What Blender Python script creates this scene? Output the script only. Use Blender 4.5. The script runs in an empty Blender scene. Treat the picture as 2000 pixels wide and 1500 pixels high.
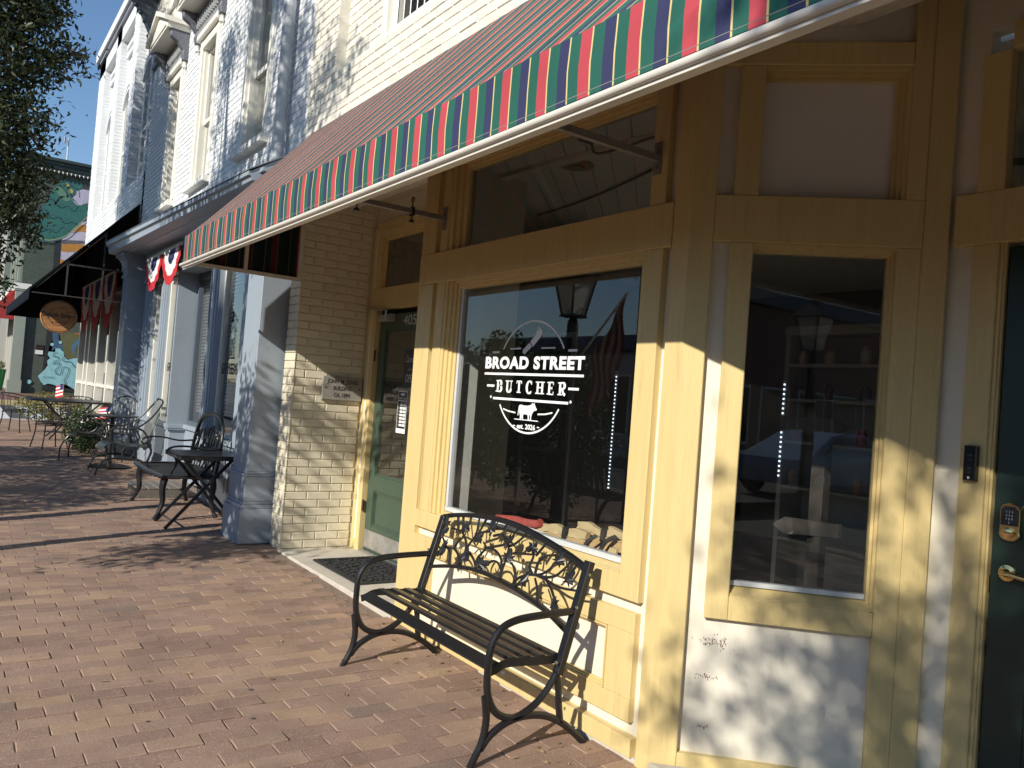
import bpy, bmesh, math, random
import numpy as np
from mathutils import Matrix, Vector
from math import radians as R, sin, cos, pi, sqrt
rng = random.Random(7)
S = bpy.context.scene
COL = S.collection

# ---------------------------------------------------------------- camera
cd = bpy.data.cameras.new('camera'); cam = bpy.data.objects.new('camera', cd); COL.objects.link(cam)
yaw, pit, rol = R(55.0015), R(1.3122), R(4.3743)
fw = Vector((-sin(yaw)*cos(pit), cos(yaw)*cos(pit), sin(pit)))
rt = Vector((cos(yaw), sin(yaw), 0)); up = rt.cross(fw)
r2 = cos(rol)*rt + sin(rol)*up; u2 = -sin(rol)*rt + cos(rol)*up
cam.matrix_world = Matrix(((r2.x, u2.x, -fw.x, 0.0), (r2.y, u2.y, -fw.y, -2.51), (r2.z, u2.z, -fw.z, 1.5), (0, 0, 0, 1)))
cd.sensor_width = 36.0; cd.lens = 1579.05/2000*36; cd.clip_start = 0.05; cd.clip_end = 2000
S.camera = cam

# ---------------------------------------------------------------- sky, sun, exposure
W = bpy.data.worlds.new('World'); S.world = W; W.use_nodes = True
nt = W.node_tree; nt.nodes.clear()
sky = nt.nodes.new('ShaderNodeTexSky'); sky.sky_type = 'NISHITA'; sky.sun_disc = False
SUN = Vector((0.40, -1.0, 0.575))                      # direction towards the sun
sky.sun_elevation = math.atan2(SUN.z, math.hypot(SUN.x, SUN.y)); sky.sun_rotation = math.atan2(SUN.x, SUN.y)
sky.air_density = 1.15; sky.dust_density = 0.15; sky.ozone_density = 5.0
bg = nt.nodes.new('ShaderNodeBackground'); bg.inputs['Strength'].default_value = 0.12
wo = nt.nodes.new('ShaderNodeOutputWorld')
nt.links.new(sky.outputs[0], bg.inputs[0]); nt.links.new(bg.outputs[0], wo.inputs[0])
sd = bpy.data.lights.new('sun', 'SUN'); sd.energy = 4.8; sd.angle = R(0.53); sd.color = (1.0, 0.945, 0.84)
so = bpy.data.objects.new('sun', sd); COL.objects.link(so)
so.rotation_euler = (-SUN).to_track_quat('-Z', 'Y').to_euler(); so.location = (4, -12, 9)
S.view_settings.view_transform = 'Standard'; S.view_settings.look = 'None'
S.view_settings.exposure = 0.20; S.view_settings.gamma = 1.0; S.view_settings.use_curve_mapping = False
try:
    S.cycles.max_bounces = 8; S.cycles.transparent_max_bounces = 16; S.cycles.sample_clamp_indirect = 6.0
    S.cycles.caustics_reflective = False; S.cycles.caustics_refractive = False
except Exception:
    pass

# ---------------------------------------------------------------- frames (u along, n outward, z up -> world)
def FAC(u, n, z): return (u, -n, z)                                    # shop front, y = 0
def REC(u, n, z): return (u, 0.70-n, z)                                # recessed door planes
Q = sqrt(0.5)
def SPL(u, n, z): return (-2.37+Q*u+Q*n, Q*u-Q*n, z)                   # splayed wall beside the right door
def SID(u, n, z): return (-6.95+n, u, z)                               # brick reveal facing +x
def WLD(u, n, z): return (u, n, z)
def G(x): return 0.012*max(0.0, min(-2.4-x, 19.6))                     # pavement rises gently to the left

WM = {}
class MB:
    def __init__(s): s.V = []; s.F = []
    def vf(s, V, F):
        b = len(s.V); s.V += [tuple(v) for v in V]; s.F += [tuple(b+i for i in f) for f in F]; return s
    def box(s, x0, x1, y0, y1, z0, z1, fr=WLD):
        V = [fr(x, y, z) for z in (z0, z1) for y in (y0, y1) for x in (x0, x1)]
        return s.vf(V, [(0, 2, 3, 1), (4, 5, 7, 6), (0, 1, 5, 4), (2, 6, 7, 3), (0, 4, 6, 2), (1, 3, 7, 5)])
    def cbox(s, x0, x1, y0, y1, z0, z1, c=0.003, fr=WLD):              # box chamfered on its front (n = y1) rim
        V = [fr(x0, y0, z0), fr(x1, y0, z0), fr(x1, y0, z1), fr(x0, y0, z1),
             fr(x0, y1-c, z0), fr(x1, y1-c, z0), fr(x1, y1-c, z1), fr(x0, y1-c, z1),
             fr(x0+c, y1, z0+c), fr(x1-c, y1, z0+c), fr(x1-c, y1, z1-c), fr(x0+c, y1, z1-c)]
        F = [(3, 2, 1, 0), (8, 9, 10, 11)]
        for k in range(4):
            l = (k+1) % 4
            F += [(k, l, 4+l, 4+k), (4+k, 4+l, 8+l, 8+k)]
        return s.vf(V, F)
    def hexa(s, P):                                                    # 8 corners, bottom 4 then top 4
        return s.vf(P, [(3, 2, 1, 0), (4, 5, 6, 7), (0, 1, 5, 4), (1, 2, 6, 5), (2, 3, 7, 6), (3, 0, 4, 7)])
    def prism(s, poly, a, b, fr):                                      # poly of (p,q); fr(p,q,t) -> world
        n = len(poly)
        V = [fr(p, q, a) for p, q in poly]+[fr(p, q, b) for p, q in poly]
        F = [tuple(range(n-1, -1, -1)), tuple(range(n, 2*n))]+[(i, (i+1) % n, n+(i+1) % n, n+i) for i in range(n)]
        return s.vf(V, F)
    def sweep(s, pts, sect, upv=(0, 0, 1), closed=False, scale=None, caps=True):
        P = [Vector(p) for p in pts]; n = len(P); m = len(sect); V = []; F = []; U = Vector(upv); prev = None
        for i in range(n):
            a = P[(i-1) % n] if (closed or i > 0) else P[i]
            b = P[(i+1) % n] if (closed or i < n-1) else P[i]
            t = (b-a)
            t = t.normalized() if t.length > 1e-9 else Vector((1, 0, 0))
            sd_ = t.cross(U)
            if sd_.length < 1e-3: sd_ = prev if prev is not None else t.orthogonal()
            sd_ = sd_.normalized(); prev = sd_; nn = sd_.cross(t).normalized()
            k = scale[i] if scale else 1.0
            for (p, q) in sect: V.append(tuple(P[i]+sd_*p*k+nn*q*k))
        R_ = n if closed else n-1
        for i in range(R_):
            j = (i+1) % n
            for k in range(m):
                l = (k+1) % m
                F.append((i*m+k, j*m+k, j*m+l, i*m+l))
        if not closed and caps: F += [tuple(range(m-1, -1, -1)), tuple(range((n-1)*m, n*m))]
        return s.vf(V, F)
    def tube(s, pts, r, n=8, upv=(0, 0, 1), closed=False, scale=None):
        return s.sweep(pts, [(r*cos(2*pi*k/n), r*sin(2*pi*k/n)) for k in range(n)], upv, closed, scale)
    def bar(s, pts, w, h, upv=(0, 0, 1), closed=False, scale=None):
        return s.sweep(pts, [(-w/2, -h/2), (w/2, -h/2), (w/2, h/2), (-w/2, h/2)], upv, closed, scale)
    def lathe(s, prof, n=16, c=(0, 0, 0), fr=None):                    # prof of (r,z)
        V = []; F = []; m = len(prof)
        for k in range(n):
            a = 2*pi*k/n
            for r, z in prof:
                p = (r*cos(a), r*sin(a), z)
                V.append(fr(*p) if fr else (c[0]+p[0], c[1]+p[1], c[2]+p[2]))
        for k in range(n):
            l = (k+1) % n
            for j in range(m-1): F.append((k*m+j, l*m+j, l*m+j+1, k*m+j+1))
        F.append(tuple(k*m for k in range(n-1, -1, -1))); F.append(tuple(k*m+m-1 for k in range(n)))
        return s.vf(V, F)
    def build(s, name, mat, parent=None, loc=None, smooth=False, bevel=0, recalc=True, kind=None):
        me = bpy.data.meshes.new(name)
        V = s.V
        if parent is not None:
            M = WM[parent].inverted(); V = [tuple(M @ Vector(v)) for v in V]
        elif loc is not None:
            V = [(v[0]-loc[0], v[1]-loc[1], v[2]-loc[2]) for v in V]
        me.from_pydata(V, [], s.F)
        if recalc:
            bm = bmesh.new(); bm.from_mesh(me); bmesh.ops.recalc_face_normals(bm, faces=bm.faces); bm.to_mesh(me); bm.free()
        if mat: me.materials.append(mat)
        if smooth:
            me.polygons.foreach_set('use_smooth', [True]*len(me.polygons)); me.set_sharp_from_angle(angle=R(38))
        o = bpy.data.objects.new(name, me); COL.objects.link(o)
        if parent is not None: o.parent = parent; WM[o] = WM[parent]
        elif loc is not None: o.location = loc; WM[o] = Matrix.Translation(loc)
        else: WM[o] = Matrix.Identity(4)
        if bevel:
            b = o.modifiers.new('bevel', 'BEVEL'); b.width = bevel; b.segments = 1; b.limit_method = 'ANGLE'; b.angle_limit = R(50)
        if kind: o['kind'] = kind
        return o

def tag(o, label, cat, group=None):
    o['label'] = label; o['category'] = cat
    if group: o['group'] = group
    return o
def thing(name, label, cat, loc=(0, 0, 0), group=None, rz=0):
    o = bpy.data.objects.new(name, None); o.empty_display_size = 0.2; COL.objects.link(o)
    o.location = loc; o.rotation_euler = (0, 0, rz)
    WM[o] = Matrix.Translation(loc) @ Matrix.Rotation(rz, 4, 'Z')
    return tag(o, label, cat, group)
def link_copy(me, name, parent, M):
    o = bpy.data.objects.new(name, me); COL.objects.link(o); o.parent = parent
    o.matrix_local = WM[parent].inverted() @ M; WM[o] = WM[parent]
    return o
def copy_tree(o, parent=None, loc=None, rz=None, label=None):
    c = o.copy(); COL.objects.link(c)
    if parent: c.parent = parent
    if loc is not None: c.location = loc
    if rz is not None: c.rotation_euler = (0, 0, rz)
    if label: c['label'] = label
    for ch in list(o.children): copy_tree(ch, c)
    return c
def smoothpath(pts, n=6, closed=False):                                # Catmull-Rom
    P = [Vector(p) for p in pts]; out = []; N = len(P)
    rngk = range(N if closed else N-1)
    for i in rngk:
        p0 = P[(i-1) % N] if (closed or i > 0) else P[0]*2-P[1]
        p1 = P[i]; p2 = P[(i+1) % N]
        p3 = P[(i+2) % N] if (closed or i+2 < N) else P[-1]*2-P[-2]
        for k in range(n):
            t = k/n
            out.append(0.5*((2*p1)+(p2-p0)*t+(2*p0-5*p1+4*p2-p3)*t*t+(3*p1-p0-3*p2+p3)*t**3))
    if not closed: out.append(P[-1])
    return out

# ---------------------------------------------------------------- materials
def mat(name, col, rough=0.5, var=0.0, scale=8.0, bump=0.0, bscale=60.0, metal=0.0, spec=0.5, col2=None, stretch=None, rnd=0.0, dirt=None, speck=None):
    m = bpy.data.materials.new(name); m.use_nodes = True; t = m.node_tree; N = t.nodes; L = t.links
    b = N['Principled BSDF']; b.inputs['Roughness'].default_value = rough; b.inputs['Metallic'].default_value = metal
    b.inputs['Specular IOR Level'].default_value = spec
    c = (*col, 1); b.inputs['Base Color'].default_value = c
    tc = N.new('ShaderNodeTexCoord'); src = tc.outputs['Object']
    if stretch:
        mp = N.new('ShaderNodeMapping'); mp.inputs['Scale'].default_value = stretch; L.new(src, mp.inputs[0]); src = mp.outputs[0]
    out = None
    if var or col2:
        nz = N.new('ShaderNodeTexNoise'); nz.inputs['Scale'].default_value = scale; nz.inputs['Detail'].default_value = 6; nz.inputs['Roughness'].default_value = 0.65
        L.new(src, nz.inputs['Vector'])
        mx = N.new('ShaderNodeMixRGB'); mx.inputs[1].default_value = c
        c2 = col2 if col2 else tuple(x*(1-var) for x in col)
        mx.inputs[2].default_value = (*c2, 1)
        rp = N.new('ShaderNodeMapRange'); rp.inputs[1].default_value = 0.38; rp.inputs[2].default_value = 0.68
        L.new(nz.outputs['Fac'], rp.inputs[0]); L.new(rp.outputs[0], mx.inputs[0]); out = mx.outputs[0]
    if dirt:                                                           # (colour, scale, low, high) patchy stains
        nz = N.new('ShaderNodeTexNoise'); nz.inputs['Scale'].default_value = dirt[1]; nz.inputs['Detail'].default_value = 8; nz.inputs['Roughness'].default_value = 0.7
        L.new(src, nz.inputs['Vector'])
        rp = N.new('ShaderNodeMapRange'); rp.inputs[1].default_value = dirt[2]; rp.inputs[2].default_value = dirt[3]
        L.new(nz.outputs['Fac'], rp.inputs[0])
        mx = N.new('ShaderNodeMixRGB'); mx.inputs[2].default_value = (*dirt[0], 1)
        if out: L.new(out, mx.inputs[1])
        else: mx.inputs[1].default_value = c
        L.new(rp.outputs[0], mx.inputs[0]); out = mx.outputs[0]
    if speck:                                                          # (colour, scale, threshold) small chips and scuffs
        nz = N.new('ShaderNodeTexNoise'); nz.inputs['Scale'].default_value = speck[1]; nz.inputs['Detail'].default_value = 9; nz.inputs['Roughness'].default_value = 0.75
        L.new(tc.outputs['Object'], nz.inputs['Vector'])
        rp = N.new('ShaderNodeMapRange'); rp.inputs[1].default_value = speck[2]; rp.inputs[2].default_value = speck[2]+0.025
        L.new(nz.outputs['Fac'], rp.inputs[0])
        mx = N.new('ShaderNodeMixRGB'); mx.inputs[2].default_value = (*speck[0], 1)
        if out: L.new(out, mx.inputs[1])
        else: mx.inputs[1].default_value = c
        L.new(rp.outputs[0], mx.inputs[0]); out = mx.outputs[0]
    if rnd:
        oi = N.new('ShaderNodeObjectInfo'); ge = N.new('ShaderNodeNewGeometry')
        ad = N.new('ShaderNodeMath'); ad.operation = 'ADD'; L.new(oi.outputs['Random'], ad.inputs[0]); L.new(ge.outputs['Random Per Island'], ad.inputs[1])
        fr = N.new('ShaderNodeMath'); fr.operation = 'FRACT'; L.new(ad.outputs[0], fr.inputs[0])
        hs = N.new('ShaderNodeHueSaturation'); mr = N.new('ShaderNodeMapRange')
        mr.inputs[3].default_value = 1-rnd; mr.inputs[4].default_value = 1+rnd
        L.new(fr.outputs[0], mr.inputs[0]); L.new(mr.outputs[0], hs.inputs['Value'])
        if out: L.new(out, hs.inputs['Color'])
        else: hs.inputs['Color'].default_value = c
        out = hs.outputs[0]
    if out: L.new(out, b.inputs['Base Color'])
    if bump:
        nb = N.new('ShaderNodeTexNoise'); nb.inputs['Scale'].default_value = bscale; nb.inputs['Detail'].default_value = 5
        L.new(src, nb.inputs['Vector'])
        bp = N.new('ShaderNodeBump'); bp.inputs['Strength'].default_value = bump; bp.inputs['Distance'].default_value = 0.01
        L.new(nb.outputs['Fac'], bp.inputs['Height']); L.new(bp.outputs[0], b.inputs['Normal'])
    return m
def emis(name, col, st):
    m = bpy.data.materials.new(name); m.use_nodes = True; t = m.node_tree; t.nodes.clear()
    e = t.nodes.new('ShaderNodeEmission'); e.inputs[0].default_value = (*col, 1); e.inputs[1].default_value = st
    o = t.nodes.new('ShaderNodeOutputMaterial'); t.links.new(e.outputs[0], o.inputs[0]); return m
def glassmat(name, tint=(0.9, 0.93, 0.92), ior=1.5, dust=0.005):
    m = bpy.data.materials.new(name); m.use_nodes = True; t = m.node_tree; t.nodes.clear(); N = t.nodes; L = t.links
    tr = N.new('ShaderNodeBsdfTransparent'); tr.inputs[0].default_value = (*tint, 1)
    gl = N.new('ShaderNodeBsdfGlossy'); gl.inputs['Roughness'].default_value = 0.004; gl.inputs[0].default_value = (1, 1, 1, 1)
    fr = N.new('ShaderNodeFresnel'); fr.inputs[0].default_value = ior
    ml = N.new('ShaderNodeMath'); ml.operation = 'MULTIPLY'; ml.inputs[1].default_value = 1.7; ml.use_clamp = True; L.new(fr.outputs[0], ml.inputs[0])
    tc = N.new('ShaderNodeTexCoord'); nz = N.new('ShaderNodeTexNoise'); nz.inputs['Scale'].default_value = 1.3; nz.inputs['Detail'].default_value = 1
    L.new(tc.outputs['Object'], nz.inputs['Vector'])
    bp = N.new('ShaderNodeBump'); bp.inputs['Strength'].default_value = 0.02; bp.inputs['Distance'].default_value = 0.05
    L.new(nz.outputs['Fac'], bp.inputs['Height']); L.new(bp.outputs[0], gl.inputs['Normal'])
    mx = N.new('ShaderNodeMixShader'); L.new(ml.outputs[0], mx.inputs[0]); L.new(tr.outputs[0], mx.inputs[1]); L.new(gl.outputs[0], mx.inputs[2])
    df = N.new('ShaderNodeBsdfDiffuse'); df.inputs[0].default_value = (0.6, 0.6, 0.58, 1)
    vo = N.new('ShaderNodeTexNoise'); vo.inputs['Scale'].default_value = 55; vo.inputs['Detail'].default_value = 2; L.new(tc.outputs['Object'], vo.inputs['Vector'])
    rp = N.new('ShaderNodeMapRange'); rp.inputs[1].default_value = 0.72; rp.inputs[2].default_value = 0.78; rp.inputs[4].default_value = dust*6; rp.inputs[3].default_value = dust
    L.new(vo.outputs['Fac'], rp.inputs[0])
    m2 = N.new('ShaderNodeMixShader'); L.new(rp.outputs[0], m2.inputs[0]); L.new(mx.outputs[0], m2.inputs[1]); L.new(df.outputs[0], m2.inputs[2])
    o = N.new('ShaderNodeOutputMaterial'); L.new(m2.outputs[0], o.inputs[0]); return m

YEL = mat('yellow_paint', (0.71, 0.55, 0.25), 0.45, 0.09, 2.2, 0.16, 14, stretch=(14, 14, 1.2), dirt=((0.50, 0.385, 0.18), 1.6, 0.56, 0.82), speck=((0.36, 0.27, 0.15), 5.5, 0.735))
CRM = mat('cream_board', (0.80, 0.745, 0.60), 0.5, 0.05, 5, 0.12, 30, stretch=(40, 40, 2), dirt=((0.45, 0.36, 0.28), 7, 0.70, 0.86), speck=((0.38, 0.31, 0.25), 7.0, 0.745))
CRB = mat('cream_brick_paint', (0.74, 0.675, 0.515), 0.55, 0.08, 9, 0.2, 55, rnd=0.04)
CRM_MORT = mat('cream_mortar', (0.73, 0.665, 0.505), 0.7, 0.12, 20, 0.3, 70)
CUP = mat('cream_upper_brick', (0.76, 0.725, 0.63), 0.55, 0.07, 5, 0.3, 40, rnd=0.06, dirt=((0.42, 0.34, 0.26), 9, 0.66, 0.8))
WHB = mat('white_painted_brick', (0.76, 0.775, 0.785), 0.55, 0.06, 5, 0.12, 40, rnd=0.03)
WHM = mat('white_mortar', (0.74, 0.755, 0.765), 0.6, 0.1, 15, 0.2, 50)
WTR = mat('cream_white_trim', (0.80, 0.775, 0.70), 0.45, 0.05, 6)
GTR = mat('grey_trim', (0.20, 0.215, 0.245), 0.5, 0.1, 8)
BLU = mat('blue_grey_paint', (0.32, 0.37, 0.43), 0.45, 0.06, 3, 0.08, 30, dirt=((0.24, 0.28, 0.33), 2.2, 0.58, 0.82), speck=((0.16, 0.17, 0.18), 6, 0.74))
DKB = mat('dark_slate_paint', (0.10, 0.125, 0.16), 0.45, 0.1, 6)
GRN = mat('green_door_paint', (0.055, 0.09, 0.062), 0.38, 0.08, 5, 0.05, 60)
DGR = mat('dark_green_door_paint', (0.013, 0.031, 0.023), 0.38, 0.08, 5, 0.05, 60)
BLK = mat('black_metal', (0.013, 0.013, 0.015), 0.36, 0.2, 25, 0.05, 150, dirt=((0.10, 0.045, 0.025), 9, 0.70, 0.80))
BLK2 = mat('black_metal_worn', (0.018, 0.018, 0.02), 0.33, 0.2, 25, 0.05, 150)
DKG = mat('dark_green_metal', (0.03, 0.037, 0.034), 0.4, 0.2, 20)
RUB = mat('black_rubber', (0.02, 0.02, 0.022), 0.75, 0.2, 20)
STL = mat('steel', (0.55, 0.55, 0.54), 0.35, 0.15, 12, metal=0.9)
GAL = mat('kick_plate_metal', (0.50, 0.49, 0.46), 0.5, 0.25, 10, metal=0.55, dirt=((0.32, 0.29, 0.25), 6, 0.45, 0.7))
BRS = mat('polished_brass', (0.78, 0.56, 0.24), 0.18, metal=1.0)
ALU = mat('white_aluminium', (0.68, 0.65, 0.58), 0.4, 0.08, 10)
STN = mat('plaque_stone', (0.33, 0.31, 0.27), 0.6, 0.25, 25, 0.2, 80)
CON = mat('concrete', (0.58, 0.53, 0.45), 0.8, 0.18, 6, 0.25, 60)
BKC = mat('interior_black', (0.015, 0.014, 0.014), 0.6)
INW = mat('interior_wall', (0.20, 0.185, 0.17), 0.7, 0.1, 2)
INF = mat('interior_floor', (0.66, 0.62, 0.56), 0.5, 0.2, 2)
CEI = mat('ceiling_board', (0.90, 0.86, 0.81), 0.6, 0.05, 3)
WHT = mat('white_vinyl', (0.86, 0.86, 0.86), 0.5)
SGN = mat('black_print', (0.02, 0.02, 0.022), 0.5)
GLS = glassmat('window_glass')
GLD = glassmat('door_glass', (0.50, 0.48, 0.45), 1.85, 0.004)
GLT = glassmat('transom_glass', (0.88, 0.86, 0.82), 1.4, 0.004)
ASP = mat('asphalt', (0.085, 0.085, 0.085), 0.9, 0.25, 3, 0.3, 120)
LNE = mat('road_paint', (0.72, 0.72, 0.68), 0.7, 0.12, 12)
# ================================================================ ground, pavement, side street
def sheet(name, pts, m, kind='structure', parent=None):
    me = bpy.data.meshes.new(name); me.from_pydata(pts, [], [tuple(range(len(pts)))]); me.materials.append(m)
    o = bpy.data.objects.new(name, me); COL.objects.link(o)
    if kind: o['kind'] = kind
    WM[o] = Matrix.Identity(4)
    return o
sheet('ground', [(-900, -900, -0.32), (900, -900, -0.32), (900, 900, -0.32), (-900, 900, -0.32)], mat('soil', (0.16, 0.15, 0.12), 0.9, 0.3, 0.05))
sheet('street', [(-60, -16.5, -0.10), (60, -16.5, -0.10), (60, -7.6, -0.06), (-60, -7.6, -0.06)], ASP)
ssr = sheet('side_street', [(-30.0, -5.2, 0.21), (-22.3, -5.2, 0.13), (-22.3, 60, 0.13), (-30.0, 60, 0.21)], ASP)
def stripe(cx, y0, y1, w):
    def z(x): return 0.13+(-22.3-x)*0.08/7.7+0.004
    return [(cx-w, y0, z(cx-w)), (cx+w, y0, z(cx+w)), (cx+w, y1, z(cx+w)), (cx-w, y1, z(cx-w))]
for k in range(7):                                                     # crosswalk bars across the side street
    y0 = -3.6+k*0.86
    pts = [(-29.7, y0+0.35, 0.2109+0.004), (-22.6, y0+0.35, 0.1331+0.004), (-22.6, y0+0.80, 0.1331+0.004), (-29.7, y0+0.80, 0.2109+0.004)]
    sheet('crosswalk_bar', pts, LNE)

# individual clay pavers, long side across the pavement
PV = bpy.data.materials.new('paver_clay'); PV.use_nodes = True
def _pv():
    t = PV.node_tree; N = t.nodes; L = t.links; b = N['Principled BSDF']; b.inputs['Roughness'].default_value = 0.82
    oi = N.new('ShaderNodeObjectInfo'); ge = N.new('ShaderNodeNewGeometry'); ad = N.new('ShaderNodeMath'); ad.operation = 'ADD'
    L.new(oi.outputs['Random'], ad.inputs[0]); L.new(ge.outputs['Random Per Island'], ad.inputs[1])
    fr = N.new('ShaderNodeMath'); fr.operation = 'FRACT'; L.new(ad.outputs[0], fr.inputs[0])
    cr = N.new('ShaderNodeValToRGB'); e = cr.color_ramp.elements
    cols = [(0.0, (0.258, 0.162, 0.120)), (0.25, (0.287, 0.183, 0.136)), (0.45, (0.314, 0.203, 0.148)), (0.65, (0.334, 0.220, 0.157)), (0.84, (0.378, 0.248, 0.160)), (0.94, (0.32, 0.20, 0.148)), (0.985, (0.235, 0.165, 0.13))]
    e[0].position = 0; e[0].color = (*cols[0][1], 1); e[1].position = 0.25; e[1].color = (*cols[1][1], 1)
    for p, c in cols[2:]:
        x = e.new(p); x.color = (*c, 1)
    L.new(fr.outputs[0], cr.inputs[0])
    geo = ge.outputs['Position']
    nz = N.new('ShaderNodeTexNoise'); nz.inputs['Scale'].default_value = 150; nz.inputs['Detail'].default_value = 3; L.new(geo, nz.inputs['Vector'])
    sp = N.new('ShaderNodeMapRange'); sp.inputs[1].default_value = 0.53; sp.inputs[2].default_value = 0.72; sp.inputs[4].default_value = 0.7; L.new(nz.outputs['Fac'], sp.inputs[0])
    mx = N.new('ShaderNodeMixRGB'); mx.inputs[2].default_value = (0.52, 0.43, 0.35, 1); L.new(sp.outputs[0], mx.inputs[0]); L.new(cr.outputs[0], mx.inputs[1])
    n2 = N.new('ShaderNodeTexNoise'); n2.inputs['Scale'].default_value = 2.3; n2.inputs['Detail'].default_value = 7; n2.inputs['Roughness'].default_value = 0.65; L.new(geo, n2.inputs['Vector'])
    r2_ = N.new('ShaderNodeMapRange'); r2_.inputs[1].default_value = 0.35; r2_.inputs[2].default_value = 0.7; r2_.inputs[3].default_value = 0.80; r2_.inputs[4].default_value = 1.14; L.new(n2.outputs['Fac'], r2_.inputs[0])
    hs = N.new('ShaderNodeHueSaturation'); L.new(mx.outputs[0], hs.inputs['Color']); L.new(r2_.outputs[0], hs.inputs['Value'])
    L.new(hs.outputs[0], b.inputs['Base Color'])
    bp = N.new('ShaderNodeBump'); bp.inputs['Strength'].default_value = 0.5; bp.inputs['Distance'].default_value = 0.004
    n3 = N.new('ShaderNodeTexNoise'); n3.inputs['Scale'].default_value = 120; n3.inputs['Detail'].default_value = 5; L.new(geo, n3.inputs['Vector'])
    L.new(n3.outputs['Fac'], bp.inputs['Height']); L.new(bp.outputs[0], b.inputs['Normal'])
_pv()
bed = mat('jointing_sand', (0.26, 0.19, 0.14), 0.95, 0.3, 30, 0.3, 100)
pm = MB()
pm.vf([(4, -7.4, -0.009), (4, 0.6, -0.009), (-2.4, 0.6, -0.009), (-2.4, -7.4, -0.009)], [(0, 1, 2, 3)])
pm.vf([(-2.4, -7.4, -0.009), (-2.4, 0.6, -0.009), (-22.0, 0.6, G(-22)-0.009), (-22.0, -7.4, G(-22)-0.009)], [(0, 1, 2, 3)])
walk = pm.build('sidewalk', bed, recalc=False); walk['kind'] = 'structure'
kb = MB(); kb.box(-22.0, 4, -7.6, -7.4, -0.3, 0.02); kb.build('kerb', CON, kind='structure', bevel=0.01)
kb = MB(); kb.box(-22.3, -22.0, -7.6, 0.6, -0.2, G(-22)); kb.build('kerb', CON, kind='structure', bevel=0.01)
kb = MB(); kb.box(-30.25, -30.0, -5.2, 20, -0.2, 0.36); kb.build('kerb', mat('yellow_kerb', (0.62, 0.48, 0.25), 0.8, 0.2, 3), kind='structure')
fw_ = sheet('far_pavement', [(-60, -5.2, 0.50), (-34.0, -5.2, 0.50), (-30.25, -5.2, 0.36), (-30.25, 40, 0.36), (-34.0, 40, 0.50), (-60, 40, 0.50)],
            mat('far_brick_paving', (0.24, 0.125, 0.10), 0.85, 0.25, 4, 0.3, 20))
PX, PY = 0.1065, 0.2165
proto = MB()
def paver_V(w, l, c=0.0032, h=0.016):
    a, b = w/2, l/2
    return ([(-a, -b, -h), (a, -b, -h), (a, b, -h), (-a, b, -h), (-a, -b, -c), (a, -b, -c), (a, b, -c), (-a, b, -c), (-a+c, -b+c, 0), (a-c, -b+c, 0), (a-c, b-c, 0), (-a+c, b-c, 0)],
            [(8, 9, 10, 11)]+[(k, (k+1) % 4, 4+(k+1) % 4, 4+k) for k in range(4)]+[(4+k, 4+(k+1) % 4, 8+(k+1) % 4, 8+k) for k in range(4)])
pv, pf = paver_V(PX-0.0032, PY-0.0042)
protos = []
for k in range(6):                                                     # six slightly different worn pavers
    V = [(x+rng.uniform(-.0015, .0015), y+rng.uniform(-.0015, .0015), z) for x, y, z in pv]
    me = bpy.data.meshes.new('brick'); me.from_pydata(V, [], pf); me.materials.append(PV); protos.append(me)
def px_area(P):
    d = Vector(P)-cam.location; w = d.dot(fw)
    if w < 0.3: return -1
    x = 1000+1579*d.dot(r2)/w; y = 750-1579*d.dot(u2)/w
    if x < -40 or x > 2040 or y < -40 or y > 1560: return -1
    return 1.0/w**3
cells = []
i0 = 0
for i in range(int(26/PX)):
    cx = 3.9-i*PX
    off = (0.5 if i % 2 else 0)*PY+rng.uniform(-.02, .02)
    y = -4.98+off
    while y < 0.10:
        cells.append((cx+rng.uniform(-.002, .002), y, G(cx)+rng.gauss(0, .0016), rng.gauss(0, .012), rng.gauss(0, .010), rng.gauss(0, .006)))
        y += PY+rng.uniform(-.0015, .0015)
cells = [c for c in cells if not ((c[0] > -6.9 and c[0] < -4.78 and c[1] > -0.13) or c[1] > 0.02)]
cells.sort(key=lambda c: -px_area(c[:3]))
for k, c in enumerate(cells[:300]):
    link_copy(protos[k % 6], 'brick', walk, Matrix.Translation(c[:3]) @ Matrix.Rotation(c[3], 4, 'X') @ Matrix.Rotation(c[4], 4, 'Y') @ Matrix.Rotation(c[5], 4, 'Z'))
nV = len(pv); allV = np.zeros((len(cells)-300, nV, 3)); base = np.array(pv)
for k, c in enumerate(cells[300:]):
    v = base.copy(); v[:, 2] += v[:, 1]*c[3]-v[:, 0]*c[4]; v[:, 0] += -v[:, 1]*c[5]; allV[k] = v+np.array(c[:3])
me = bpy.data.meshes.new('brick_paving')
fl = []
for k in range(len(allV)): fl += [tuple(q+k*nV for q in f) for f in pf]
me.from_pydata(allV.reshape(-1, 3).tolist(), [], fl); me.materials.append(PV)

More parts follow.
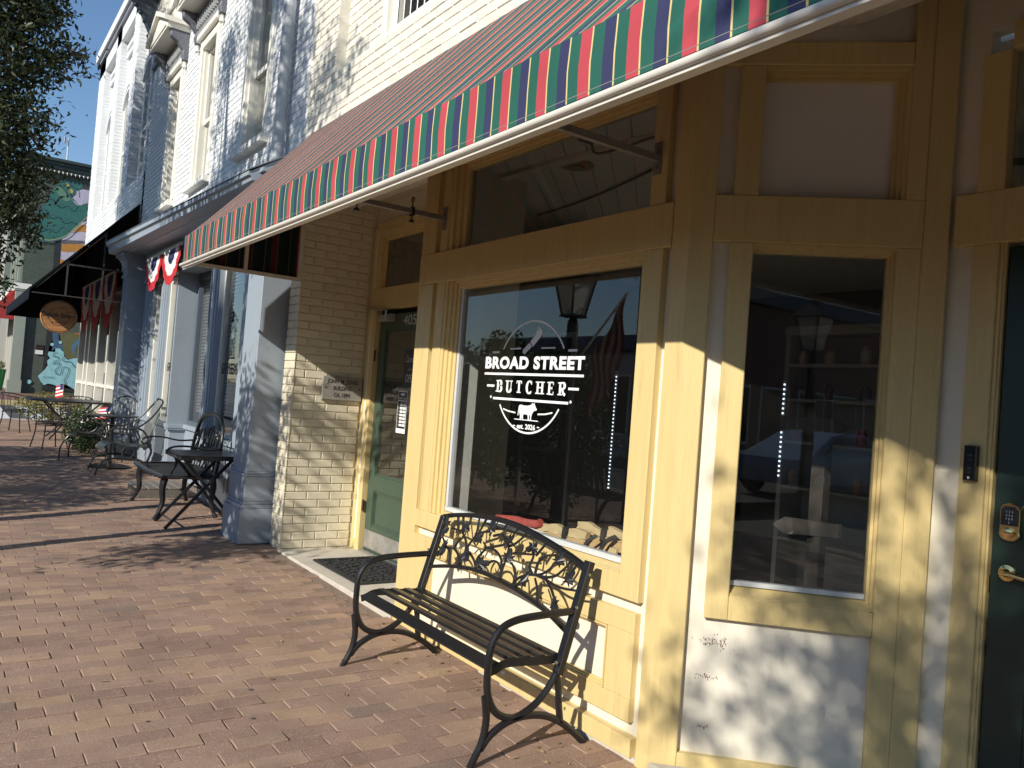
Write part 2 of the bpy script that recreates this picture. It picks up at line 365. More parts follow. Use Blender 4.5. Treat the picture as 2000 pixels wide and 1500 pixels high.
_r = random.Random(77); gm = MB(); lm = MB()
for k in range(26):                                                    # trodden gum and droppings
    x, y = _r.uniform(-9, -1.5), _r.uniform(-2.4, -0.1); r_ = _r.uniform(.008, .02)
    gm.vf([(x+r_*_r.uniform(.7, 1.2)*cos(q*pi/4), y+r_*_r.uniform(.7, 1.2)*sin(q*pi/4), G(x)+.0035) for q in range(8)], [tuple(range(8))])
for k in range(150):                                                   # leaf litter gathered along the wall
    x = _r.uniform(-8.5, -1.6); y = -abs(_r.gauss(0, .22))-.03 if k < 110 else _r.uniform(-2.3, -.3); a = _r.uniform(0, 6.3); l = _r.uniform(.008, .022); z = G(x)+.004
    if -6.9 < x < -4.75 and y > -.05: continue
    c, s = cos(a), sin(a); lm.vf([(x-l*c, y-l*s, z), (x+l*.4*s, y-l*.4*c, z+.006), (x+l*c, y+l*s, z+.002), (x-l*.4*s, y+l*.4*c, z+.007)], [(0, 1, 2, 3)])
gm.build('gum_spots', mat('gum_grey', (0.10, 0.085, 0.075), 0.8), recalc=False, kind='stuff'); lm.build('leaf_litter', mat('dry_leaf', (0.34, 0.25, 0.13), 0.8, 0.4, 30), recalc=False, kind='stuff')
o = bpy.data.objects.new('brick_paving', me); COL.objects.link(o); o.parent = walk; o['kind'] = 'stuff'
# doorstep slabs
db = MB(); db.cbox(-6.94, -4.74, -0.70, 0.02, 0.0, 0.062, 0.006, fr=lambda u, n, z: (u, -n, z)); o = db.build('doorstep', CON, kind='structure')
db = MB(); db.hexa([(-2.36, -0.03, 0), (0.36, -0.03, 0), (-0.3, 0.72, 0), (-1.66, 0.72, 0), (-2.36, -0.03, 0.07), (0.36, -0.03, 0.07), (-0.3, 0.72, 0.07), (-1.66, 0.72, 0.07)])
db.build('doorstep', CON, kind='structure')
# ================================================================ the butcher's building
B = thing('shop_building', 'yellow and cream shopfront building with painted brick upper wall behind the striped awning', 'building', (-2.4, 0.04, 0))
def stepmould(mb, fr, u0, u1, z0, z1, na, nb, w, steps=3, sides='LRTB'):
    """stepped moulding from the casing (depth na) back to the glass (depth nb), width w, around opening u0..u1,z0..z1 (opening = outer edge)"""
    for k in range(steps):
        a = k/steps; b = (k+1)/steps
        n1 = na+(nb-na)*(a*0.85+0.1); n0 = nb-0.02
        oa, ob = w*a, w*b
        if 'L' in sides: mb.box(u0+oa, u0+ob, n0, n1, z0+(oa if 'B' in sides else 0), z1-(oa if 'T' in sides else 0), fr)
        if 'R' in sides: mb.box(u1-ob, u1-oa, n0, n1, z0+(oa if 'B' in sides else 0), z1-(oa if 'T' in sides else 0), fr)
        lo = u0+(ob if 'L' in sides else 0); hi = u1-(ob if 'R' in sides else 0)
        if 'T' in sides: mb.box(lo, hi, n0, n1, z1-ob, z1-oa, fr)
        if 'B' in sides: mb.box(lo, hi, n0, n1, z0+oa, z0+ob, fr)
def P(name, mb, m, parent=B, **k): return mb.build(name, m, parent, **k)
bev = 0.0025
# --- cream backing boards (front face 40 mm behind the trim)
b = MB()
b.box(-4.72, -4.42, -0.10, -0.04, 0.0, 3.12, FAC); b.box(-2.62, -2.45, -0.10, -0.04, 0.0, 3.12, FAC)
b.box(-4.42, -2.62, -0.10, -0.04, 0.0, 0.77, FAC); b.box(-4.42, -2.62, -0.10, -0.04, 2.235, 2.41, FAC); b.box(-4.42, -2.62, -0.10, -0.04, 2.975, 3.12, FAC)
P('wall_board', b, CRM)
b = MB()
b.box(0.07, 0.255, -0.12, -0.035, 0.05, 3.5, SPL); b.box(0.835, 1.03, -0.12, -0.035, 0.05, 3.5, SPL)
b.box(0.255, 0.835, -0.12, -0.035, 0.05, 0.76, SPL); b.box(0.255, 0.835, -0.12, -0.035, 2.25, 2.42, SPL); b.box(0.255, 0.835, -0.12, -0.035, 2.99, 3.5, SPL)
P('wall_board', b, mat('cream_board_worn', (0.80, 0.745, 0.62), 0.5, 0.05, 5, 0.2, 30, stretch=(40, 40, 2), dirt=((0.30, 0.20, 0.15), 4.5, 0.76, 0.84)))
# --- posts
b = MB(); b.cbox(-4.735, -4.548, -0.10, 0.0, 0.10, 2.2205, .003, FAC); b.cbox(-4.735, -4.56, -0.10, 0.0, 2.2255, 3.15, .003, FAC)
P('post', b, YEL)
b = MB(); b.prism([(-2.472, 0.0), (-2.37, 0.0), (-2.37+Q*0.098, Q*0.098), (-2.37+Q*0.098-0.08, Q*0.098+0.08), (-2.472, 0.13)], 0.0, 3.55, WLD)
P('corner_post', b, YEL, bevel=0.004)
# --- rails
b = MB(); b.cbox(-4.735, -2.474, -0.05, 0.004, 2.223, 2.419, .003, FAC); P('rail', b, YEL)
b = MB(); b.cbox(-4.545, -2.474, -0.05, 0.002, 3.035, 3.15, .003, FAC); P('rail', b, YEL)
b = MB(); b.cbox(-4.735, -2.50, -0.05, 0.006, 0.004+0.02, 0.103, .003, FAC); P('baseboard', b, YEL)
b = MB(); b.box(-4.73, -2.40, -0.05, -0.012, -0.02, 0.024, FAC); P('footing', b, CON)
# --- bay window
w = MB(); w.cbox(-4.50, -4.402, -0.05, -0.002, 0.780, 2.2225, .003, FAC); w.cbox(-2.645, -2.522, -0.05, -0.001, 0.677, 2.2225, .003, FAC)
w.cbox(-4.548, -2.6455, -0.05, -0.002, 0.677, 0.780, .003, FAC)
bw = P('window', w, YEL)
m = MB(); stepmould(m, FAC, -4.401, -2.646, 0.781, 2.222, -0.002, -0.065, 0.125, 4, 'L'); stepmould(m, FAC, -4.27, -2.646, 2.1, 2.222, -0.004, -0.065, 0.05, 3, 'T')
m.hexa([(-4.275, 0.002, 0.781), (-2.647, 0.002, 0.781), (-2.647, 0.075, 0.781), (-4.275, 0.075, 0.781), (-4.275, 0.002, 0.786), (-2.647, 0.002, 0.786), (-2.647, 0.075, 0.812), (-4.275, 0.075, 0.812)])
P('moulding', m, YEL, bw)
m = MB(); m.box(-4.27, -2.647, -0.085, -0.050, 0.812, 0.838, FAC); m.box(-4.268, -4.245, -0.085, -0.052, 0.839, 2.172, FAC)
P('glazing_bead', m, mat('aluminium_bead', (0.62, 0.64, 0.64), 0.4, 0.1, 20), bw)
m = MB(); m.vf([(-4.268, 0.07, 0.81), (-2.64, 0.07, 0.81), (-2.64, 0.07, 2.20), (-4.268, 0.07, 2.20)], [(0, 1, 2, 3)]); P('pane', m, GLS, bw, recalc=False)
# --- bay transom window
w = MB(); w.cbox(-4.50, -4.41, -0.05, -0.002, 2.4205, 3.034, .003, FAC); w.cbox(-2.625, -2.53, -0.05, -0.001, 2.4205, 3.034, .003, FAC); w.cbox(-4.408, -2.6265, -0.05, -0.003, 2.965, 3.034, .003, FAC)
tw = P('transom_window', w, YEL)
m = MB(); stepmould(m, FAC, -4.409, -2.626, 2.421, 2.964, -0.004, -0.07, 0.135, 3, 'L'); stepmould(m, FAC, -4.28, -2.626, 2.43, 2.964, -0.004, -0.07, 0.05, 3, 'T'); P('moulding', m, YEL, tw)
m = MB(); m.vf([(-4.28, 0.07, 2.40), (-2.62, 0.07, 2.40), (-2.62, 0.07, 2.94), (-4.28, 0.07, 2.94)], [(0, 1, 2, 3)]); P('pane', m, GLT, tw, recalc=False)
# --- panel below the bay window
w = MB(); zt, zb, xl, xr = 0.626, 0.160, -4.55, -2.532
il, ir, it, ib = -4.36, -2.70, 0.538, 0.256
w.cbox(xl, xr, -0.045, -0.003, it, zt, .003, FAC); w.cbox(xl, xr, -0.045, -0.003, zb, ib, .003, FAC)
w.cbox(xl, il, -0.045, -0.0035, ib+.0005, it-.0005, .003, FAC); w.cbox(ir, xr, -0.045, -0.0035, ib+.0005, it-.0005, .003, FAC)
pf_ = P('panel_frame', w, YEL)
m = MB(); stepmould(m, FAC, il+.001, ir-.001, ib+.001, it-.001, 0.004, -0.034, 0.022, 3); P('moulding', m, YEL, pf_)
# --- splayed window
w = MB(); w.cbox(0.168, 0.262, -0.05, 0.0, 0.676, 2.2395, .004, SPL); w.cbox(0.2625, 0.8205, -0.05, -0.001, 0.676, 0.773, .003, SPL)
sw = P('window', w, YEL)
m = MB(); stepmould(m, SPL, 0.2625, 0.832, 0.772, 2.239, -0.002, -0.065, 0.034, 3, 'TR')
sp_ = lambda u, n, z: SPL(u, n, z)
m.hexa([sp_(0.264, -0.003, 0.7735), sp_(0.80, -0.003, 0.7735), sp_(0.80, -0.075, 0.7735), sp_(0.264, -0.075, 0.7735), sp_(0.264, -0.003, 0.779), sp_(0.826, -0.003, 0.779), sp_(0.797, -0.075, 0.812), sp_(0.264, -0.075, 0.812)])
P('moulding', m, YEL, sw)
m = MB(); m.box(0.264, 0.796, -0.085, -0.052, 0.8125, 0.832, SPL); P('glazing_bead', m, bpy.data.materials['aluminium_bead'], sw)
m = MB(); m.vf([SPL(0.26, -0.07, 0.81), SPL(0.80, -0.07, 0.81), SPL(0.80, -0.07, 2.21), SPL(0.26, -0.07, 2.21)], [(0, 1, 2, 3)]); P('pane', m, GLS, sw, recalc=False)
b = MB(); b.cbox(0.822, 0.914, -0.05, -0.002, 0.10, 2.2395, .003, SPL); b.cbox(0.9145, 1.012, -0.05, -0.003, 0.10, 3.5, .003, SPL); P('post', b, YEL)
b = MB(); b.cbox(0.098, 0.9135, -0.05, 0.002, 2.240, 2.435, .003, SPL); P('rail', b, YEL)
b = MB(); b.cbox(0.098, 0.84, -0.05, 0.001, 2.985, 3.08, .003, SPL); P('rail', b, YEL)
b = MB(); b.cbox(0.842, 0.9135, -0.05, 0.001, 2.4355, 3.5, .003, SPL); P('post', b, YEL)
w = MB(); w.cbox(0.168, 0.268, -0.05, -0.002, 2.4355, 2.9845, .003, SPL); tw2 = P('transom_window', w, YEL)
m = MB(); stepmould(m, SPL, 0.2685, 0.8415, 2.436, 2.9845, -0.003, -0.065, 0.05, 3, 'TR'); P('moulding', m, YEL, tw2)
m = MB(); m.box(0.27, 0.80, -0.085, -0.068, 2.42, 2.94, SPL); P('pane', m, mat('painted_over_glass', (0.84, 0.81, 0.75), 0.2, 0.06, 3), tw2)
b = MB(); rr = random.Random(12)
for (u_, z_, su, sz_, n_) in ((0.205, 0.575, 0.050, 0.018, 46), (0.252, 0.573, 0.014, 0.016, 22), (0.185, 0.425, 0.045, 0.008, 26), (0.195, 0.22, 0.022, 0.006, 12)):
    for k in range(n_):
        a, c = u_+rr.gauss(0, su*.6), z_+rr.gauss(0, sz_*.7); w_, h_ = rr.uniform(.001, .003), rr.uniform(.002, .008)
        b.vf([SPL(a+w_*rr.uniform(.5, 1.2)*cos(q*pi/3), -0.0344, c+h_*rr.uniform(.5, 1.2)*sin(q*pi/3)) for q in range(6)], [(0, 1, 2, 3, 4, 5)])
P('peeled_paint', b, mat('bare_wood', (0.27, 0.17, 0.12), 0.8, 0.4, 60), recalc=False, kind='stuff')
b = MB(); b.cbox(0.078, 0.822, -0.05, -0.004, 0.02, 0.112, .003, SPL); P('baseboard', b, YEL)
# --- left recess: brick reveal, door 405
b = MB(); b.box(-7.19, -6.952, 0.006, 0.80, 0.0, 3.30); P('brick_pier', b, CRM_MORT)
BR = []                                                                # bricks: (frame matrix, length)
CO, BL = 0.0722, 0.2175
def brick_mesh(L_, H_, D_, m, j=0.0):
    c = 0.004; rr = random.Random(int(L_*1e4)+int(j*100))
    V = [(0, 0, 0), (L_, 0, 0), (L_, 0, H_), (0, 0, H_), (0, D_-c, 0), (L_, D_-c, 0), (L_, D_-c, H_), (0, D_-c, H_), (c, D_, c), (L_-c, D_, c), (L_-c, D_, H_-c), (c, D_, H_-c)]
    V = [(x+rr.uniform(-.0012, .0012), y+rr.uniform(-.001, .001), z+rr.uniform(-.0012, .0012)) for x, y, z in V]
    F = [(8, 9, 10, 11)]+[(k, (k+1) % 4, 4+(k+1) % 4, 4+k) for k in range(4)]+[(4+k, 4+(k+1) % 4, 8+(k+1) % 4, 8+k) for k in range(4)]
    me = bpy.data.meshes.new('brick'); me.from_pydata(V, [], F)
    bm = bmesh.new(); bm.from_mesh(me); bmesh.ops.recalc_face_normals(bm, faces=bm.faces); bm.to_mesh(me); bm.free()
    if bm is not None and me.polygons[0].normal.y < 0: me.flip_normals()
    me.materials.append(m); return me
_bm = {}
def brick_obj(L_, m, M, j):
    key = (round(L_, 3), m.name, j % 3)
    if key not in _bm: _bm[key] = brick_mesh(L_, CO-(0.0075 if m is CRB else 0.007), 0.0095 if m is CRB else 0.0065, m, j % 3)
    return link_copy(_bm[key], 'brick', B, M)
# matrix whose x runs along the wall, y outward, z up
def wallM(o, ux, n): return Matrix(((ux[0], n[0], 0, o[0]), (ux[1], n[1], 0, o[1]), (0, 0, 1, o[2]), (0, 0, 0, 1)))
nb = 0
for c in range(45):
    z = 0.066+c*CO
    if z > 3.22: break
    jz = rng.uniform(-.0015, .0015)
    y = -0.002; first = BL/2 if c % 2 else BL
    k = 0
    while y < 0.64:
        L_ = (first if k == 0 else BL)
        e = min(y+L_-0.010, 0.648)
        if e-y > 0.03:
            brick_obj(e-y, CRB, wallM((-6.952+rng.uniform(-.0015, .0015), e, z+jz), (0, -1), (1, 0)), nb); nb += 1
        y += L_; k += 1
    if z < 2.5:
        x = -6.937
        first = BL/2 if c % 2 else BL
        e = x-first+0.008
        brick_obj(x-e, CRB, wallM((x, 0.004, z+jz), (-1, 0), (0, -1)), nb); nb += 1
        x = e-0.010
        if x-0.03 > -7.19: brick_obj(x+7.19, CRB, wallM((x, 0.004, z+jz), (-1, 0), (0, -1)), nb); nb += 1
# door casing on the recess plane (front at y = 0.66)
CAS = lambda u, n, z: (u, 0.66-n, z)
b = MB(); b.cbox(-6.935, -6.885, -0.06, 0.0, 0.06, 3.02, .003, CAS); b.cbox(-6.835, -6.765, -0.06, 0.0, 0.06, 2.2495, .003, CAS); b.cbox(-6.8845, -6.8355, -0.06, -0.002, 0.06, 0.15, .002, CAS)
b.cbox(-5.80, -5.70, -0.06, 0.0, 0.06, 2.2495, .003, CAS)
b.cbox(-6.884, -5.70, -0.06, -0.001, 2.25, 2.445, .003, CAS); b.cbox(-6.884, -4.75, -0.06, -0.001, 2.985, 3.06, .003, CAS)
P('door_casing', b, YEL)
b = MB(); b.box(-6.8845, -6.8355, -0.06, -0.007, 0.151, 2.2495, CAS); b.box(-6.8845, -6.8495, -0.06, -0.007, 2.4455, 2.9845, CAS); b.box(-5.70, -4.70, -0.12, -0.03, 0.06, 3.06, CAS)
b.box(-6.94, -4.70, -0.12, -0.03, 3.06, 3.24, CAS)
P('wall_board', b, CRM)
b = MB(); b.box(-4.72, -4.70, 0.10, 0.69, 0.06, 3.24); P('wall_board', b, CRM)
w = MB(); w.cbox(-6.849, -6.76, -0.06, -0.002, 2.4455, 2.9845, .003, CAS); w.cbox(-5.86, -5.70, -0.06, -0.002, 2.4455, 2.9845, .003, CAS); w.cbox(-6.7605, -5.8595, -0.06, -0.0025, 2.9345, 2.984, .003, CAS)
tw3 = P('transom_window', w, YEL)
m = MB(); stepmould(m, CAS, -6.759, -5.861, 2.446, 2.934, -0.004, -0.05, 0.05, 3, 'LT'); P('moulding', m, YEL, tw3)
m = MB(); m.vf([CAS(-6.76, -0.045, 2.44), CAS(-5.86, -0.045, 2.44), CAS(-5.86, -0.045, 2.95), CAS(-6.76, -0.045, 2.95)], [(0, 1, 2, 3)]); P('pane', m, GLD, tw3, recalc=False)
# door leaf (front at y = 0.70)
dx0, dx1 = -6.738, -5.815
d = MB(); d.cbox(dx0, dx0+0.115, -0.04, 0, 0.085, 2.205, .003, REC); d.cbox(dx1-0.115, dx1, -0.04, 0, 0.085, 2.205, .003, REC)
d.cbox(dx0+0.1155, dx1-0.1155, -0.04, -0.001, 2.07, 2.205, .003, REC); d.cbox(dx0+0.1155, dx1-0.1155, -0.04, -0.001, 0.62, 0.755, .003, REC); d.cbox(dx0+0.1155, dx1-0.1155, -0.04, -0.001, 0.085, 0.30, .003, REC)
door = P('door', d, GRN)
m = MB(); stepmould(m, REC, dx0+0.116, dx1-0.116, 0.301, 0.619, -0.004, -0.025, 0.03, 3); m.box(dx0+0.1165, dx1-0.1165, -0.035, -0.022, 0.3015, 0.6185, REC)
stepmould(m, REC, dx0+0.116, dx1-0.116, 0.756, 2.069, -0.006, -0.02, 0.02, 2); P('door_panel', m, GRN, door)
m = MB(); m.vf([REC(dx0+0.12, -0.016, 0.76), REC(dx1-0.12, -0.016, 0.76), REC(dx1-0.12, -0.016, 2.066), REC(dx0+0.12, -0.016, 2.066)], [(0, 1, 2, 3)]); P('pane', m, GLD, door, recalc=False)
m = MB(); m.box(dx0+0.012, dx1-0.012, 0.001, 0.003, 0.105, 0.262, REC); P('kick_plate', m, GAL, door)
for z in (0.42, 1.78):
    m = MB(); m.tube([(-6.752, 0.672, z), (-6.752, 0.672, z+0.10)], 0.009, 8); P('hinge', m, mat('rusty_hinge', (0.08, 0.035, 0.02), 0.6, 0.4, 20), door)
m = MB(); m.cbox(-6.72, -6.45, 0.002, 0.05, 2.14, 2.20, .006, REC); m.cbox(-6.60, -6.47, 0.05, 0.066, 2.148, 2.192, .004, REC); P('door_closer', m, mat('closer_grey', (0.36, 0.35, 0.32), 0.4), door)
m = MB(); m.bar([(-6.50, 0.635, 2.228), (-6.91, 0.645, 2.262)], 0.022, 0.009); m.tube([(-6.50, 0.63, 2.15), (-6.50, 0.63, 2.23)], 0.012, 8); P('closer_arm', m, STL, door)
m = MB(); m.box(-6.74, -5.81, 0.66, 0.73, 0.062, 0.083); P('threshold', m, STL)
b = MB(); b.box(-7.0, -4.7, 0.002, 0.70, 3.242, 3.30); P('recess_ceiling', b, mat('soffit_paint', (0.60, 0.52, 0.40), 0.6, 0.05, 3))
# --- right recess: strip, casing, dark green door (front plane y = 0.72)
RD = lambda u, n, z: (u, 0.72-n, z)
b = MB(); b.box(-1.668, -1.553, -0.10, -0.03, 0.07, 3.5, RD); b.box(-1.553, 0.4, -0.10, -0.03, 3.10, 3.5, RD); b.box(-0.49, 0.4, -0.10, -0.03, 0.07, 3.1, RD); P('wall_board', b, CRM)
b = MB(); b.cbox(-1.563, -1.468, -0.06, 0.0, 0.07, 2.2475, .003, RD); b.cbox(-1.563, -1.462, -0.06, 0.0, 2.4525, 2.995, .003, RD)
b.cbox(-1.640, -0.30, -0.06, 0.002, 2.248, 2.452, .003, RD); b.cbox(-1.461, -0.50, -0.06, -0.001, 2.995, 3.10, .003, RD); b.cbox(-0.50, -0.40, -0.06, 0.0, 0.07, 2.2475, .003, RD)
P('door_casing', b, YEL)
b = MB(); b.box(-1.4675, -1.455, -0.07, -0.012, 0.07, 2.2475, RD); b.box(-1.455, -1.447, -0.07, -0.02, 0.07, 2.2475, RD); P('door_stop', b, YEL)
d = MB(); d.cbox(-1.440, -1.30, -0.075, -0.03, 0.09, 2.235, .003, RD); d.cbox(-0.64, -0.50, -0.075, -0.03, 0.09, 2.235, .003, RD)
d.cbox(-1.2995, -0.6405, -0.075, -0.031, 2.10, 2.235, .003, RD); d.cbox(-1.2995, -0.6405, -0.075, -0.031, 0.09, 0.30, .003, RD); d.cbox(-1.2995, -0.6405, -0.075, -0.031, 0.62, 0.78, .003, RD)
rdoor = P('door', d, DGR)
m = MB(); stepmould(m, RD, -1.299, -0.641, 0.301, 0.619, -0.034, -0.055, 0.03, 3); m.box(-1.2985, -0.6415, -0.07, -0.052, 0.3015, 0.6185, RD); stepmould(m, RD, -1.299, -0.641, 0.781, 2.099, -0.034, -0.055, 0.03, 3); P('door_panel', m, DGR, rdoor)
m = MB(); m.vf([RD(-1.29, -0.056, 0.79), RD(-0.65, -0.056, 0.79), RD(-0.65, -0.056, 2.09), RD(-1.29, -0.056, 2.09)], [(0, 1, 2, 3)]); P('pane', m, GLD, rdoor, recalc=False)
m = MB(); m.vf([RD(-1.46, -0.05, 2.45), RD(-0.5, -0.05, 2.45), RD(-0.5, -0.05, 3.0), RD(-1.46, -0.05, 3.0)], [(0, 1, 2, 3)]); P('transom_pane', m, GLD, B, recalc=False)
# keypad deadbolt and lever on the right door
KX = -1.376
m = MB(); pts = [(KX-0.036, 1.152), (KX-0.030, 1.142), (KX-0.018, 1.133), (KX, 1.130), (KX+0.018, 1.133), (KX+0.030, 1.142), (KX+0.036, 1.152), (KX+0.034, 1.165), (KX+0.034, 1.248), (KX+0.026, 1.262), (KX, 1.270), (KX-0.026, 1.262), (KX-0.034, 1.248), (KX-0.034, 1.165)]
m.prism(pts, -0.0295, -0.012, lambda p, q, t: RD(p, t, q)); kp = P('keypad_lock', m, BRS, rdoor, bevel=0.002)
m = MB(); m.prism([(KX-0.029, 1.188), (KX+0.029, 1.188), (KX+0.029, 1.246), (KX+0.018, 1.258), (KX-0.018, 1.258), (KX-0.029, 1.246)], -0.0118, -0.008, lambda p, q, t: RD(p, t, q)); P('keypad_screen', m, SGN, rdoor)
m = MB(); m.lathe([(0.02, 0), (0.02, 0.012), (0.012, 0.016), (0.0, 0.016)], 16, fr=lambda a, b_, c_: RD(KX+a, -0.0118+c_, 1.160+b_)); P('lock_cylinder', m, BRS, rdoor, smooth=True)
m = MB(); m.lathe([(0.032, 0), (0.030, 0.010), (0.016, 0.014), (0.011, 0.045), (0.0, 0.046)], 20, fr=lambda a, b_, c_: RD(KX-0.002+a, -0.0295+c_, 1.012+b_)); m.tube(smoothpath([RD(KX-0.012, 0.012, 1.013), RD(KX+0.02, 0.018, 1.014), RD(KX+0.07, 0.016, 1.008), RD(KX+0.115, 0.008, 1.004)], 5), 0.0095, 10)
P('lever_handle', m, BRS, rdoor, smooth=True)
m = MB(); m.box(-1.4465, -1.4415, -0.06, -0.03, 0.93, 0.99, RD); P('strike_plate', m, BRS, rdoor)
# --- rest of the front to the right of the doors (mirrored bay)
MSPL = lambda u, n, z: (0.43-Q*u-Q*n, Q*u-Q*n, z)
b = MB(); b.box(0, 1.02, -0.12, -0.03, 0.05, 3.5, MSPL); b.box(0.43, 3.5, -0.15, -0.04, 0, 0.8, FAC); b.box(0.43, 0.75, -0.15, -0.04, 0.8, 3.2, FAC); b.box(2.4, 3.5, -0.15, -0.04, 0.8, 3.2, FAC); b.box(0.75, 2.4, -0.15, -0.04, 2.9, 3.2, FAC); P('wall_board', b, CRM)
b = MB(); b.cbox(0.43, 0.55, -0.05, 0, 0, 3.15, .003, FAC); b.cbox(2.4, 2.55, -0.05, 0, 0, 3.15, .003, FAC); b.cbox(0.5505, 2.3995, -0.05, 0, 0.68, 0.8, .003, FAC); b.cbox(0.5505, 2.3995, -0.05, 0, 2.2, 2.42, .003, FAC); b.cbox(0.5505, 2.3995, -0.05, 0, 0.02, 0.12, .003, FAC); P('panel_frame', b, YEL)
m = MB(); m.vf([(0.75, 0.07, 0.79), (2.4, 0.07, 0.79), (2.4, 0.07, 2.95), (0.75, 0.07, 2.95)], [(0, 1, 2, 3)]); P('pane', m, GLS, B, recalc=False)
b = MB(); b.box(-2.36, 0.43, 0.0, 0.75, 3.5, 3.56); P('recess_ceiling', b, bpy.data.materials['soffit_paint'])
# --- upper wall: mortar backing with a recessed window bay, bricks in front
UW = []
b = MB()
b.box(-7.20, 4.0, 0.02, 0.45, 3.16, 4.16); b.box(-7.20, -6.60, 0.02, 0.45, 4.16, 9.0); b.box(-3.9, 4.0, 0.02, 0.45, 4.16, 9.0)
b.box(-6.60, -5.90, 0.115, 0.45, 4.16, 9.0); b.box(-4.60, -3.9, 0.115, 0.45, 4.16, 9.0); b.box(-5.90, -4.60, 0.20, 0.45, 7.2, 9.0); b.box(-5.90, -4.60, 0.115, 0.45, 4.16, 4.20)
P('upper_wall', b, mat('upper_mortar', (0.72, 0.685, 0.59), 0.7, 0.15, 18, 0.2, 60))
def brickrun(x0, x1, z, yf, lst, ph):
    x = x1; first = BL/2 if ph else BL; k = 0
    while x-x0 > 0.02:
        L_ = first if k == 0 else BL
        e = max(x-L_+0.011, x0)
        if x-e > 0.03: lst.append((e, x-e, z, yf))
        x = x-L_; k += 1
for c in range(80):
    z = 3.62+c*CO
    if z > 8.9: break
    if z < 4.14: brickrun(-7.19, 3.0, z, 0.02, UW, c % 2)
    else:
        brickrun(-7.19, -6.60, z, 0.02, UW, c % 2); brickrun(-3.9, 3.0, z, 0.02, UW, c % 2)
        brickrun(-6.60, -5.90, z, 0.115, UW, c % 2); brickrun(-4.60, -3.9, z, 0.115, UW, c % 2)
UW = [(u, z_) for u, z_ in sorted([((e, L_, z, yf), -px_area((e, yf, z))) for e, L_, z, yf in UW], key=lambda t: t[1])]
nobj = max(0, 298-nb)
for k, (q, _) in enumerate(UW[:nobj]):
    e, L_, z, yf = q
    brick_obj(L_, CUP, wallM((e+L_, yf+rng.uniform(-.002, .002), z), (-1, 0), (0, -1)), k)
def bricks_stuff(name, lst, m, parent, seed=3, dep=0.010, jit=.002):
    rr = random.Random(seed); mb = MB(); H_ = CO-0.0085
    for e, L_, z, yf in lst:
        j = rr.uniform(-jit, jit*0.6); c = 0.004; y0 = yf; y1 = yf-dep+j
        b_ = len(mb.V)
        mb.V += [(e, y0, z), (e+L_, y0, z), (e+L_, y0, z+H_), (e, y0, z+H_), (e, y1+c, z), (e+L_, y1+c, z), (e+L_, y1+c, z+H_), (e, y1+c, z+H_), (e+c, y1, z+c), (e+L_-c, y1, z+c), (e+L_-c, y1, z+H_-c), (e+c, y1, z+H_-c)]
        for f in [(8, 9, 10, 11)]+[(k, (k+1) % 4, 4+(k+1) % 4, 4+k) for k in range(4)]+[(4+k, 4+(k+1) % 4, 8+(k+1) % 4, 8+k) for k in range(4)]: mb.F.append(tuple(b_+i for i in f))
    return mb.build(name, m, parent, recalc=False, kind='stuff')
bricks_stuff('brickwork', [q for q, _ in UW[nobj:]], CUP, B, dep=0.0065, jit=.0015)
# upper window with iron bars
b = MB(); b.box(-5.90, -5.80, 0.10, 0.22, 4.22, 7.2); b.box(-4.70, -4.60, 0.10, 0.22, 4.22, 7.2); b.cbox(-5.93, -4.57, -0.2, -0.03, 4.17, 4.235, .004, FAC); b.box(-5.80, -5.72, 0.15, 0.22, 4.24, 7.2); b.box(-4.78, -4.70, 0.15, 0.22, 4.24, 7.2); b.box(-5.72, -4.78, 0.16, 0.22, 5.5, 5.57)
uwin = P('upper_window', b, WTR)
m = MB(); m.vf([(-5.75, 0.20, 4.22), (-4.75, 0.20, 4.22), (-4.75, 0.20, 7.2), (-5.75, 0.20, 7.2)], [(0, 1, 2, 3)]); P('pane', m, mat('dark_glass', (0.02, 0.022, 0.026), 0.06), uwin, recalc=False)
for k in range(9):
    x = -5.68+k*0.11
    m = MB(); m.tube([(x, 0.13, 4.24), (x, 0.13, 5.3)], 0.008, 6); m.lathe([(0.008, 0), (0.016, 0.03), (0.0, 0.07)], 6, (x, 0.13, 5.3)); P('iron_bar', m, BLK2, uwin)
# ================================================================ shop interior
b = MB(); b.box(-7.6, 3.4, 0.12, 6.2, 0.0, 0.06); P('interior_floor', b, INF)
b = MB(); b.box(-7.6, 3.4, 6.0, 6.2, 0.06, 3.3); b.box(-7.6, -7.4, 0.8, 6.0, 0.06, 3.3); b.box(3.2, 3.4, 0.12, 6.0, 0.06, 3.3); P('interior_wall', b, INW)
b = MB(); b.box(-7.4, 3.2, 0.85, 6.0, 3.09, 3.12); b.box(-4.66, -2.30, 0.13, 0.85, 3.0905, 3.1205); P('ceiling_backing', b, CEI)
# beaded ceiling boards laid diagonally
bw_, nbd = 0.14, 0
for k in range(-2, 42):
    t = -6.2+k*bw_*1.4142
    # board runs along (-1,1); clip a strip u in [t, t+w] (u = x+y) for y 0.78..3.6
    u0, u1 = t+0.004, t+bw_*1.4142-0.004
    def pt(u, y): return (u-y, y)
    ys = 0.10 if u0-0.10 > -4.68 else 0.76
    pa, pb, pc, pd = pt(u0, ys), pt(u1, ys), pt(u1, 3.4), pt(u0, 3.4)
    if max(pa[0], pb[0]) > -2.36: continue
    m = MB(); m.hexa([(*pa, 3.074), (*pb, 3.074), (*pc, 3.074), (*pd, 3.074), (*pa, 3.089), (*pb, 3.089), (*pc, 3.089), (*pd, 3.089)])
    P('ceiling_board', m, CEI, bevel=0.003)
m = MB(); m.bar([(-4.9, 0.56, 3.06), (-2.35, 0.72, 3.06)], 0.07, 0.026); P('ceiling_batten', m, CEI)
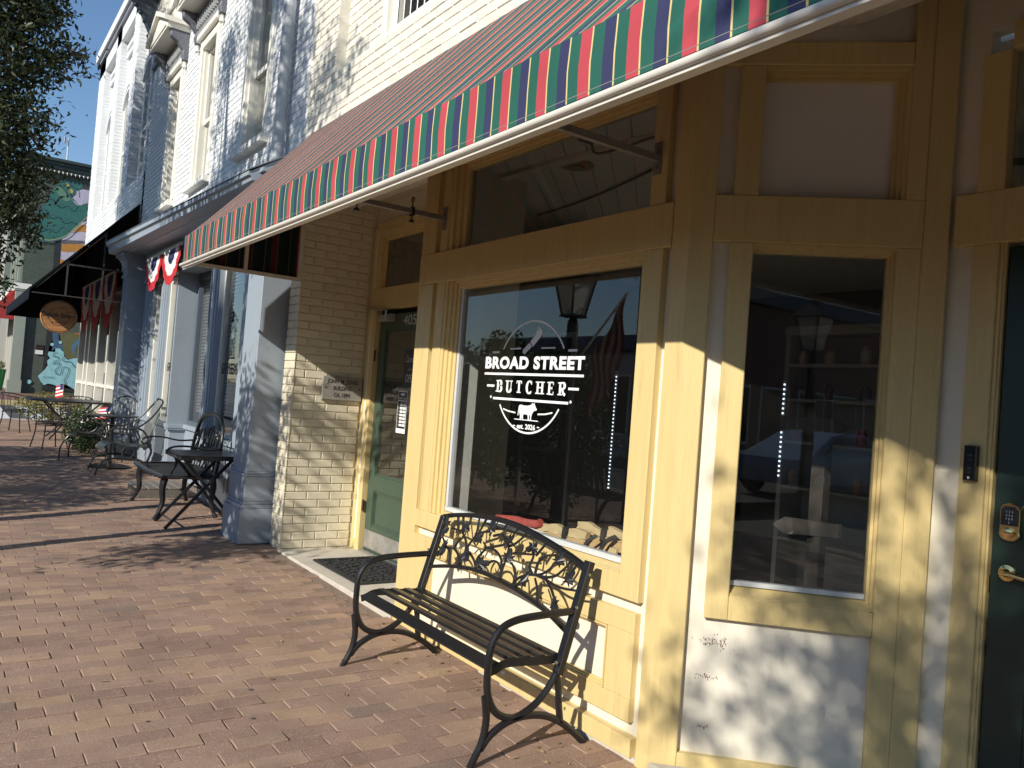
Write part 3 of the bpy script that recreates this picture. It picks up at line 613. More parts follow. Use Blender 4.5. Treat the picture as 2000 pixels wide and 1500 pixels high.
m = MB(); m.lathe([(0.0, 0.0), (0.05, 0.0), (0.05, 0.018), (0.115, 0.020), (0.115, 0.028), (0, 0.028)], 24, (-4.10, 0.74, 3.045)); P('recessed_light', m, mat('light_trim', (0.45, 0.36, 0.26), 0.5))
m = MB(); m.box(-3.70, -3.56, 0.42, 0.50, 3.062, 3.072); m.box(-3.66, -3.60, 0.44, 0.48, 3.045, 3.062)
m.tube(smoothpath([(-3.63, 0.46, 3.05), (-3.62, 0.50, 2.99), (-3.45, 0.55, 3.0), (-3.20, 0.62, 3.03), (-3.22, 0.85, 3.05), (-3.6, 1.05, 3.06), (-4.6, 1.3, 3.06), (-5.4, 1.4, 3.06)], 6), 0.008, 6); P('ceiling_cable', m, mat('grey_cable', (0.25, 0.22, 0.19), 0.6), smooth=True)
# window display shelf, lining, fridge, shelving, track lights
m = MB(); m.box(-4.25, -2.42, 0.10, 0.62, 0.70, 0.745); P('display_shelf', m, BKC)
m = MB(); m.box(-4.31, -4.272, 0.095, 0.215, 0.70, 2.98); P('window_lining', m, mat('white_lining', (0.78, 0.77, 0.72), 0.5, 0.05, 8, 0.2, 30, stretch=(60, 60, 2)))
fr_ = thing('refrigerated_case', 'tall dark refrigerated display case with steel frame seen through the main shop window', 'fridge', (-5.7, 1.7, 0.06))
m = MB(); m.box(-6.4, -5.0, 1.6, 2.3, 0.06, 0.22); m.box(-6.4, -5.0, 2.26, 2.3, 0.22, 2.1); m.box(-6.4, -5.0, 1.6, 2.3, 2.1, 2.3); m.box(-6.4, -6.36, 1.6, 2.26, 0.22, 2.1); m.box(-5.04, -5.0, 1.6, 2.26, 0.22, 2.1); m.build('cabinet', BKC, fr_)
m = MB()
for x in (-6.38, -5.65, -5.02): m.box(x-0.018, x+0.018, 1.57, 1.598, 0.22, 2.1)
m.box(-6.4, -5.0, 1.572, 1.598, 0.58, 0.615); m.box(-6.4, -5.0, 1.572, 1.598, 2.06, 2.1); m.build('frame', STL, fr_)
for z in (0.75, 1.1, 1.45, 1.8):
    m = MB(); m.box(-6.35, -5.05, 1.75, 2.2, z, z+0.015); m.build('shelf', mat('case_shelf', (0.12, 0.12, 0.12), 0.4), fr_)
LED = emis('led_strip', (0.75, 0.85, 1.0), 2.2)
def led(x, y, z0, z1, lab):
    t = thing('led_strip', lab, 'light strip', (x, y, z0))
    m = MB(); m.box(x-0.014, x+0.014, y, y+0.006, z0, z1); m.build('strip_backing', mat('led_tape', (0.2, 0.2, 0.2), 0.5), t)
    m = MB(); n = int((z1-z0)/0.028)
    for k in range(n): m.box(x-0.0045, x+0.0045, y-0.004, y-0.0005, z0+k*0.028, z0+k*0.028+0.009)
    m.build('diodes', LED, t)
led(-4.405, 1.50, 0.93, 1.79, 'vertical strip of small white lights behind the lettered window')
led(-2.955, 1.50, 1.19, 1.76, 'vertical strip of small white lights behind the angled window')
sh = thing('shelf_unit', 'white wall shelf unit with jars and packets behind the angled window', 'shelves', (-2.2, 3.2, 0.06))
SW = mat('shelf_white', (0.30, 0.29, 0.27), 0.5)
m = MB(); m.box(-4.0, -3.96, 2.9, 3.2, 0.1, 2.2); m.box(-2.55, -2.51, 2.9, 3.2, 0.1, 2.2); m.box(-2.0, -1.96, 2.9, 3.2, 0.1, 2.2); m.box(-4.0, -1.96, 3.18, 3.22, 0.1, 2.2); m.box(-4.0, -1.96, 2.88, 3.2, 2.2, 2.26); m.build('case', SW, sh)
for z in (0.6, 1.0, 1.35, 1.68, 1.95):
    m = MB(); m.box(-3.96, -2.0, 2.9, 3.18, z, z+0.02); m.build('shelf', SW, sh)
jm = [mat('jar_amber', (0.45, 0.22, 0.06), 0.2), mat('jar_red', (0.45, 0.06, 0.04), 0.25), mat('packet_dark', (0.06, 0.05, 0.05), 0.5), mat('packet_cream', (0.55, 0.48, 0.36), 0.5)]
for k in range(26):
    z = (1.02, 1.37, 1.70, 1.97)[k % 4]; x = -3.9+(k//4)*0.27+rng.uniform(-.03, .03)
    m = MB(); r_ = rng.uniform(.028, .04); h_ = rng.uniform(.10, .15)
    m.lathe([(r_, 0), (r_, h_*.75), (r_*.7, h_*.82), (r_*.7, h_), (0, h_)], 10, (x, 2.98, z))
    o = m.build('jar', jm[k % 4], loc=(x, 2.98, z), smooth=True); tag(o, '%s on the %s white shelf inside the shop, number %s from the left' % (('amber jar', 'red jar', 'dark packet', 'cream packet')[k % 4], ('bottom', 'second', 'third', 'top')[k % 4], ('one', 'two', 'three', 'four', 'five', 'six', 'seven')[k//4]), 'jar', 'jars and packets on the inside shelves')
tl = thing('track_light', 'ceiling track with three small spotlights seen through the angled window', 'track light', (-2.4, 1.6, 3.0))
m = MB(); m.bar([(-3.6, 1.25, 2.96), (-1.75, 2.1, 2.96)], 0.035, 0.03); m.build('track', mat('track_grey', (0.12, 0.11, 0.11), 0.5), tl)
for k, u in enumerate((0.05, 0.62, 0.97)):
    x, y = -3.6+1.85*u, 1.25+0.85*u
    m = MB(); m.tube([(x, y, 2.95), (x, y, 2.87), (x+0.02, y-0.05, 2.80)], 0.010, 6); m.tube([(x+0.02, y-0.05, 2.83), (x+0.03, y-0.12, 2.74)], 0.03, 10); hd = m.build('spotlight', mat('spot_grey', (0.2, 0.19, 0.18), 0.4), tl, smooth=True)
    m = MB(); m.tube([(x+0.0305, y-0.123, 2.737), (x+0.031, y-0.126, 2.733)], 0.024, 10); m.build('lamp_face', emis('spot_glow', (1, 0.8, 0.5), 30.0 if k == 2 else 3.0), hd)
# wooden arrow signpost
sp = thing('signpost', 'pale wooden post with blank arrow boards standing inside the angled window', 'signpost', (-2.28, 0.90, 0.06))
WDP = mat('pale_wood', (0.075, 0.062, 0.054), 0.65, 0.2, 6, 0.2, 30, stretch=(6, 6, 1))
sx, sy = -2.28, 0.90
m = MB(); m.box(sx-0.035, sx+0.035, sy-0.03, sy+0.03, 0.06, 1.62); m.build('post', WDP, sp, bevel=.004)
m = MB(); m.bar([(sx-0.3, sy-0.16, 0.10), (sx+0.3, sy+0.16, 0.10)], 0.07, 0.07); m.build('foot', WDP, sp)
for z, s_ in ((1.50, 1), (1.02, -1)):
    m = MB(); poly = [(-0.15, -0.032), (0.10, -0.040), (0.16, 0.0), (0.10, 0.040), (-0.15, 0.034)]
    m.prism([(p*s_, q) for p, q in poly], -0.065, -0.045, lambda p, q, t: (sx+p*0.8+t*0.3, sy+p*0.55+t, z+q)); m.build('arrow_board', WDP, sp, bevel=.003)
# folded canvas garments and towels on the window shelf
CNV = mat('tan_canvas', (0.60, 0.40, 0.19), 0.8, 0.18, 9, 0.5, 45); CND = mat('canvas_band', (0.66, 0.50, 0.28), 0.8, 0.15, 12, 0.4, 50); STR = mat('black_webbing', (0.03, 0.028, 0.028), 0.7)
def rumple(mb, x0, x1, y, z0, zt, nx=26, nz=8, lean=0.10, seed=1, thick=0.02, amp=0.006):
    rr = random.Random(seed); ph = [rr.uniform(0, 6) for _ in range(6)]; F = []; V = []
    for side in (0, 1):
        for j in range(nz+1):
            for i in range(nx+1):
                u, v = i/nx, j/nz
                x = x0+(x1-x0)*u; top = zt(u)
                w_ = amp*(sin(u*23+ph[0]+v*3)*0.5+sin(u*9+ph[1]-v*5)*0.8+sin(v*11+u*17+ph[2])*0.4)
                V.append((x+w_*0.3, y+lean*v+w_*(0.4+0.6*(1-v))+side*thick, z0+(top-z0)*v+w_*0.25))
    n1 = (nx+1)*(nz+1)
    for j in range(nz):
        for i in range(nx):
            a = j*(nx+1)+i
            F += [(a, a+1, a+nx+2, a+nx+1), (n1+a, n1+a+nx+1, n1+a+nx+2, n1+a+1)]
    for i in range(nx):
        a = nz*(nx+1)+i; F.append((a, a+1, n1+a+1, n1+a))
    for j in range(nz):
        a = j*(nx+1); F.append((a, a+nx+1, n1+a+nx+1, n1+a)); c_ = a+nx; F.append((c_, n1+c_, n1+c_+nx+1, c_+nx+1))
    return mb.vf(V, F)
def garment(label, x0, x1, y, zl, zr, zb, seed, lean=0.08):
    zt = lambda u: zl+(zr-zl)*u+0.006*sin(u*14+seed)
    t = thing('canvas_garment', label, 'clothing', ((x0+x1)/2, y, 0.746), 'tan canvas workwear laid in the window')
    m = MB(); rumple(m, x0, x1, y, zb, lambda u: zt(u)-0.042, seed=seed, lean=lean); m.build('cloth', CNV, t, smooth=True)
    m = MB(); rumple(m, x0-0.004, x1+0.004, y+lean-0.006, zl-0.042, lambda u: zt(u), nz=3, seed=seed+9, lean=0.005, thick=0.03, amp=0.004)
    for k, v in enumerate(m.V):                                        # follow the slope of the top edge
        u = (v[0]-x0)/(x1-x0); m.V[k] = (v[0], v[1], v[2]+(zr-zl)*u*(1-min(1, max(0, (v[2]-(zl-0.042))/0.05))))
    m.build('waistband', CND, t, smooth=True)
    m = MB(); m.tube([(x0+(x1-x0)*k/20, y+lean-0.012, zt(k/20)-0.046+0.001*sin(k*2.1)) for k in range(21)], 0.0022, 5); m.build('stitching', bpy.data.materials.get('pale_thread') or mat('pale_thread', (0.72, 0.62, 0.42), 0.8), t)
    for k, u in enumerate((0.62,)):
        x = x0+(x1-x0)*u; z1 = zl+(zr-zl)*u
        m = MB(); m.hexa([(x-0.012, y+lean-0.03, z1-0.06), (x+0.014, y+lean-0.03, z1-0.06), (x+0.014, y+lean-0.02, z1-0.06), (x-0.012, y+lean-0.02, z1-0.06), (x-0.012, y+lean-0.025, z1+0.004), (x+0.014, y+lean-0.025, z1+0.004), (x+0.014, y+lean+0.03, z1+0.008), (x-0.012, y+lean+0.03, z1+0.008)]); m.build('belt_loop', STR, t)
    return t
g1 = garment('tan canvas garment, leftmost in the window, beside the red towel', -3.60, -3.20, 0.19, 0.845, 0.862, 0.747, 3)
g2 = garment('tan canvas garment in the middle of the window with a black strap hanging down', -3.36, -3.00, 0.27, 0.892, 0.872, 0.747, 5)
m = MB(); m.bar(smoothpath([(-3.10, 0.255, 0.86), (-3.13, 0.22, 0.82), (-3.12, 0.19, 0.77), (-3.02, 0.17, 0.80), (-2.98, 0.16, 0.75)], 6), 0.020, 0.006, (0, 1, 0)); m.build('strap', STR, g2)
g3 = garment('tan canvas garment at the right end of the window with a blue printed tab', -3.08, -2.68, 0.24, 0.902, 0.886, 0.747, 8)
m = MB(); m.hexa([(-2.96, 0.165, 0.747), (-2.88, 0.165, 0.747), (-2.88, 0.178, 0.747), (-2.96, 0.178, 0.747), (-2.95, 0.215, 0.83), (-2.90, 0.215, 0.83), (-2.90, 0.228, 0.83), (-2.95, 0.228, 0.83)]); tb = m.build('tab', CND, g3)
m = MB(); m.bar(smoothpath([(-3.00, 0.30, 0.87), (-3.01, 0.235, 0.84), (-3.0, 0.17, 0.76)], 6), 0.028, 0.006, (0, 1, 0)); m.build('strap', STR, g3)
m = MB(); m.hexa([(-2.84, 0.17, 0.747), (-2.70, 0.17, 0.747), (-2.70, 0.19, 0.747), (-2.84, 0.19, 0.747), (-2.83, 0.205, 0.79), (-2.69, 0.205, 0.79), (-2.69, 0.22, 0.79), (-2.83, 0.22, 0.79)]); m.build('shadow_patch', mat('canvas_shadow', (0.10, 0.085, 0.05), 0.8), g3)  # dark patch standing in for a shadow among the garments
t = thing('rolled_towel', 'rolled red towel lying on the window shelf left of the canvas garments', 'towel', (-3.8, 0.25, 0.746))
m = MB(); m.tube(smoothpath([(-4.02, 0.27, 0.80), (-3.85, 0.28, 0.818), (-3.72, 0.27, 0.822), (-3.60, 0.26, 0.835), (-3.575, 0.26, 0.85)], 6), 0.022, 10); m.build('roll', mat('red_towel', (0.52, 0.09, 0.07), 0.85, 0.25, 14, 0.6, 60), t, smooth=True)
t = thing('folded_towel', 'white folded towel with a red stripe under the red roll', 'towel', (-3.75, 0.2, 0.746))
m = MB(); rumple(m, -4.05, -3.55, 0.17, 0.747, lambda u: 0.80, seed=21, lean=0.09, thick=0.05, amp=0.006); m.build('cloth', WHT, t, smooth=True)
m = MB(); rumple(m, -4.05, -3.55, 0.195, 0.767, lambda u: 0.777, nz=2, seed=21, lean=0.016, thick=0.004, amp=0.006); m.build('stripe', mat('red_stripe', (0.5, 0.06, 0.06), 0.8), t, smooth=True)

# ================================================================ lettering helper (flat print turned into mesh)
def text(name, s, m, M, size, parent=None, bold=0.0, width=None, shear=0.0, depth=0.0, align='CENTER', spacing=1.0):
    cu = bpy.data.curves.new(name, 'FONT'); cu.body = s; cu.size = size; cu.align_x = align; cu.align_y = 'CENTER'; cu.offset = bold; cu.shear = shear; cu.extrude = depth; cu.space_character = spacing; cu.resolution_u = 4
    o = bpy.data.objects.new(name, cu); COL.objects.link(o)
    dg = bpy.context.evaluated_depsgraph_get(); dg.update()
    me = bpy.data.meshes.new_from_object(o.evaluated_get(dg)); bpy.data.objects.remove(o); bpy.data.curves.remove(cu)
    if width:
        xs = [v.co.x for v in me.vertices]; k = width/(max(xs)-min(xs)); c = (max(xs)+min(xs))/2
        for v in me.vertices: v.co.x = (v.co.x-c)*k
    MM = (WM[parent].inverted() if parent else Matrix.Identity(4)) @ M
    me.transform(MM); me.materials.clear(); me.materials.append(m)
    q = bpy.data.objects.new(name, me); COL.objects.link(q)
    if parent: q.parent = parent; WM[q] = WM[parent]
    else: WM[q] = Matrix.Identity(4)
    return q
def TM(fr, u, n, z):                                                   # text matrix: x along u, y up, facing outward
    o = Vector(fr(u, n, z)); ux = Vector(fr(u+1, n, z))-o; nn = Vector(fr(u, n+1, z))-o
    return Matrix(((ux.x, 0, nn.x, o.x), (ux.y, 0, nn.y, o.y), (0, 1, nn.z, o.z), (0, 0, 0, 1)))
def stroke(mb, pts, w, fr, n, closed=False, taper=None):               # flat ribbon in (u,z) on plane n
    P = [Vector((p[0], p[1])) for p in pts]; N = len(P); V = []; F = []
    for i in range(N):
        a = P[i-1] if i > 0 else (P[-1] if closed else P[i]); c = P[i+1] if i < N-1 else (P[0] if closed else P[i])
        t = (c-a).normalized() if (c-a).length > 0 else Vector((1, 0)); nn = Vector((-t.y, t.x)); k = w/2*(taper[i] if taper else 1)
        V += [fr((P[i]+nn*k).x, n, (P[i]+nn*k).y), fr((P[i]-nn*k).x, n, (P[i]-nn*k).y)]
    for i in range(N if closed else N-1):
        j = (i+1) % N; F.append((2*i, 2*i+1, 2*j+1, 2*j))
    return mb.vf(V, F)
def flat(mb, poly, fr, n): return mb.vf([fr(p, n, q) for p, q in poly], [tuple(range(len(poly)))])

# --- window decal: BROAD STREET BUTCHER
GN = -0.0685                                                           # just in front of the pane
dec = thing('window_decal', 'white BROAD STREET BUTCHER lettering with cleaver and cow on the main window', 'window lettering', (-3.52, 0.0685, 1.34))
text('lettering', 'BROAD STREET', WHT, TM(FAC, -3.519, GN, 1.718), 0.089, dec, bold=0.0042, width=0.897, spacing=1.12)
# serif capitals BUTCHER drawn stroke by stroke
def serifword(parent, x0, x1, z0, z1, fr, n):
    H_ = z1-z0; wd = [0.66, 0.72, 0.66, 0.68, 0.76, 0.62, 0.74]; gap = 0.62; tot = sum(wd)+gap*6; k = (x1-x0)/tot; x = x0
    th, tn, sf = 0.017, 0.007, 0.006
    for ch, w_ in zip('BUTCHER', wd):
        m = MB(); w2 = w_*k; X = lambda u: x+u*w2; Z = lambda v: z0+v*H_
        def stem(u): stroke(m, [(X(u), Z(0)), (X(u), Z(1))], th, fr, n); ser(u, 0); ser(u, 1)
        def ser(u, v, l=0.019): stroke(m, [(X(u)-l, Z(v)+(sf/2 if v == 0 else -sf/2)), (X(u)+l, Z(v)+(sf/2 if v == 0 else -sf/2))], sf, fr, n+0.0003)
        def arc(cu, cv, ru, rv, a0, a1, tp=None):
            N = 14; pts = [(X(cu)+ru*w2*cos(R(a0+(a1-a0)*i/N)), Z(cv)+rv*H_*sin(R(a0+(a1-a0)*i/N))) for i in range(N+1)]
            tt = [0.45+0.75*abs(cos(R(a0+(a1-a0)*i/N))) for i in range(N+1)]; stroke(m, pts, th*0.95, fr, n+0.0002, taper=tt)
        def ln(u0, v0, u1, v1, w=tn): stroke(m, [(X(u0), Z(v0)), (X(u1), Z(v1))], w, fr, n+0.0001)
        if ch == 'B': stem(0.16); ln(0.16, 0.97, 0.5, 0.97); ln(0.16, 0.53, 0.5, 0.53); ln(0.16, 0.03, 0.52, 0.03); arc(0.5, 0.75, 0.36, 0.22, -90, 90); arc(0.5, 0.28, 0.44, 0.25, -90, 90)
        if ch == 'U': ser(0.16, 1); ser(0.86, 1, 0.014); stroke(m, [(X(0.16), Z(0.3)), (X(0.16), Z(1))], th, fr, n); stroke(m, [(X(0.86), Z(0.3)), (X(0.86), Z(1))], tn, fr, n); arc(0.51, 0.3, 0.35, 0.28, 180, 360)
        if ch == 'T': stroke(m, [(X(0.5), Z(0)), (X(0.5), Z(1))], th, fr, n); ser(0.5, 0); ln(0.02, 0.96, 0.98, 0.96, 0.008); ln(0.03, 0.76, 0.03, 0.98, 0.006); ln(0.97, 0.76, 0.97, 0.98, 0.006)
        if ch == 'C': arc(0.56, 0.5, 0.48, 0.5, 52, 308); ln(0.92, 0.72, 0.92, 0.98, 0.007); ln(0.9, 0.05, 0.9, 0.2, 0.007)
        if ch == 'H': stem(0.14); stem(0.86); ln(0.14, 0.52, 0.86, 0.52)
        if ch == 'E': stem(0.18); ln(0.18, 0.97, 0.92, 0.97); ln(0.18, 0.52, 0.7, 0.52); ln(0.18, 0.03, 0.96, 0.03); ln(0.92, 0.76, 0.92, 1, 0.006); ln(0.96, 0, 0.96, 0.25, 0.006); ln(0.7, 0.4, 0.7, 0.64, 0.005)
        if ch == 'R': stem(0.16); ln(0.16, 0.97, 0.5, 0.97); ln(0.16, 0.5, 0.5, 0.5); arc(0.48, 0.735, 0.36, 0.235, -90, 90); stroke(m, [(X(0.45), Z(0.5)), (X(0.72), Z(0.12)), (X(0.98), Z(0.02))], th*0.9, fr, n+0.0004)
        m.build('letter', WHT, parent, recalc=False); x += (w_+gap)*k
serifword(dec, -3.829, -3.206, 1.556, 1.622, FAC, GN)
m = MB(); lw = 0.0125
stroke(m, [(-3.969, 1.658), (-3.071, 1.658)], 0.013, FAC, GN); stroke(m, [(-3.862, 1.518), (-3.177, 1.518)], 0.013, FAC, GN)
for a, c in (((-3.934, 1.589), (-3.857, 1.589)), ((-3.185, 1.591), (-3.102, 1.591)), ((-3.901, 1.781), (-3.832, 1.781)), ((-3.208, 1.786), (-3.135, 1.786))): stroke(m, [a, c], lw, FAC, GN)
stroke(m, [(-3.726, 1.800), (-3.623, 1.800)], 0.008, FAC, GN); stroke(m, [(-3.436, 1.801), (-3.317, 1.801)], 0.008, FAC, GN)
for x, z in ((-3.885, 1.525), (-3.159, 1.525)): flat(m, [(x+0.008*cos(k*pi/5), z+0.008*sin(k*pi/5)) for k in range(10)], FAC, GN)
m.build('rule_lines', WHT, dec, recalc=False)
m = MB(); cx, rx, ry = -3.518, 0.317, 0.303; cz = 1.645
stroke(m, [(cx+rx*cos(R(a)), cz+ry*sin(R(a))) for a in range(30, 151, 5)], 0.0105, FAC, GN)
m.build('arc', WHT, dec, recalc=False); m = MB()
stroke(m, [(cx+rx*cos(R(a)), cz+ry*sin(R(a))) for a in range(212, 329, 4)], 0.0105, FAC, GN)
m.build('arc', WHT, dec, recalc=False); m = MB()
stroke(m, [(-3.751, 1.462), (-3.70, 1.452), (-3.629, 1.446)], 0.008, FAC, GN); stroke(m, [(-3.426, 1.448), (-3.36, 1.452), (-3.30, 1.463)], 0.008, FAC, GN)
m.build('flourish', WHT, dec, recalc=False)
m = MB(); flat(m, [(-3.474, 1.918), (-3.462, 1.912), (-3.433, 1.888), (-3.440, 1.868), (-3.513, 1.808), (-3.541, 1.838), (-3.50, 1.868)], FAC, GN); flat(m, [(-3.544, 1.834), (-3.52, 1.812), (-3.553, 1.790), (-3.578, 1.772), (-3.592, 1.771), (-3.606, 1.778), (-3.604, 1.792), (-3.58, 1.808)], FAC, GN)
m.build('cleaver', WHT, dec, recalc=False)
m = MB(); flat(m, [(-3.471, 1.904+0.003), (-3.465, 1.9), (-3.468, 1.893), (-3.474, 1.897)], FAC, GN+0.0005); stroke(m, [(-3.437, 1.866), (-3.505, 1.812)], 0.003, FAC, GN+0.0005); stroke(m, [(-3.548, 1.833), (-3.521, 1.809)], 0.003, FAC, GN+0.0005)
for x, z in ((-3.556, 1.812), (-3.573, 1.797), (-3.59, 1.782)): flat(m, [(x+0.0035*cos(k*pi/3), z+0.0035*sin(k*pi/3)) for k in range(6)], FAC, GN+0.0005)
m.build('cleaver_marks', SGN, dec, recalc=False)
m = MB()
flat(m, [(-3.598, 1.489), (-3.583, 1.493), (-3.55, 1.489), (-3.515, 1.490), (-3.492, 1.495), (-3.482, 1.500), (-3.484, 1.507), (-3.474, 1.503), (-3.466, 1.502), (-3.456, 1.508), (-3.459, 1.499), (-3.452, 1.492), (-3.446, 1.483), (-3.436, 1.474), (-3.440, 1.466), (-3.452, 1.467), (-3.462, 1.462), (-3.472, 1.452), (-3.486, 1.444), (-3.52, 1.441), (-3.56, 1.443), (-3.585, 1.448), (-3.594, 1.462)], FAC, GN)
for q in ([(-3.594, 1.466), (-3.571, 1.447), (-3.566, 1.432), (-3.572, 1.413), (-3.584, 1.413), (-3.584, 1.432), (-3.592, 1.447)], [(-3.572, 1.446), (-3.552, 1.445), (-3.556, 1.430), (-3.553, 1.413), (-3.562, 1.413), (-3.568, 1.430)],
          [(-3.519, 1.445), (-3.498, 1.447), (-3.501, 1.43), (-3.499, 1.413), (-3.510, 1.413), (-3.512, 1.43)], [(-3.497, 1.447), (-3.474, 1.452), (-3.481, 1.43), (-3.480, 1.413), (-3.491, 1.413), (-3.490, 1.43)], [(-3.598, 1.489), (-3.602, 1.478), (-3.605, 1.45), (-3.608, 1.433), (-3.600, 1.433), (-3.598, 1.452), (-3.594, 1.472)]): flat(m, q, FAC, GN+0.0003)
stroke(m, [(-3.636, 1.4115), (-3.418, 1.4115)], 0.005, FAC, GN+0.0001)
m.build('cow', WHT, dec, recalc=False)
text('lettering', 'est. 2026', WHT, TM(FAC, -3.523, GN, 1.374), 0.038, dec, bold=0.0012, width=0.168)
m = MB(); stroke(m, [(-3.645, 1.375), (-3.622, 1.375)], 0.006, FAC, GN); stroke(m, [(-3.424, 1.379), (-3.402, 1.379)], 0.006, FAC, GN); m.build('dash', WHT, dec, recalc=False)
# --- door 405: number, open sign, hours
NUM = mat('number_silver', (0.62, 0.62, 0.58), 0.4)
text('door_number', '405', NUM, TM(REC, -6.17, 0.0015, 2.135), 0.125, door, width=0.23)
t = thing('open_sign', 'dark sign reading Come in OPEN behind the glass of the left door', 'sign', (-6.12, 0.714, 1.56))
m = MB(); m.box(-6.235, -5.99, -0.0145, -0.0115, 1.56, 1.885, REC); m.build('board', mat('chalk_black', (0.035, 0.034, 0.034), 0.5), t)
CHK = mat('chalk_white', (0.5, 0.5, 0.48), 0.6)
text('lettering', 'Come in', CHK, TM(REC, -6.11, -0.0110, 1.80), 0.08, t, width=0.19, shear=0.3)
text('lettering', "we're", CHK, TM(REC, -6.12, -0.0110, 1.715), 0.034, t)
text('lettering', 'OPEN', CHK, TM(REC, -6.11, -0.0110, 1.635), 0.095, t, width=0.17, bold=0.001)
t = thing('hours_sign', 'black and white business hours card below the open sign on the left door', 'sign', (-6.2, 0.714, 1.19))
hx0, hx1, hz0, hz1 = -6.30, -6.135, 1.165, 1.525
m = MB(); m.box(hx0, hx1, -0.0145, -0.0125, hz0, hz1, REC); m.build('card', WHT, t)
m = MB(); m.vf([REC(hx0+.006, -0.0121, 1.446), REC(hx1-.006, -0.0121, 1.446), REC(hx1-.006, -0.0121, hz1-.006), REC(hx0+.006, -0.0121, hz1-.006)], [(0, 1, 2, 3)]); m.vf([REC(hx0+.006, -0.0121, 1.205), REC(hx1-.006, -0.0121, 1.205), REC(hx1-.006, -0.0121, 1.440), REC(hx0+.006, -0.0121, 1.440)], [(0, 1, 2, 3)]); m.build('black_field', SGN, t, recalc=False)
text('lettering', 'BUSINESS HOURS', WHT, TM(REC, -6.2175, -0.0117, 1.463), 0.026, t, width=0.14)
m = MB(); m.box(-6.255, -6.18, -0.0121, -0.0117, 1.487, 1.508, REC); m.build('welcome_tab', WHT, t); text('lettering', 'WELCOME', SGN, TM(REC, -6.2175, -0.0113, 1.4975), 0.014, t)
text('lettering', 'OPEN   CLOSE', WHT, TM(REC, -6.195, -0.0117, 1.430), 0.013, t)
for k in range(7):
    z = 1.408-k*0.029
    m = MB(); m.box(-6.252, -6.203, -0.0121, -0.0117, z-0.010, z+0.010, REC); m.box(-6.196, -6.147, -0.0121, -0.0117, z-0.010, z+0.010, REC); m.build('hour_box', WHT, t)
    text('lettering', 'SMTWTFS'[k], WHT, TM(REC, -6.275, -0.0117, z), 0.018, t)
# --- plaque on the brick reveal
t = thing('plaque', 'grey stone plaque reading JOHN M JONES BUILDING CA. 1894 on the brick reveal', 'plaque', (-6.93, 0.452, 1.40))
m = MB(); m.cbox(0.262, 0.645, 0.013, 0.042, 1.40, 1.612, .004, SID); m.build('slab', STN, t)
DL = mat('plaque_letter', (0.05, 0.045, 0.04), 0.6)
for s_, z, w_ in (('JOHN  M  JONES', 1.568, 0.285), ('BUILDING', 1.507, 0.165), ('CA. 1894', 1.445, 0.15)): text('lettering', s_, DL, TM(SID, 0.452, 0.0435, z), 0.052, t, width=w_*1.04, bold=0.0012)
for u in (0.29, 0.618):
    m = MB(); m.lathe([(0.008, 0), (0.007, 0.004), (0, 0.005)], 10, fr=lambda a, b_, c_: SID(u+a, 0.042+c_, 1.51+b_)); m.build('screw', DL, t)
# --- doorbell camera
t = thing('video_doorbell', 'black video doorbell on the yellow casing left of the dark green door', 'doorbell', (-1.513, 0.70, 1.335))
m = MB(); m.cbox(-1.537, -1.490, 0.0005, 0.026, 1.336, 1.470, .004, RD); m.build('case', mat('gloss_black', (0.012, 0.012, 0.013), 0.2), t)
for z, r_ in ((1.425, 0.013), (1.375, 0.012)):
    m = MB(); m.lathe([(r_, 0), (r_, 0.002), (r_*0.7, 0.003), (0, 0.0015)], 16, fr=lambda a, b_, c_: RD(-1.5135+a, 0.0262+c_, z+b_)); m.build('lens' if z > 1.4 else 'button', mat('lens_black', (0.02, 0.02, 0.022), 0.08), t, smooth=True)
m = MB(); m.lathe([(0.005, 0), (0.005, 0.001), (0, 0.001)], 10, fr=lambda a, b_, c_: RD(-1.5135+a, 0.0262+c_, 1.348+b_)); m.build('light', WHT, t)
for i, r_ in enumerate(('1 2 3', '4 5 6', '7 8 9', '0')): text('lettering', r_, WHT, TM(RD, KX, -0.0076, 1.238-i*0.0135), 0.0125, kp)
# --- door mat
t = thing('door_mat', 'black rubber scrollwork mat on the concrete step of door 405', 'mat', (-5.85, 0.38, 0.062))
mx0, mx1, my0, my1 = -6.42, -5.52, 0.105, 0.66
m = MB(); zt = 0.078
for a in ((mx0, mx1, my0, my0+0.03), (mx0, mx1, my1-0.03, my1), (mx0, mx0+0.03, my0+0.031, my1-0.031), (mx1-0.03, mx1, my0+0.031, my1-0.031)): m.box(*a, 0.0625, zt)
m.build('border', RUB, t, bevel=0.003)
m = MB(); rr = random.Random(4)
for i in range(11):
    for j in range(7):
        cx_, cy_ = mx0+0.06+i*0.078+(0.039 if j % 2 else 0), my0+0.055+j*0.074; ph = rr.uniform(0, 6.28)
        if cx_ > mx1-0.05: continue
        sp_l = [(cx_+(0.012+0.0042*k)*cos(ph+k*0.62), cy_+(0.012+0.0042*k)*sin(ph+k*0.62), 0.070) for k in range(9)]
        m.tube(sp_l, 0.0075, 5)
m.build('scrolls', RUB, t, smooth=True, kind='stuff')
m = MB(); m.box(mx0+0.031, mx1-0.031, my0+0.031, my1-0.031, 0.0625, 0.0655); m.build('backing', RUB, t)
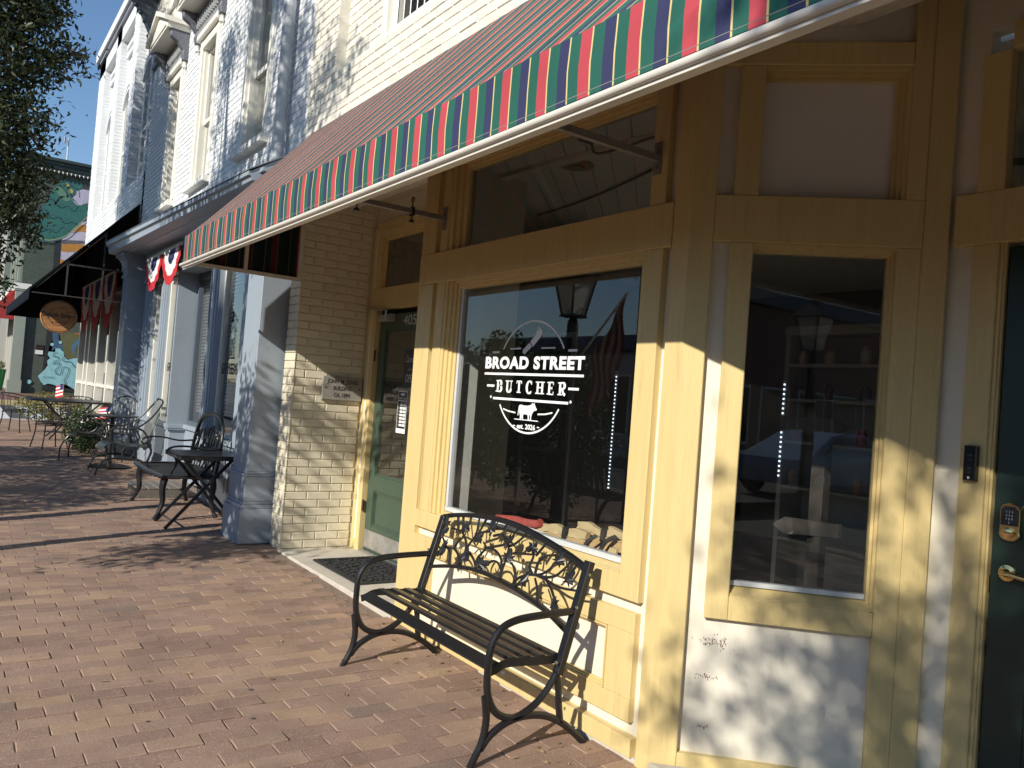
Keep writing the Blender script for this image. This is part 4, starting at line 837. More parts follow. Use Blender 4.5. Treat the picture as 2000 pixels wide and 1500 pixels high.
# ================================================================ striped awning
def stripes(name, axis, off, k_=1.0):
    m = bpy.data.materials.new(name); m.use_nodes = True; t = m.node_tree; N = t.nodes; L = t.links; b = N['Principled BSDF']; b.inputs['Roughness'].default_value = 0.8
    b.inputs['Specular IOR Level'].default_value = 0.25
    tc = N.new('ShaderNodeTexCoord'); sx = N.new('ShaderNodeSeparateXYZ'); L.new(tc.outputs['Object'], sx.inputs[0])
    a = N.new('ShaderNodeMath'); a.operation = 'ADD'; a.inputs[1].default_value = off; L.new(sx.outputs[axis], a.inputs[0])
    d = N.new('ShaderNodeMath'); d.operation = 'DIVIDE'; d.inputs[1].default_value = 0.2136; L.new(a.outputs[0], d.inputs[0])
    f = N.new('ShaderNodeMath'); f.operation = 'FRACT'; L.new(d.outputs[0], f.inputs[0])
    cr = N.new('ShaderNodeValToRGB'); cr.color_ramp.interpolation = 'CONSTANT'; e = cr.color_ramp.elements
    g = (0.022, 0.115, 0.085); nv = (0.038, 0.043, 0.105); yl = (0.66, 0.53, 0.24); rd = (0.47, 0.066, 0.085)
    g, nv, yl, rd = [tuple(c*k_ for c in q) for q in (g, nv, yl, rd)]
    seq = [(0.0, yl), (0.028, g), (0.27, nv), (0.50, yl), (0.528, g), (0.76, rd)]
    e[0].position = 0; e[0].color = (*yl, 1); e[1].position = 0.028; e[1].color = (*g, 1)
    for p, c in seq[2:]:
        q = e.new(p); q.color = (*c, 1)
    L.new(f.outputs[0], cr.inputs[0])
    nz = N.new('ShaderNodeTexNoise'); nz.inputs['Scale'].default_value = 2.5; nz.inputs['Detail'].default_value = 5; L.new(tc.outputs['Object'], nz.inputs['Vector'])
    mr = N.new('ShaderNodeMapRange'); mr.inputs[1].default_value = 0.3; mr.inputs[2].default_value = 0.7; mr.inputs[3].default_value = 0.88; mr.inputs[4].default_value = 1.1; L.new(nz.outputs['Fac'], mr.inputs[0])
    hs = N.new('ShaderNodeHueSaturation'); L.new(cr.outputs[0], hs.inputs['Color']); L.new(mr.outputs[0], hs.inputs['Value']); L.new(hs.outputs[0], b.inputs['Base Color'])
    wv = N.new('ShaderNodeTexNoise'); wv.inputs['Scale'].default_value = 260; wv.inputs['Detail'].default_value = 2; L.new(tc.outputs['Object'], wv.inputs['Vector'])
    bp = N.new('ShaderNodeBump'); bp.inputs['Strength'].default_value = 0.15; bp.inputs['Distance'].default_value = 0.003; L.new(wv.outputs['Fac'], bp.inputs['Height']); L.new(bp.outputs[0], b.inputs['Normal'])
    return m
AW = thing('awning', 'green red and navy striped fabric awning with white front bar over the yellow shopfront', 'awning', (-1.87, -1.0, 2.42))
STX = stripes('awning_stripes', 'X', 0.0); STY = stripes('awning_stripes_side', 'Y', 0.095)
AX0, AX1 = -6.93, 3.0
def fabric(mb, x0, x1, pts, nx, sag=0.006, th=0.003):                  # pts: profile (y,z); gentle sag between frame ribs
    V = []; F = []; m = len(pts)
    for s in (0, 1):
        for i in range(nx+1):
            x = x0+(x1-x0)*i/nx
            for j, (y, z) in enumerate(pts):
                w_ = j/(m-1); sg = sag*sin(pi*w_)*(0.6+0.4*sin(i*1.9))
                V.append((x, y+s*th, z-sg-(s*th if m > 2 else 0)))
    n1 = (nx+1)*m
    for i in range(nx):
        for j in range(m-1):
            a = i*m+j; F += [(a, a+m, a+m+1, a+1), (n1+a, n1+a+1, n1+a+m+1, n1+a+m)]
    for i in range(nx):
        for j in (0, m-1):
            a = i*m+j; F.append((a, a+m, n1+a+m, n1+a))
    return mb.vf(V, F)
m = MB(); prof = [(-1.0+t*1.0, 2.637+t*1.118) for t in [0, .06, .15, .3, .45, .6, .75, .88, 1.0]]
fabric(m, AX0, AX1, prof, 40, 0.012); m.build('canopy', STX, AW, smooth=True)
m = MB(); V = []; nx = 120
for s in (0, 1):
    for i in range(nx+1):
        x = AX0+(AX1-AX0)*i/nx
        wv_ = 0.003*sin(x*5.1+sin(x*2.3)*2)+0.001*sin(x*17); V += [(x, -1.0-0.004+s*0.003, 2.643+0.002*sin(x*7.7)), (x, -1.006+s*0.003+wv_, 2.53), (x, -1.004+s*0.003, 2.404)]
F = []; n1 = (nx+1)*3
for i in range(nx):
    for j in (0, 1): a = i*3+j; F += [(a, a+1, a+4, a+3), (n1+a, n1+a+3, n1+a+4, n1+a+1)]
m.vf(V, F); m.build('valance', STX, AW, recalc=False, smooth=True)
for x0, nm in ((AX0, 'end_panel'), (AX1, 'end_panel')):
    m = MB(); m.prism([(-0.998, 2.43), (-0.998, 2.634), (-0.01, 3.735), (-0.01, 2.44)], x0, x0+0.003, lambda p, q, t: (t, p, q)); m.build(nm, STY, AW)
m = MB(); m.prism([(-0.965, 2.45), (-0.965, 2.66), (-0.06, 3.66), (-0.06, 2.45)], AX0+0.0036, AX0+0.0039, lambda p, q, t: (t, p, q)); m.build('end_shade_sheet', stripes('awning_stripes_shaded', 'Y', 0.095, 0.16), AW)  # darkened stripe copy, shade inside the awning end put into its colour
m = MB(); m.bar([(AX0+.01, -1.0185, 2.438), (AX1, -1.0185, 2.438)], 0.0008, 0.0022); m.build('hem_stitch', mat('thread', (0.22, 0.21, 0.19), 0.8), AW)
m = MB(); m.tube([(AX0-0.02, -1.012, 2.409), (AX1, -1.012, 2.409)], 0.0135, 10, (0, 0, 1)); m.box(AX0, AX1, -1.008, -0.972, 2.385, 2.415); m.build('front_bar', ALU, AW, smooth=True)
m = MB(); m.box(AX0+0.0045, AX0+0.032, -0.970, -0.02, 2.418, 2.448); m.box(AX0+0.0045, AX0+0.03, -0.52, -0.49, 2.449, 3.15); m.box(AX0+0.0045, AX0+0.036, -0.055, -0.02, 2.449, 3.66); m.build('end_frame', ALU, AW)
for x in (AX0+0.04, -4.46, -2.59, -0.6, 1.6):
    m = MB(); m.bar([(x, -0.985, 2.615), (x, -0.01, 3.715)], 0.025, 0.025, (1, 0, 0)); m.build('rafter', ALU, AW)
GRB = mat('bracket_grey', (0.27, 0.25, 0.22), 0.5, 0.15, 12)
for x in (-4.46, -2.59, -0.6, 1.6):
    m = MB(); m.box(x-0.015, x+0.015, -0.985, -0.006, 2.612, 2.642); m.build('support_arm', GRB, AW)
    m = MB(); m.box(x-0.022, x+0.022, -0.0055, -0.001, 2.555, 2.70); m.tube([(x, -0.014, 2.585), (x, 0, 2.585)], 0.008, 8); m.tube([(x, -0.014, 2.67), (x, 0, 2.67)], 0.008, 8); m.build('wall_bracket', GRB, AW)
for k, (y, lab) in enumerate(((-0.60, 'black eye hook clamped to the awning arm near the front bar'), (-0.235, 'black eye hook clamped to the awning arm near the wall'))):
    x = -4.46; t = thing('eye_hook', lab, 'hook', (x, y, 2.56))
    m = MB(); m.box(x-0.02, x+0.02, y-0.008, y+0.008, 2.600, 2.611); m.box(x-0.02, x+0.02, y-0.008, y+0.008, 2.643, 2.652); m.box(x-0.021, x-0.0165, y-0.008, y+0.008, 2.600, 2.652); m.box(x+0.0165, x+0.021, y-0.008, y+0.008, 2.600, 2.652); m.build('clamp', BLK2, t)
    m = MB(); m.tube([(x, y, 2.652), (x, y, 2.685)], 0.004, 6); m.tube([(x+0.016*cos(a*pi/8), y, 2.70+0.016*sin(a*pi/8)) for a in range(16)], 0.004, 6, (0, 1, 0), closed=True); m.build('eye', BLK2, t, smooth=True)
    m = MB(); m.lathe([(0.004, 0.045), (0.004, 0.025), (0.016, 0.016), (0.018, 0.004), (0.0, 0.0)], 10, (x, y, 2.556)); m.build('stud', BLK2, t, smooth=True)

# ================================================================ bench
BN = thing('bench', 'black metal garden bench with vine and maple leaf back in front of the main window', 'bench', (-3.4, -0.35, 0))
X0, X1 = -4.05, -2.75
def by(z): return -0.21+0.29*(z-0.37)
oct_ = [(0.016*cos(R(22.5+45*k))*1.05, 0.0125*sin(R(22.5+45*k))*1.05) for k in range(8)]
for x in (X0, X1):
    m = MB()
    ring = smoothpath([(x, -0.125, 0.600), (x, -0.22, 0.600), (x, -0.36, 0.597), (x, -0.47, 0.588), (x, -0.545, 0.558), (x, -0.588, 0.49), (x, -0.596, 0.39), (x, -0.587, 0.295), (x, -0.545, 0.218), (x, -0.47, 0.180), (x, -0.40, 0.186), (x, -0.31, 0.237), (x, -0.245, 0.315), (x, -0.205, 0.40)], 5)
    m.sweep(ring, oct_, (1, 0, 0)); m.build('armrest', BLK, BN, smooth=True)
    m = MB(); m.sweep(smoothpath([(x, -0.650, 0.004), (x, -0.628, 0.045), (x, -0.604, 0.09), (x, -0.590, 0.14), (x, -0.586, 0.20), (x, -0.600, 0.29)], 5), oct_, (1, 0, 0)); m.build('leg', BLK, BN, smooth=True)
    m = MB(); m.sweep(smoothpath([(x, -0.607, 0.070), (x, -0.56, 0.122), (x, -0.48, 0.163), (x, -0.385, 0.176), (x, -0.28, 0.160), (x, -0.185, 0.115), (x, -0.11, 0.06), (x, -0.045, 0.004)], 5), oct_, (1, 0, 0)); m.build('leg', BLK, BN, smooth=True)
    m = MB(); m.sweep(smoothpath([(x, -0.235, 0.35), (x, -0.215, 0.28), (x, -0.205, 0.20), (x, -0.19, 0.118)], 5), oct_, (1, 0, 0)); m.build('strut', BLK, BN, smooth=True)
    s_ = 1 if x == X0 else -1
    m = MB(); m.bar([(x+s_*0.004, by(0.33), 0.33), (x+s_*0.004, by(0.815), 0.815)], 0.034, 0.042, (1, 0, 0)); m.build('back_post', BLK, BN, bevel=0.003)
    m = MB(); xi = x+s_*0.018
    m.bar(smoothpath([(xi, -0.575, 0.378), (xi, -0.545, 0.386), (xi, -0.50, 0.404), (xi, -0.42, 0.403), (xi, -0.32, 0.395), (xi, -0.215, 0.392)], 5), 0.004, 0.036, (0, 0, 1)); m.build('seat_rail', BLK, BN)
    m = MB()
    for (y, z) in ((-0.53, 0.382), (-0.25, 0.39), (by(0.62)-0.02, 0.62), (by(0.76)-0.0, 0.76)): m.tube([(x-s_*0.022, y, z), (x-s_*0.014, y, z)], 0.007, 8, (0, 0, 1))
    m.build('bolt', mat('bolt_zinc', (0.3, 0.3, 0.3), 0.4, metal=0.7), BN, smooth=True)
for k, (y, z, w_, tl_) in enumerate(((-0.552, 0.396, 0.058, -0.45), (-0.462, 0.419, 0.040, 0.02), (-0.382, 0.416, 0.040, 0.06), (-0.303, 0.411, 0.040, 0.05), (-0.228, 0.408, 0.038, 0.0))):
    m = MB(); c_, s_ = cos(tl_), sin(tl_); P_ = []
    for zz in (-0.008, 0.008):
        for xx, yy in ((X0+0.02, -w_/2), (X1-0.02, -w_/2), (X1-0.02, w_/2), (X0+0.02, w_/2)): P_.append((xx, y+yy*c_+zz*s_, z-yy*s_+zz*c_))
    m.hexa(P_); m.build('seat_slat', BLK, BN, bevel=0.003)
top = [(-4.046, 0.812), (-3.947, 0.835), (-3.786, 0.86), (-3.628, 0.874), (-3.475, 0.879), (-3.324, 0.873), (-3.176, 0.857), (-3.034, 0.836), (-2.899, 0.812), (-2.762, 0.782)]
low = [(-4.04, 0.528), (-3.864, 0.567), (-3.746, 0.587), (-3.59, 0.604), (-3.434, 0.606), (-3.283, 0.598), (-3.136, 0.584), (-2.993, 0.562), (-2.887, 0.538), (-2.762, 0.503)]
bq = lambda q, d=0: (q[0], by(q[1])+d, q[1])
m = MB(); m.bar(smoothpath([bq(q) for q in top], 4), 0.024, 0.030, (0, 1, 0)); m.build('top_rail', BLK, BN, bevel=0.002)
m = MB(); m.bar(smoothpath([bq(q) for q in low], 4), 0.020, 0.024, (0, 1, 0)); m.build('lower_rail', BLK, BN, bevel=0.002)
VINES = [[(-3.839, .575), (-3.869, .642), (-3.928, .663), (-3.987, .698)], [(-3.756, .590), (-3.788, .64), (-3.848, .664), (-3.898, .659), (-3.949, .668)], [(-3.84, .666), (-3.828, .704), (-3.784, .743)], [(-3.729, .669), (-3.755, .717), (-3.809, .757), (-3.875, .764), (-3.937, .762)], [(-3.754, .590), (-3.727, .652), (-3.713, .712), (-3.684, .774), (-3.699, .866)], [(-3.588, .61), (-3.599, .66), (-3.569, .704), (-3.55, .725), (-3.594, .747)], [(-3.55, .725), (-3.466, .728), (-3.404, .699), (-3.377, .663), (-3.36, .61)], [(-3.55, .725), (-3.477, .747), (-3.395, .775), (-3.364, .814), (-3.332, .871)], [(-3.684, .774), (-3.629, .792), (-3.576, .81), (-3.53, .827), (-3.455, .844), (-3.439, .878)], [(-3.519, .794), (-3.452, .811), (-3.396, .791), (-3.368, .767)], [(-3.356, .61), (-3.366, .657), (-3.36, .699), (-3.361, .74), (-3.368, .767)], [(-3.233, .60), (-3.255, .664), (-3.302, .699)], [(-3.489, .661), (-3.459, .675), (-3.414, .676), (-3.375, .647)], [(-3.246, .60), (-3.214, .641), (-3.154, .67), (-3.094, .683), (-3.044, .701), (-3.003, .733), (-2.988, .766)], [(-3.118, .678), (-3.154, .709), (-3.154, .748), (-3.151, .78)], [(-3.103, .688), (-3.099, .744), (-3.058, .779), (-2.996, .795)], [(-3.094, .683), (-3.013, .689), (-2.954, .709), (-2.923, .734), (-2.892, .771), (-2.88, .805)], [(-3.094, .683), (-3.008, .678), (-2.934, .669), (-2.862, .67), (-2.770, .682)], [(-3.008, .678), (-2.957, .652), (-2.924, .623), (-2.901, .602), (-2.885, .545)], [(-3.019, .568), (-3.05, .623), (-3.093, .668)], [(-3.304, .743), (-3.24, .755), (-3.17, .765)], [(-3.368, .767), (-3.322, .788), (-3.279, .829), (-3.249, .862)], [(-3.137, .767), (-3.093, .823), (-3.086, .842)], [(-2.85, .75), (-2.831, .79)], [(-3.903, .84), (-3.867, .765)], [(-3.859, .845), (-3.819, .773)], [(-3.785, .858), (-3.767, .813)], [(-3.628, .87), (-3.659, .787)], [(-2.995, .83), (-2.972, .784)], [(-3.23, .60), (-3.178, .637)], [(-3.692, .676), (-3.624, .646), (-3.593, .61)]]
for v in VINES:
    m = MB(); pts = smoothpath([bq(q, rng.uniform(-.003, .003)) for q in v], 5); n = len(pts)
    m.tube(pts, 0.0072, 6, (0, 1, 0), scale=[1.1-0.35*k/max(1, n-1) for k in range(n)]); m.build('vine', BLK2, BN, smooth=True)
def maple(r, seed):
    rr = random.Random(seed); pts = []
    tips = [(-150, .55), (-112, .30), (-75, .98), (-48, .45), (-20, 1.0), (2, .5), (30, .0)]
    out = []
    for a, k in ((-165, .34), (-140, .72), (-118, .36), (-100, .80), (-78, .48), (-60, .98), (-40, .50), (-18, 1.0), (0, .46), (0, .46), (18, 1.0), (40, .50), (60, .98), (78, .48), (100, .80), (118, .36), (140, .72), (165, .34)):
        out.append((r*k*rr.uniform(.9, 1.1)*sin(R(a)), r*k*cos(R(a))))
    out[8] = (0, r*1.15); del out[9]
    return out
LEAVES = [(-3.978, .783), (-3.976, .737), (-3.764, .796), (-3.53, .827), (-3.613, .765), (-3.936, .661), (-3.939, .638), (-3.687, .669), (-3.71, .638), (-3.536, .647), (-3.372, .787), (-3.318, .716), (-3.15, .804), (-2.944, .779), (-3.156, .634), (-2.842, .715), (-2.894, .6)]
for k, q in enumerate(LEAVES):
    rr = random.Random(k+50); a = rr.uniform(-2.4, 2.4); r_ = rr.uniform(.040, .052); pl = maple(r_, k); m = MB()
    tx, tz = rr.uniform(-.35, .35), rr.uniform(-.35, .35)
    c = Vector(bq(q, -0.012)); V = []; n = len(pl)
    for th in (0, 0.006):
        V.append((c.x, c.y-th-0.010, c.z))
        for (p, w_) in pl:
            x_, z_ = p*cos(a)-w_*sin(a), p*sin(a)+w_*cos(a)
            V.append((c.x+x_, c.y-th+x_*tx+z_*(tz+0.29)+0.004*sin(p*400), c.z+z_))
    F = []
    for i in range(n):
        j = (i+1) % n; F += [(0, 1+i, 1+j), (n+1, n+2+j, n+2+i), (1+i, n+2+i, n+2+j, 1+j)]
    m.vf(V, F); m.build('leaf', BLK2, BN)
# ================================================================ white-brick building with the blue-grey shopfront
SB = thing('corner_shop_building', 'white painted brick building with pedimented windows above a blue-grey shopfront', 'building', (-11.0, 0.0, 0.1))
def S_(name, mb, m, parent=SB, **k): return mb.build(name, m, parent, **k)
OPN = [(-13.36, -12.55), (-11.52, -10.60), (-9.30, -8.35)]; OZ0, OZ1 = 4.06, 6.04
b = MB(); xs = [-14.92]+[v for o_ in OPN for v in o_]+[-7.21]
for k in range(0, 8, 2): b.box(xs[k], xs[k+1], 0.02, 0.45, 3.5, 9.2)
for o_ in OPN: b.box(o_[0], o_[1], 0.02, 0.45, 3.5, OZ0-0.04); b.box(o_[0], o_[1], 0.02, 0.45, OZ1, 9.2); b.box(o_[0], o_[1], 0.30, 0.45, OZ0-0.04, OZ1)
S_('upper_wall', b, WHM)
WB = []
for c in range(44):
    z = 3.80+c*CO
    if z > 6.60: break
    if z+CO < OZ0 or z > OZ1+0.02: brickrun(-14.91, -7.215, z, 0.02, WB, c % 2)
    else:
        for k in range(0, 8, 2): brickrun(xs[k]+0.005, xs[k+1]-0.005, z, 0.02, WB, c % 2)
bricks_stuff('brickwork', WB, WHB, SB, 5, 0.007, .0022)
DGL = bpy.data.materials['dark_glass']
BLN = mat('blind_slat', (0.58, 0.56, 0.48), 0.5, 0.05, 5)
SLK = mat('slate_grey_carving', (0.16, 0.17, 0.20), 0.55, 0.3, 25, 0.8, 30)
for i, (a, c) in enumerate(OPN):
    w = MB(); w.cbox(a, a+0.10, -0.25, 0.012, OZ0, OZ1, .006, FAC); w.cbox(c-0.10, c, -0.25, 0.012, OZ0, OZ1, .006, FAC); w.cbox(a+0.1005, c-0.1005, -0.25, 0.010, OZ1-0.12, OZ1, .006, FAC)
    w.box(a+0.1, a+0.135, -0.25, -0.03, OZ0, OZ1-0.12, FAC); w.box(c-0.135, c-0.1, -0.25, -0.03, OZ0, OZ1-0.12, FAC)
    ww = S_('window', w, WTR)
    m = MB(); m.cbox(a-0.05, c+0.05, -0.2, 0.075, OZ0-0.085, OZ0-0.005, .008, FAC); m.box(a, c, -0.25, 0.0, OZ0-0.005, OZ0+0.02, FAC); S_('sill', m, WTR, ww)
    for (z0, z1, n) in ((OZ0+0.02, 4.93, -0.12), (4.90, OZ1-0.12, -0.08)):
        m = MB(); m.box(a+0.135, a+0.18, n-0.035, n, z0, z1, FAC); m.box(c-0.18, c-0.135, n-0.035, n, z0, z1, FAC); m.box(a+0.18, c-0.18, n-0.035, n, z0, z0+0.055, FAC); m.box(a+0.18, c-0.18, n-0.035, n, z1-0.05, z1, FAC); S_('sash', m, WTR, ww)
    m = MB(); m.vf([(a+0.15, 0.115, OZ0), (c-0.15, 0.115, OZ0), (c-0.15, 0.115, OZ1-.1), (a+0.15, 0.115, OZ1-.1)], [(0, 1, 2, 3)]); S_('pane', m, GLS, ww, recalc=False)
    m = MB()
    for k in range(44):
        z = OZ0+0.04+k*0.042; m.hexa([(a+0.16, 0.19, z), (c-0.16, 0.19, z), (c-0.16, 0.215, z+0.02), (a+0.16, 0.215, z+0.02), (a+0.16, 0.19, z+0.002), (c-0.16, 0.19, z+0.002), (c-0.16, 0.215, z+0.022), (a+0.16, 0.215, z+0.022)])
    S_('blind', m, BLN, ww, kind='stuff')
    # pedimented hood on consoles
    mid = (a+c)/2; hw = (c-a)/2+0.22
    m = MB(); m.prism([(mid-hw, 6.46), (mid+hw, 6.46), (mid+hw, 6.55), (mid, 6.80), (mid-hw, 6.55)], 0.015, -0.30, lambda p, q, t: (p, t, q)); hood = S_('hood', m, WTR)
    m = MB(); m.prism([(mid-hw-.05, 6.53), (mid-hw-.05, 6.60), (mid, 6.88), (mid+hw+.05, 6.60), (mid+hw+.05, 6.53), (mid+hw, 6.555), (mid, 6.805), (mid-hw, 6.555)], 0.016, -0.36, lambda p, q, t: (p, t, q)); S_('crown_moulding', m, WTR, hood)
    m = MB(); m.prism([(mid-hw+.08, 6.50), (mid+hw-.08, 6.50), (mid, 6.74)], -0.302, -0.315, lambda p, q, t: (p, t, q)); S_('tympanum', m, WTR, hood)
    for sx_ in (mid-hw+0.02, mid+hw-0.13):
        m = MB(); m.prism([(0.015, 6.06), (-0.05, 6.06), (-0.07, 6.14), (-0.06, 6.2), (-0.14, 6.3), (-0.24, 6.36), (-0.25, 6.455), (0.015, 6.455)], sx_, sx_+0.11, lambda p, q, t: (t, p, q)); S_('console', m, SLK, hood, bevel=0.01)
        m = MB(); m.lathe([(0.0, 0), (0.03, 0.02), (0.036, 0.05), (0.02, 0.08), (0.03, 0.10), (0, 0.12)], 8, (sx_+0.055, -0.02, 5.94)); S_('drop', m, WTR, hood, smooth=True)
    m = MB(); m.box(mid-hw+0.14, mid+hw-0.14, -0.05, 0.015, 6.14, 6.455)
    for k in range(12):
        u = mid-hw+0.2+k*(2*hw-0.4)/11; m.lathe([(0, 0), (0.028, 0.02), (0.035, 0.06), (0.018, 0.1), (0.03, 0.16), (0, 0.2)], 6, (u, -0.055, 6.2))
    S_('carved_frieze', m, mat('frieze_grey', (0.34, 0.35, 0.36), 0.55, 0.4, 30, 0.8, 40), hood)
    m = MB(); m.cbox(a-0.05, c+0.05, -0.2, 0.06, 6.045, 6.135, .01, FAC); S_('head_moulding', m, WTR, hood)
# main cornice with brackets
b = MB(); b.box(-14.9, -7.22, -0.035, 0.019, 6.66, 6.74); b.box(-14.9, -7.22, -0.02, 0.019, 6.74, 6.80); S_('cornice_band', b, GTR)
b = MB(); b.box(-14.9, -7.22, -0.03, 0.019, 6.805, 7.20); b.box(-14.9, -7.22, -0.07, 0.019, 7.20, 7.30); b.box(-14.9, -7.22, -0.04, 0.019, 7.30, 8.05); S_('frieze', b, WTR)
b = MB(); b.box(-15.0, -7.2, -0.95, 0.019, 8.25, 8.32); b.prism([(-0.95, 8.32), (-1.08, 8.45), (-1.08, 8.62), (0.019, 8.62), (0.019, 8.32)], -15.1, -7.2, lambda p, q, t: (t, p, q)); S_('cornice', b, GTR)
for x in (-14.93, -12.1, -9.95, -7.6):
    m = MB(); prof = [(0.015, 6.95), (-0.06, 6.92), (-0.10, 6.98), (-0.07, 7.06), (-0.13, 7.12), (-0.11, 7.22), (-0.18, 7.36), (-0.26, 7.52), (-0.36, 7.66), (-0.50, 7.80), (-0.64, 7.90), (-0.78, 7.97), (-0.84, 8.05), (-0.83, 8.14), (-0.90, 8.17), (-0.90, 8.245), (0.015, 8.245)]
    m.prism(prof, x, x+0.20, lambda p, q, t: (t, p, q))
    for k in range(9): m.lathe([(0, 0), (0.045, 0.03), (0.045, 0.07), (0, 0.1)], 6, (x+0.1, -0.13-k*0.08, 7.14+0.86*(k/8)**0.62))
    S_('bracket', m, DKB, bevel=0.01)
b = MB(); b.box(-14.9, -7.22, 0.018, 0.4, 8.62, 9.2); S_('parapet', b, GTR)
m = MB(); m.tube([(-7.66, -0.075, 3.62), (-7.66, -0.075, 8.2)], 0.056, 14, (0, 1, 0)); dsp = S_('downspout', m, mat('pipe_grey', (0.47, 0.49, 0.50), 0.45, 0.08, 4), smooth=True)
# shopfront hood
def loft(mb, A, xa, C_, xc):                                            # solid between two end profiles
    n = len(A); return mb.vf([(xa, *p) for p in A]+[(xc, *p) for p in C_], [tuple(range(n-1, -1, -1)), tuple(range(n, 2*n))]+[(i, (i+1) % n, n+(i+1) % n, n+i) for i in range(n)])
b = MB(); loft(b, [(0.019, 3.80), (-0.47, 3.625), (-0.505, 3.625), (-0.505, 3.555), (-0.47, 3.545), (-0.455, 3.44), (-0.30, 3.425), (-0.28, 3.41), (0.10, 3.41), (0.10, 3.80)], -14.78, [(0.019, 3.665), (-0.43, 3.372), (-0.455, 3.372), (-0.455, 3.332), (-0.43, 3.327), (-0.42, 3.290), (-0.30, 3.285), (-0.28, 3.28), (0.10, 3.28), (0.10, 3.665)], -7.23); S_('shopfront_hood', b, BLU)
b = MB(); loft(b, [(0.018, 3.806), (-0.515, 3.632), (-0.515, 3.624), (0.018, 3.794)], -14.80, [(0.018, 3.672), (-0.463, 3.378), (-0.463, 3.370), (0.018, 3.660)], -7.215); S_('flashing', b, GTR)
b = MB(); b.box(-14.06, -7.70, 0.0, 0.30, 2.93, 3.398); b.box(-14.06, -7.70, -0.035, 0.0, 3.28, 3.398); b.box(-14.06, -7.70, -0.02, 0.0, 2.93, 3.0); S_('entablature', b, BLU)
m = MB(); m.box(-12.55, -12.35, -0.33, -0.24, 3.392, 3.404); S_('soffit_vent', m, GTR)
for (x0, x1) in ((-7.69, -7.25), (-14.55, -14.10)):
    g = G(x0); m = MB(); m.box(x0, x1, -0.24, 0.15, g+0.64, 3.08)
    pl_ = S_('pillar', m, BLU, bevel=0.004)
    m = MB(); m.box(x0-0.035, x1+0.035, -0.29, 0.16, g, g+0.31); m.box(x0-0.025, x1+0.025, -0.278, 0.158, g+0.31, g+0.345); m.box(x0-0.016, x1+0.016, -0.262, 0.156, g+0.345, g+0.375); m.box(x0-0.012, x1+0.012, -0.256, 0.154, g+0.375, g+0.60); m.box(x0-0.02, x1+0.02, -0.268, 0.155, g+0.60, g+0.62); m.box(x0-0.01, x1+0.01, -0.252, 0.152, g+0.62, g+0.642); S_('base', m, BLU, pl_, bevel=0.005)
    m = MB(); m.box(x0-0.02, x1+0.02, -0.26, 0.15, 3.04, 3.08); m.box(x0-0.005, x1+0.005, -0.25, 0.15, 3.08, 3.16); m.box(x0-0.03, x1+0.03, -0.27, 0.15, 3.16, 3.20)
    for k in range(6): t_ = k/5; e_ = 0.03+0.09*t_*t_; m.box(x0-e_, x1+e_, -0.24-e_, 0.15, 3.20+k*0.034, 3.234+k*0.034)
    S_('capital', m, BLU, pl_)
# shopfront bays
b = MB(); b.box(-14.12, -11.66, 0.04, 0.30, G(-13), 0.80); b.box(-9.98, -7.68, 0.04, 0.30, G(-9), 0.80); b.box(-11.66, -9.98, 0.24, 0.30, G(-11), 0.80); S_('stall_riser', b, BLU)
b = MB(); b.box(-14.12, -11.62, 0.0, 0.30, 0.80, 0.855); b.box(-9.99, -7.68, 0.0, 0.30, 0.80, 0.855); b.box(-11.62, -9.99, 0.20, 0.30, 0.80, 0.86); S_('sill', b, BLU, bevel=0.005)
for (x0, x1) in ((-14.0, -12.95), (-12.85, -11.75), (-9.9, -8.9), (-8.8, -7.8)):
    m = MB(); m.box(x0, x1, 0.032, 0.04, 0.28, 0.32); m.box(x0, x1, 0.032, 0.04, 0.70, 0.74); m.box(x0, x0+0.04, 0.032, 0.04, 0.32, 0.70); m.box(x1-0.04, x1, 0.032, 0.04, 0.32, 0.70); S_('riser_panel', m, BLU)
def mull(x0, x1, y=0.0):
    m = MB(); w_ = x1-x0
    m.box(x0, x1, y+0.03, y+0.16, 0.855, 2.93); m.box(x0+w_*.12, x1-w_*.12, y+0.012, y+0.03, 0.855, 2.93); m.box(x0+w_*.3, x1-w_*.3, y, y+0.012, 0.855, 2.93); S_('mullion', m, BLU)
mull(-14.10, -13.42); mull(-12.82, -12.50); mull(-10.0, -9.68); mull(-8.72, -8.35); mull(-8.05, -7.70)
m = MB(); m.box(-11.70, -11.65, 0.0, 0.26, 0.855, 2.93); S_('corner_post', m, BLU); m = MB(); m.box(-11.72, -11.63, -0.012, 0.27, 0.78, 0.86); S_('post_cap', m, BLU)
m = MB(); m.box(-10.0, -9.98, 0.0, 0.26, 0.855, 2.93); S_('corner_post', m, BLU)
m = MB(); m.box(-8.35, -8.05, 0.06, 0.12, 0.855, 2.93); S_('wall_panel', m, BLU)
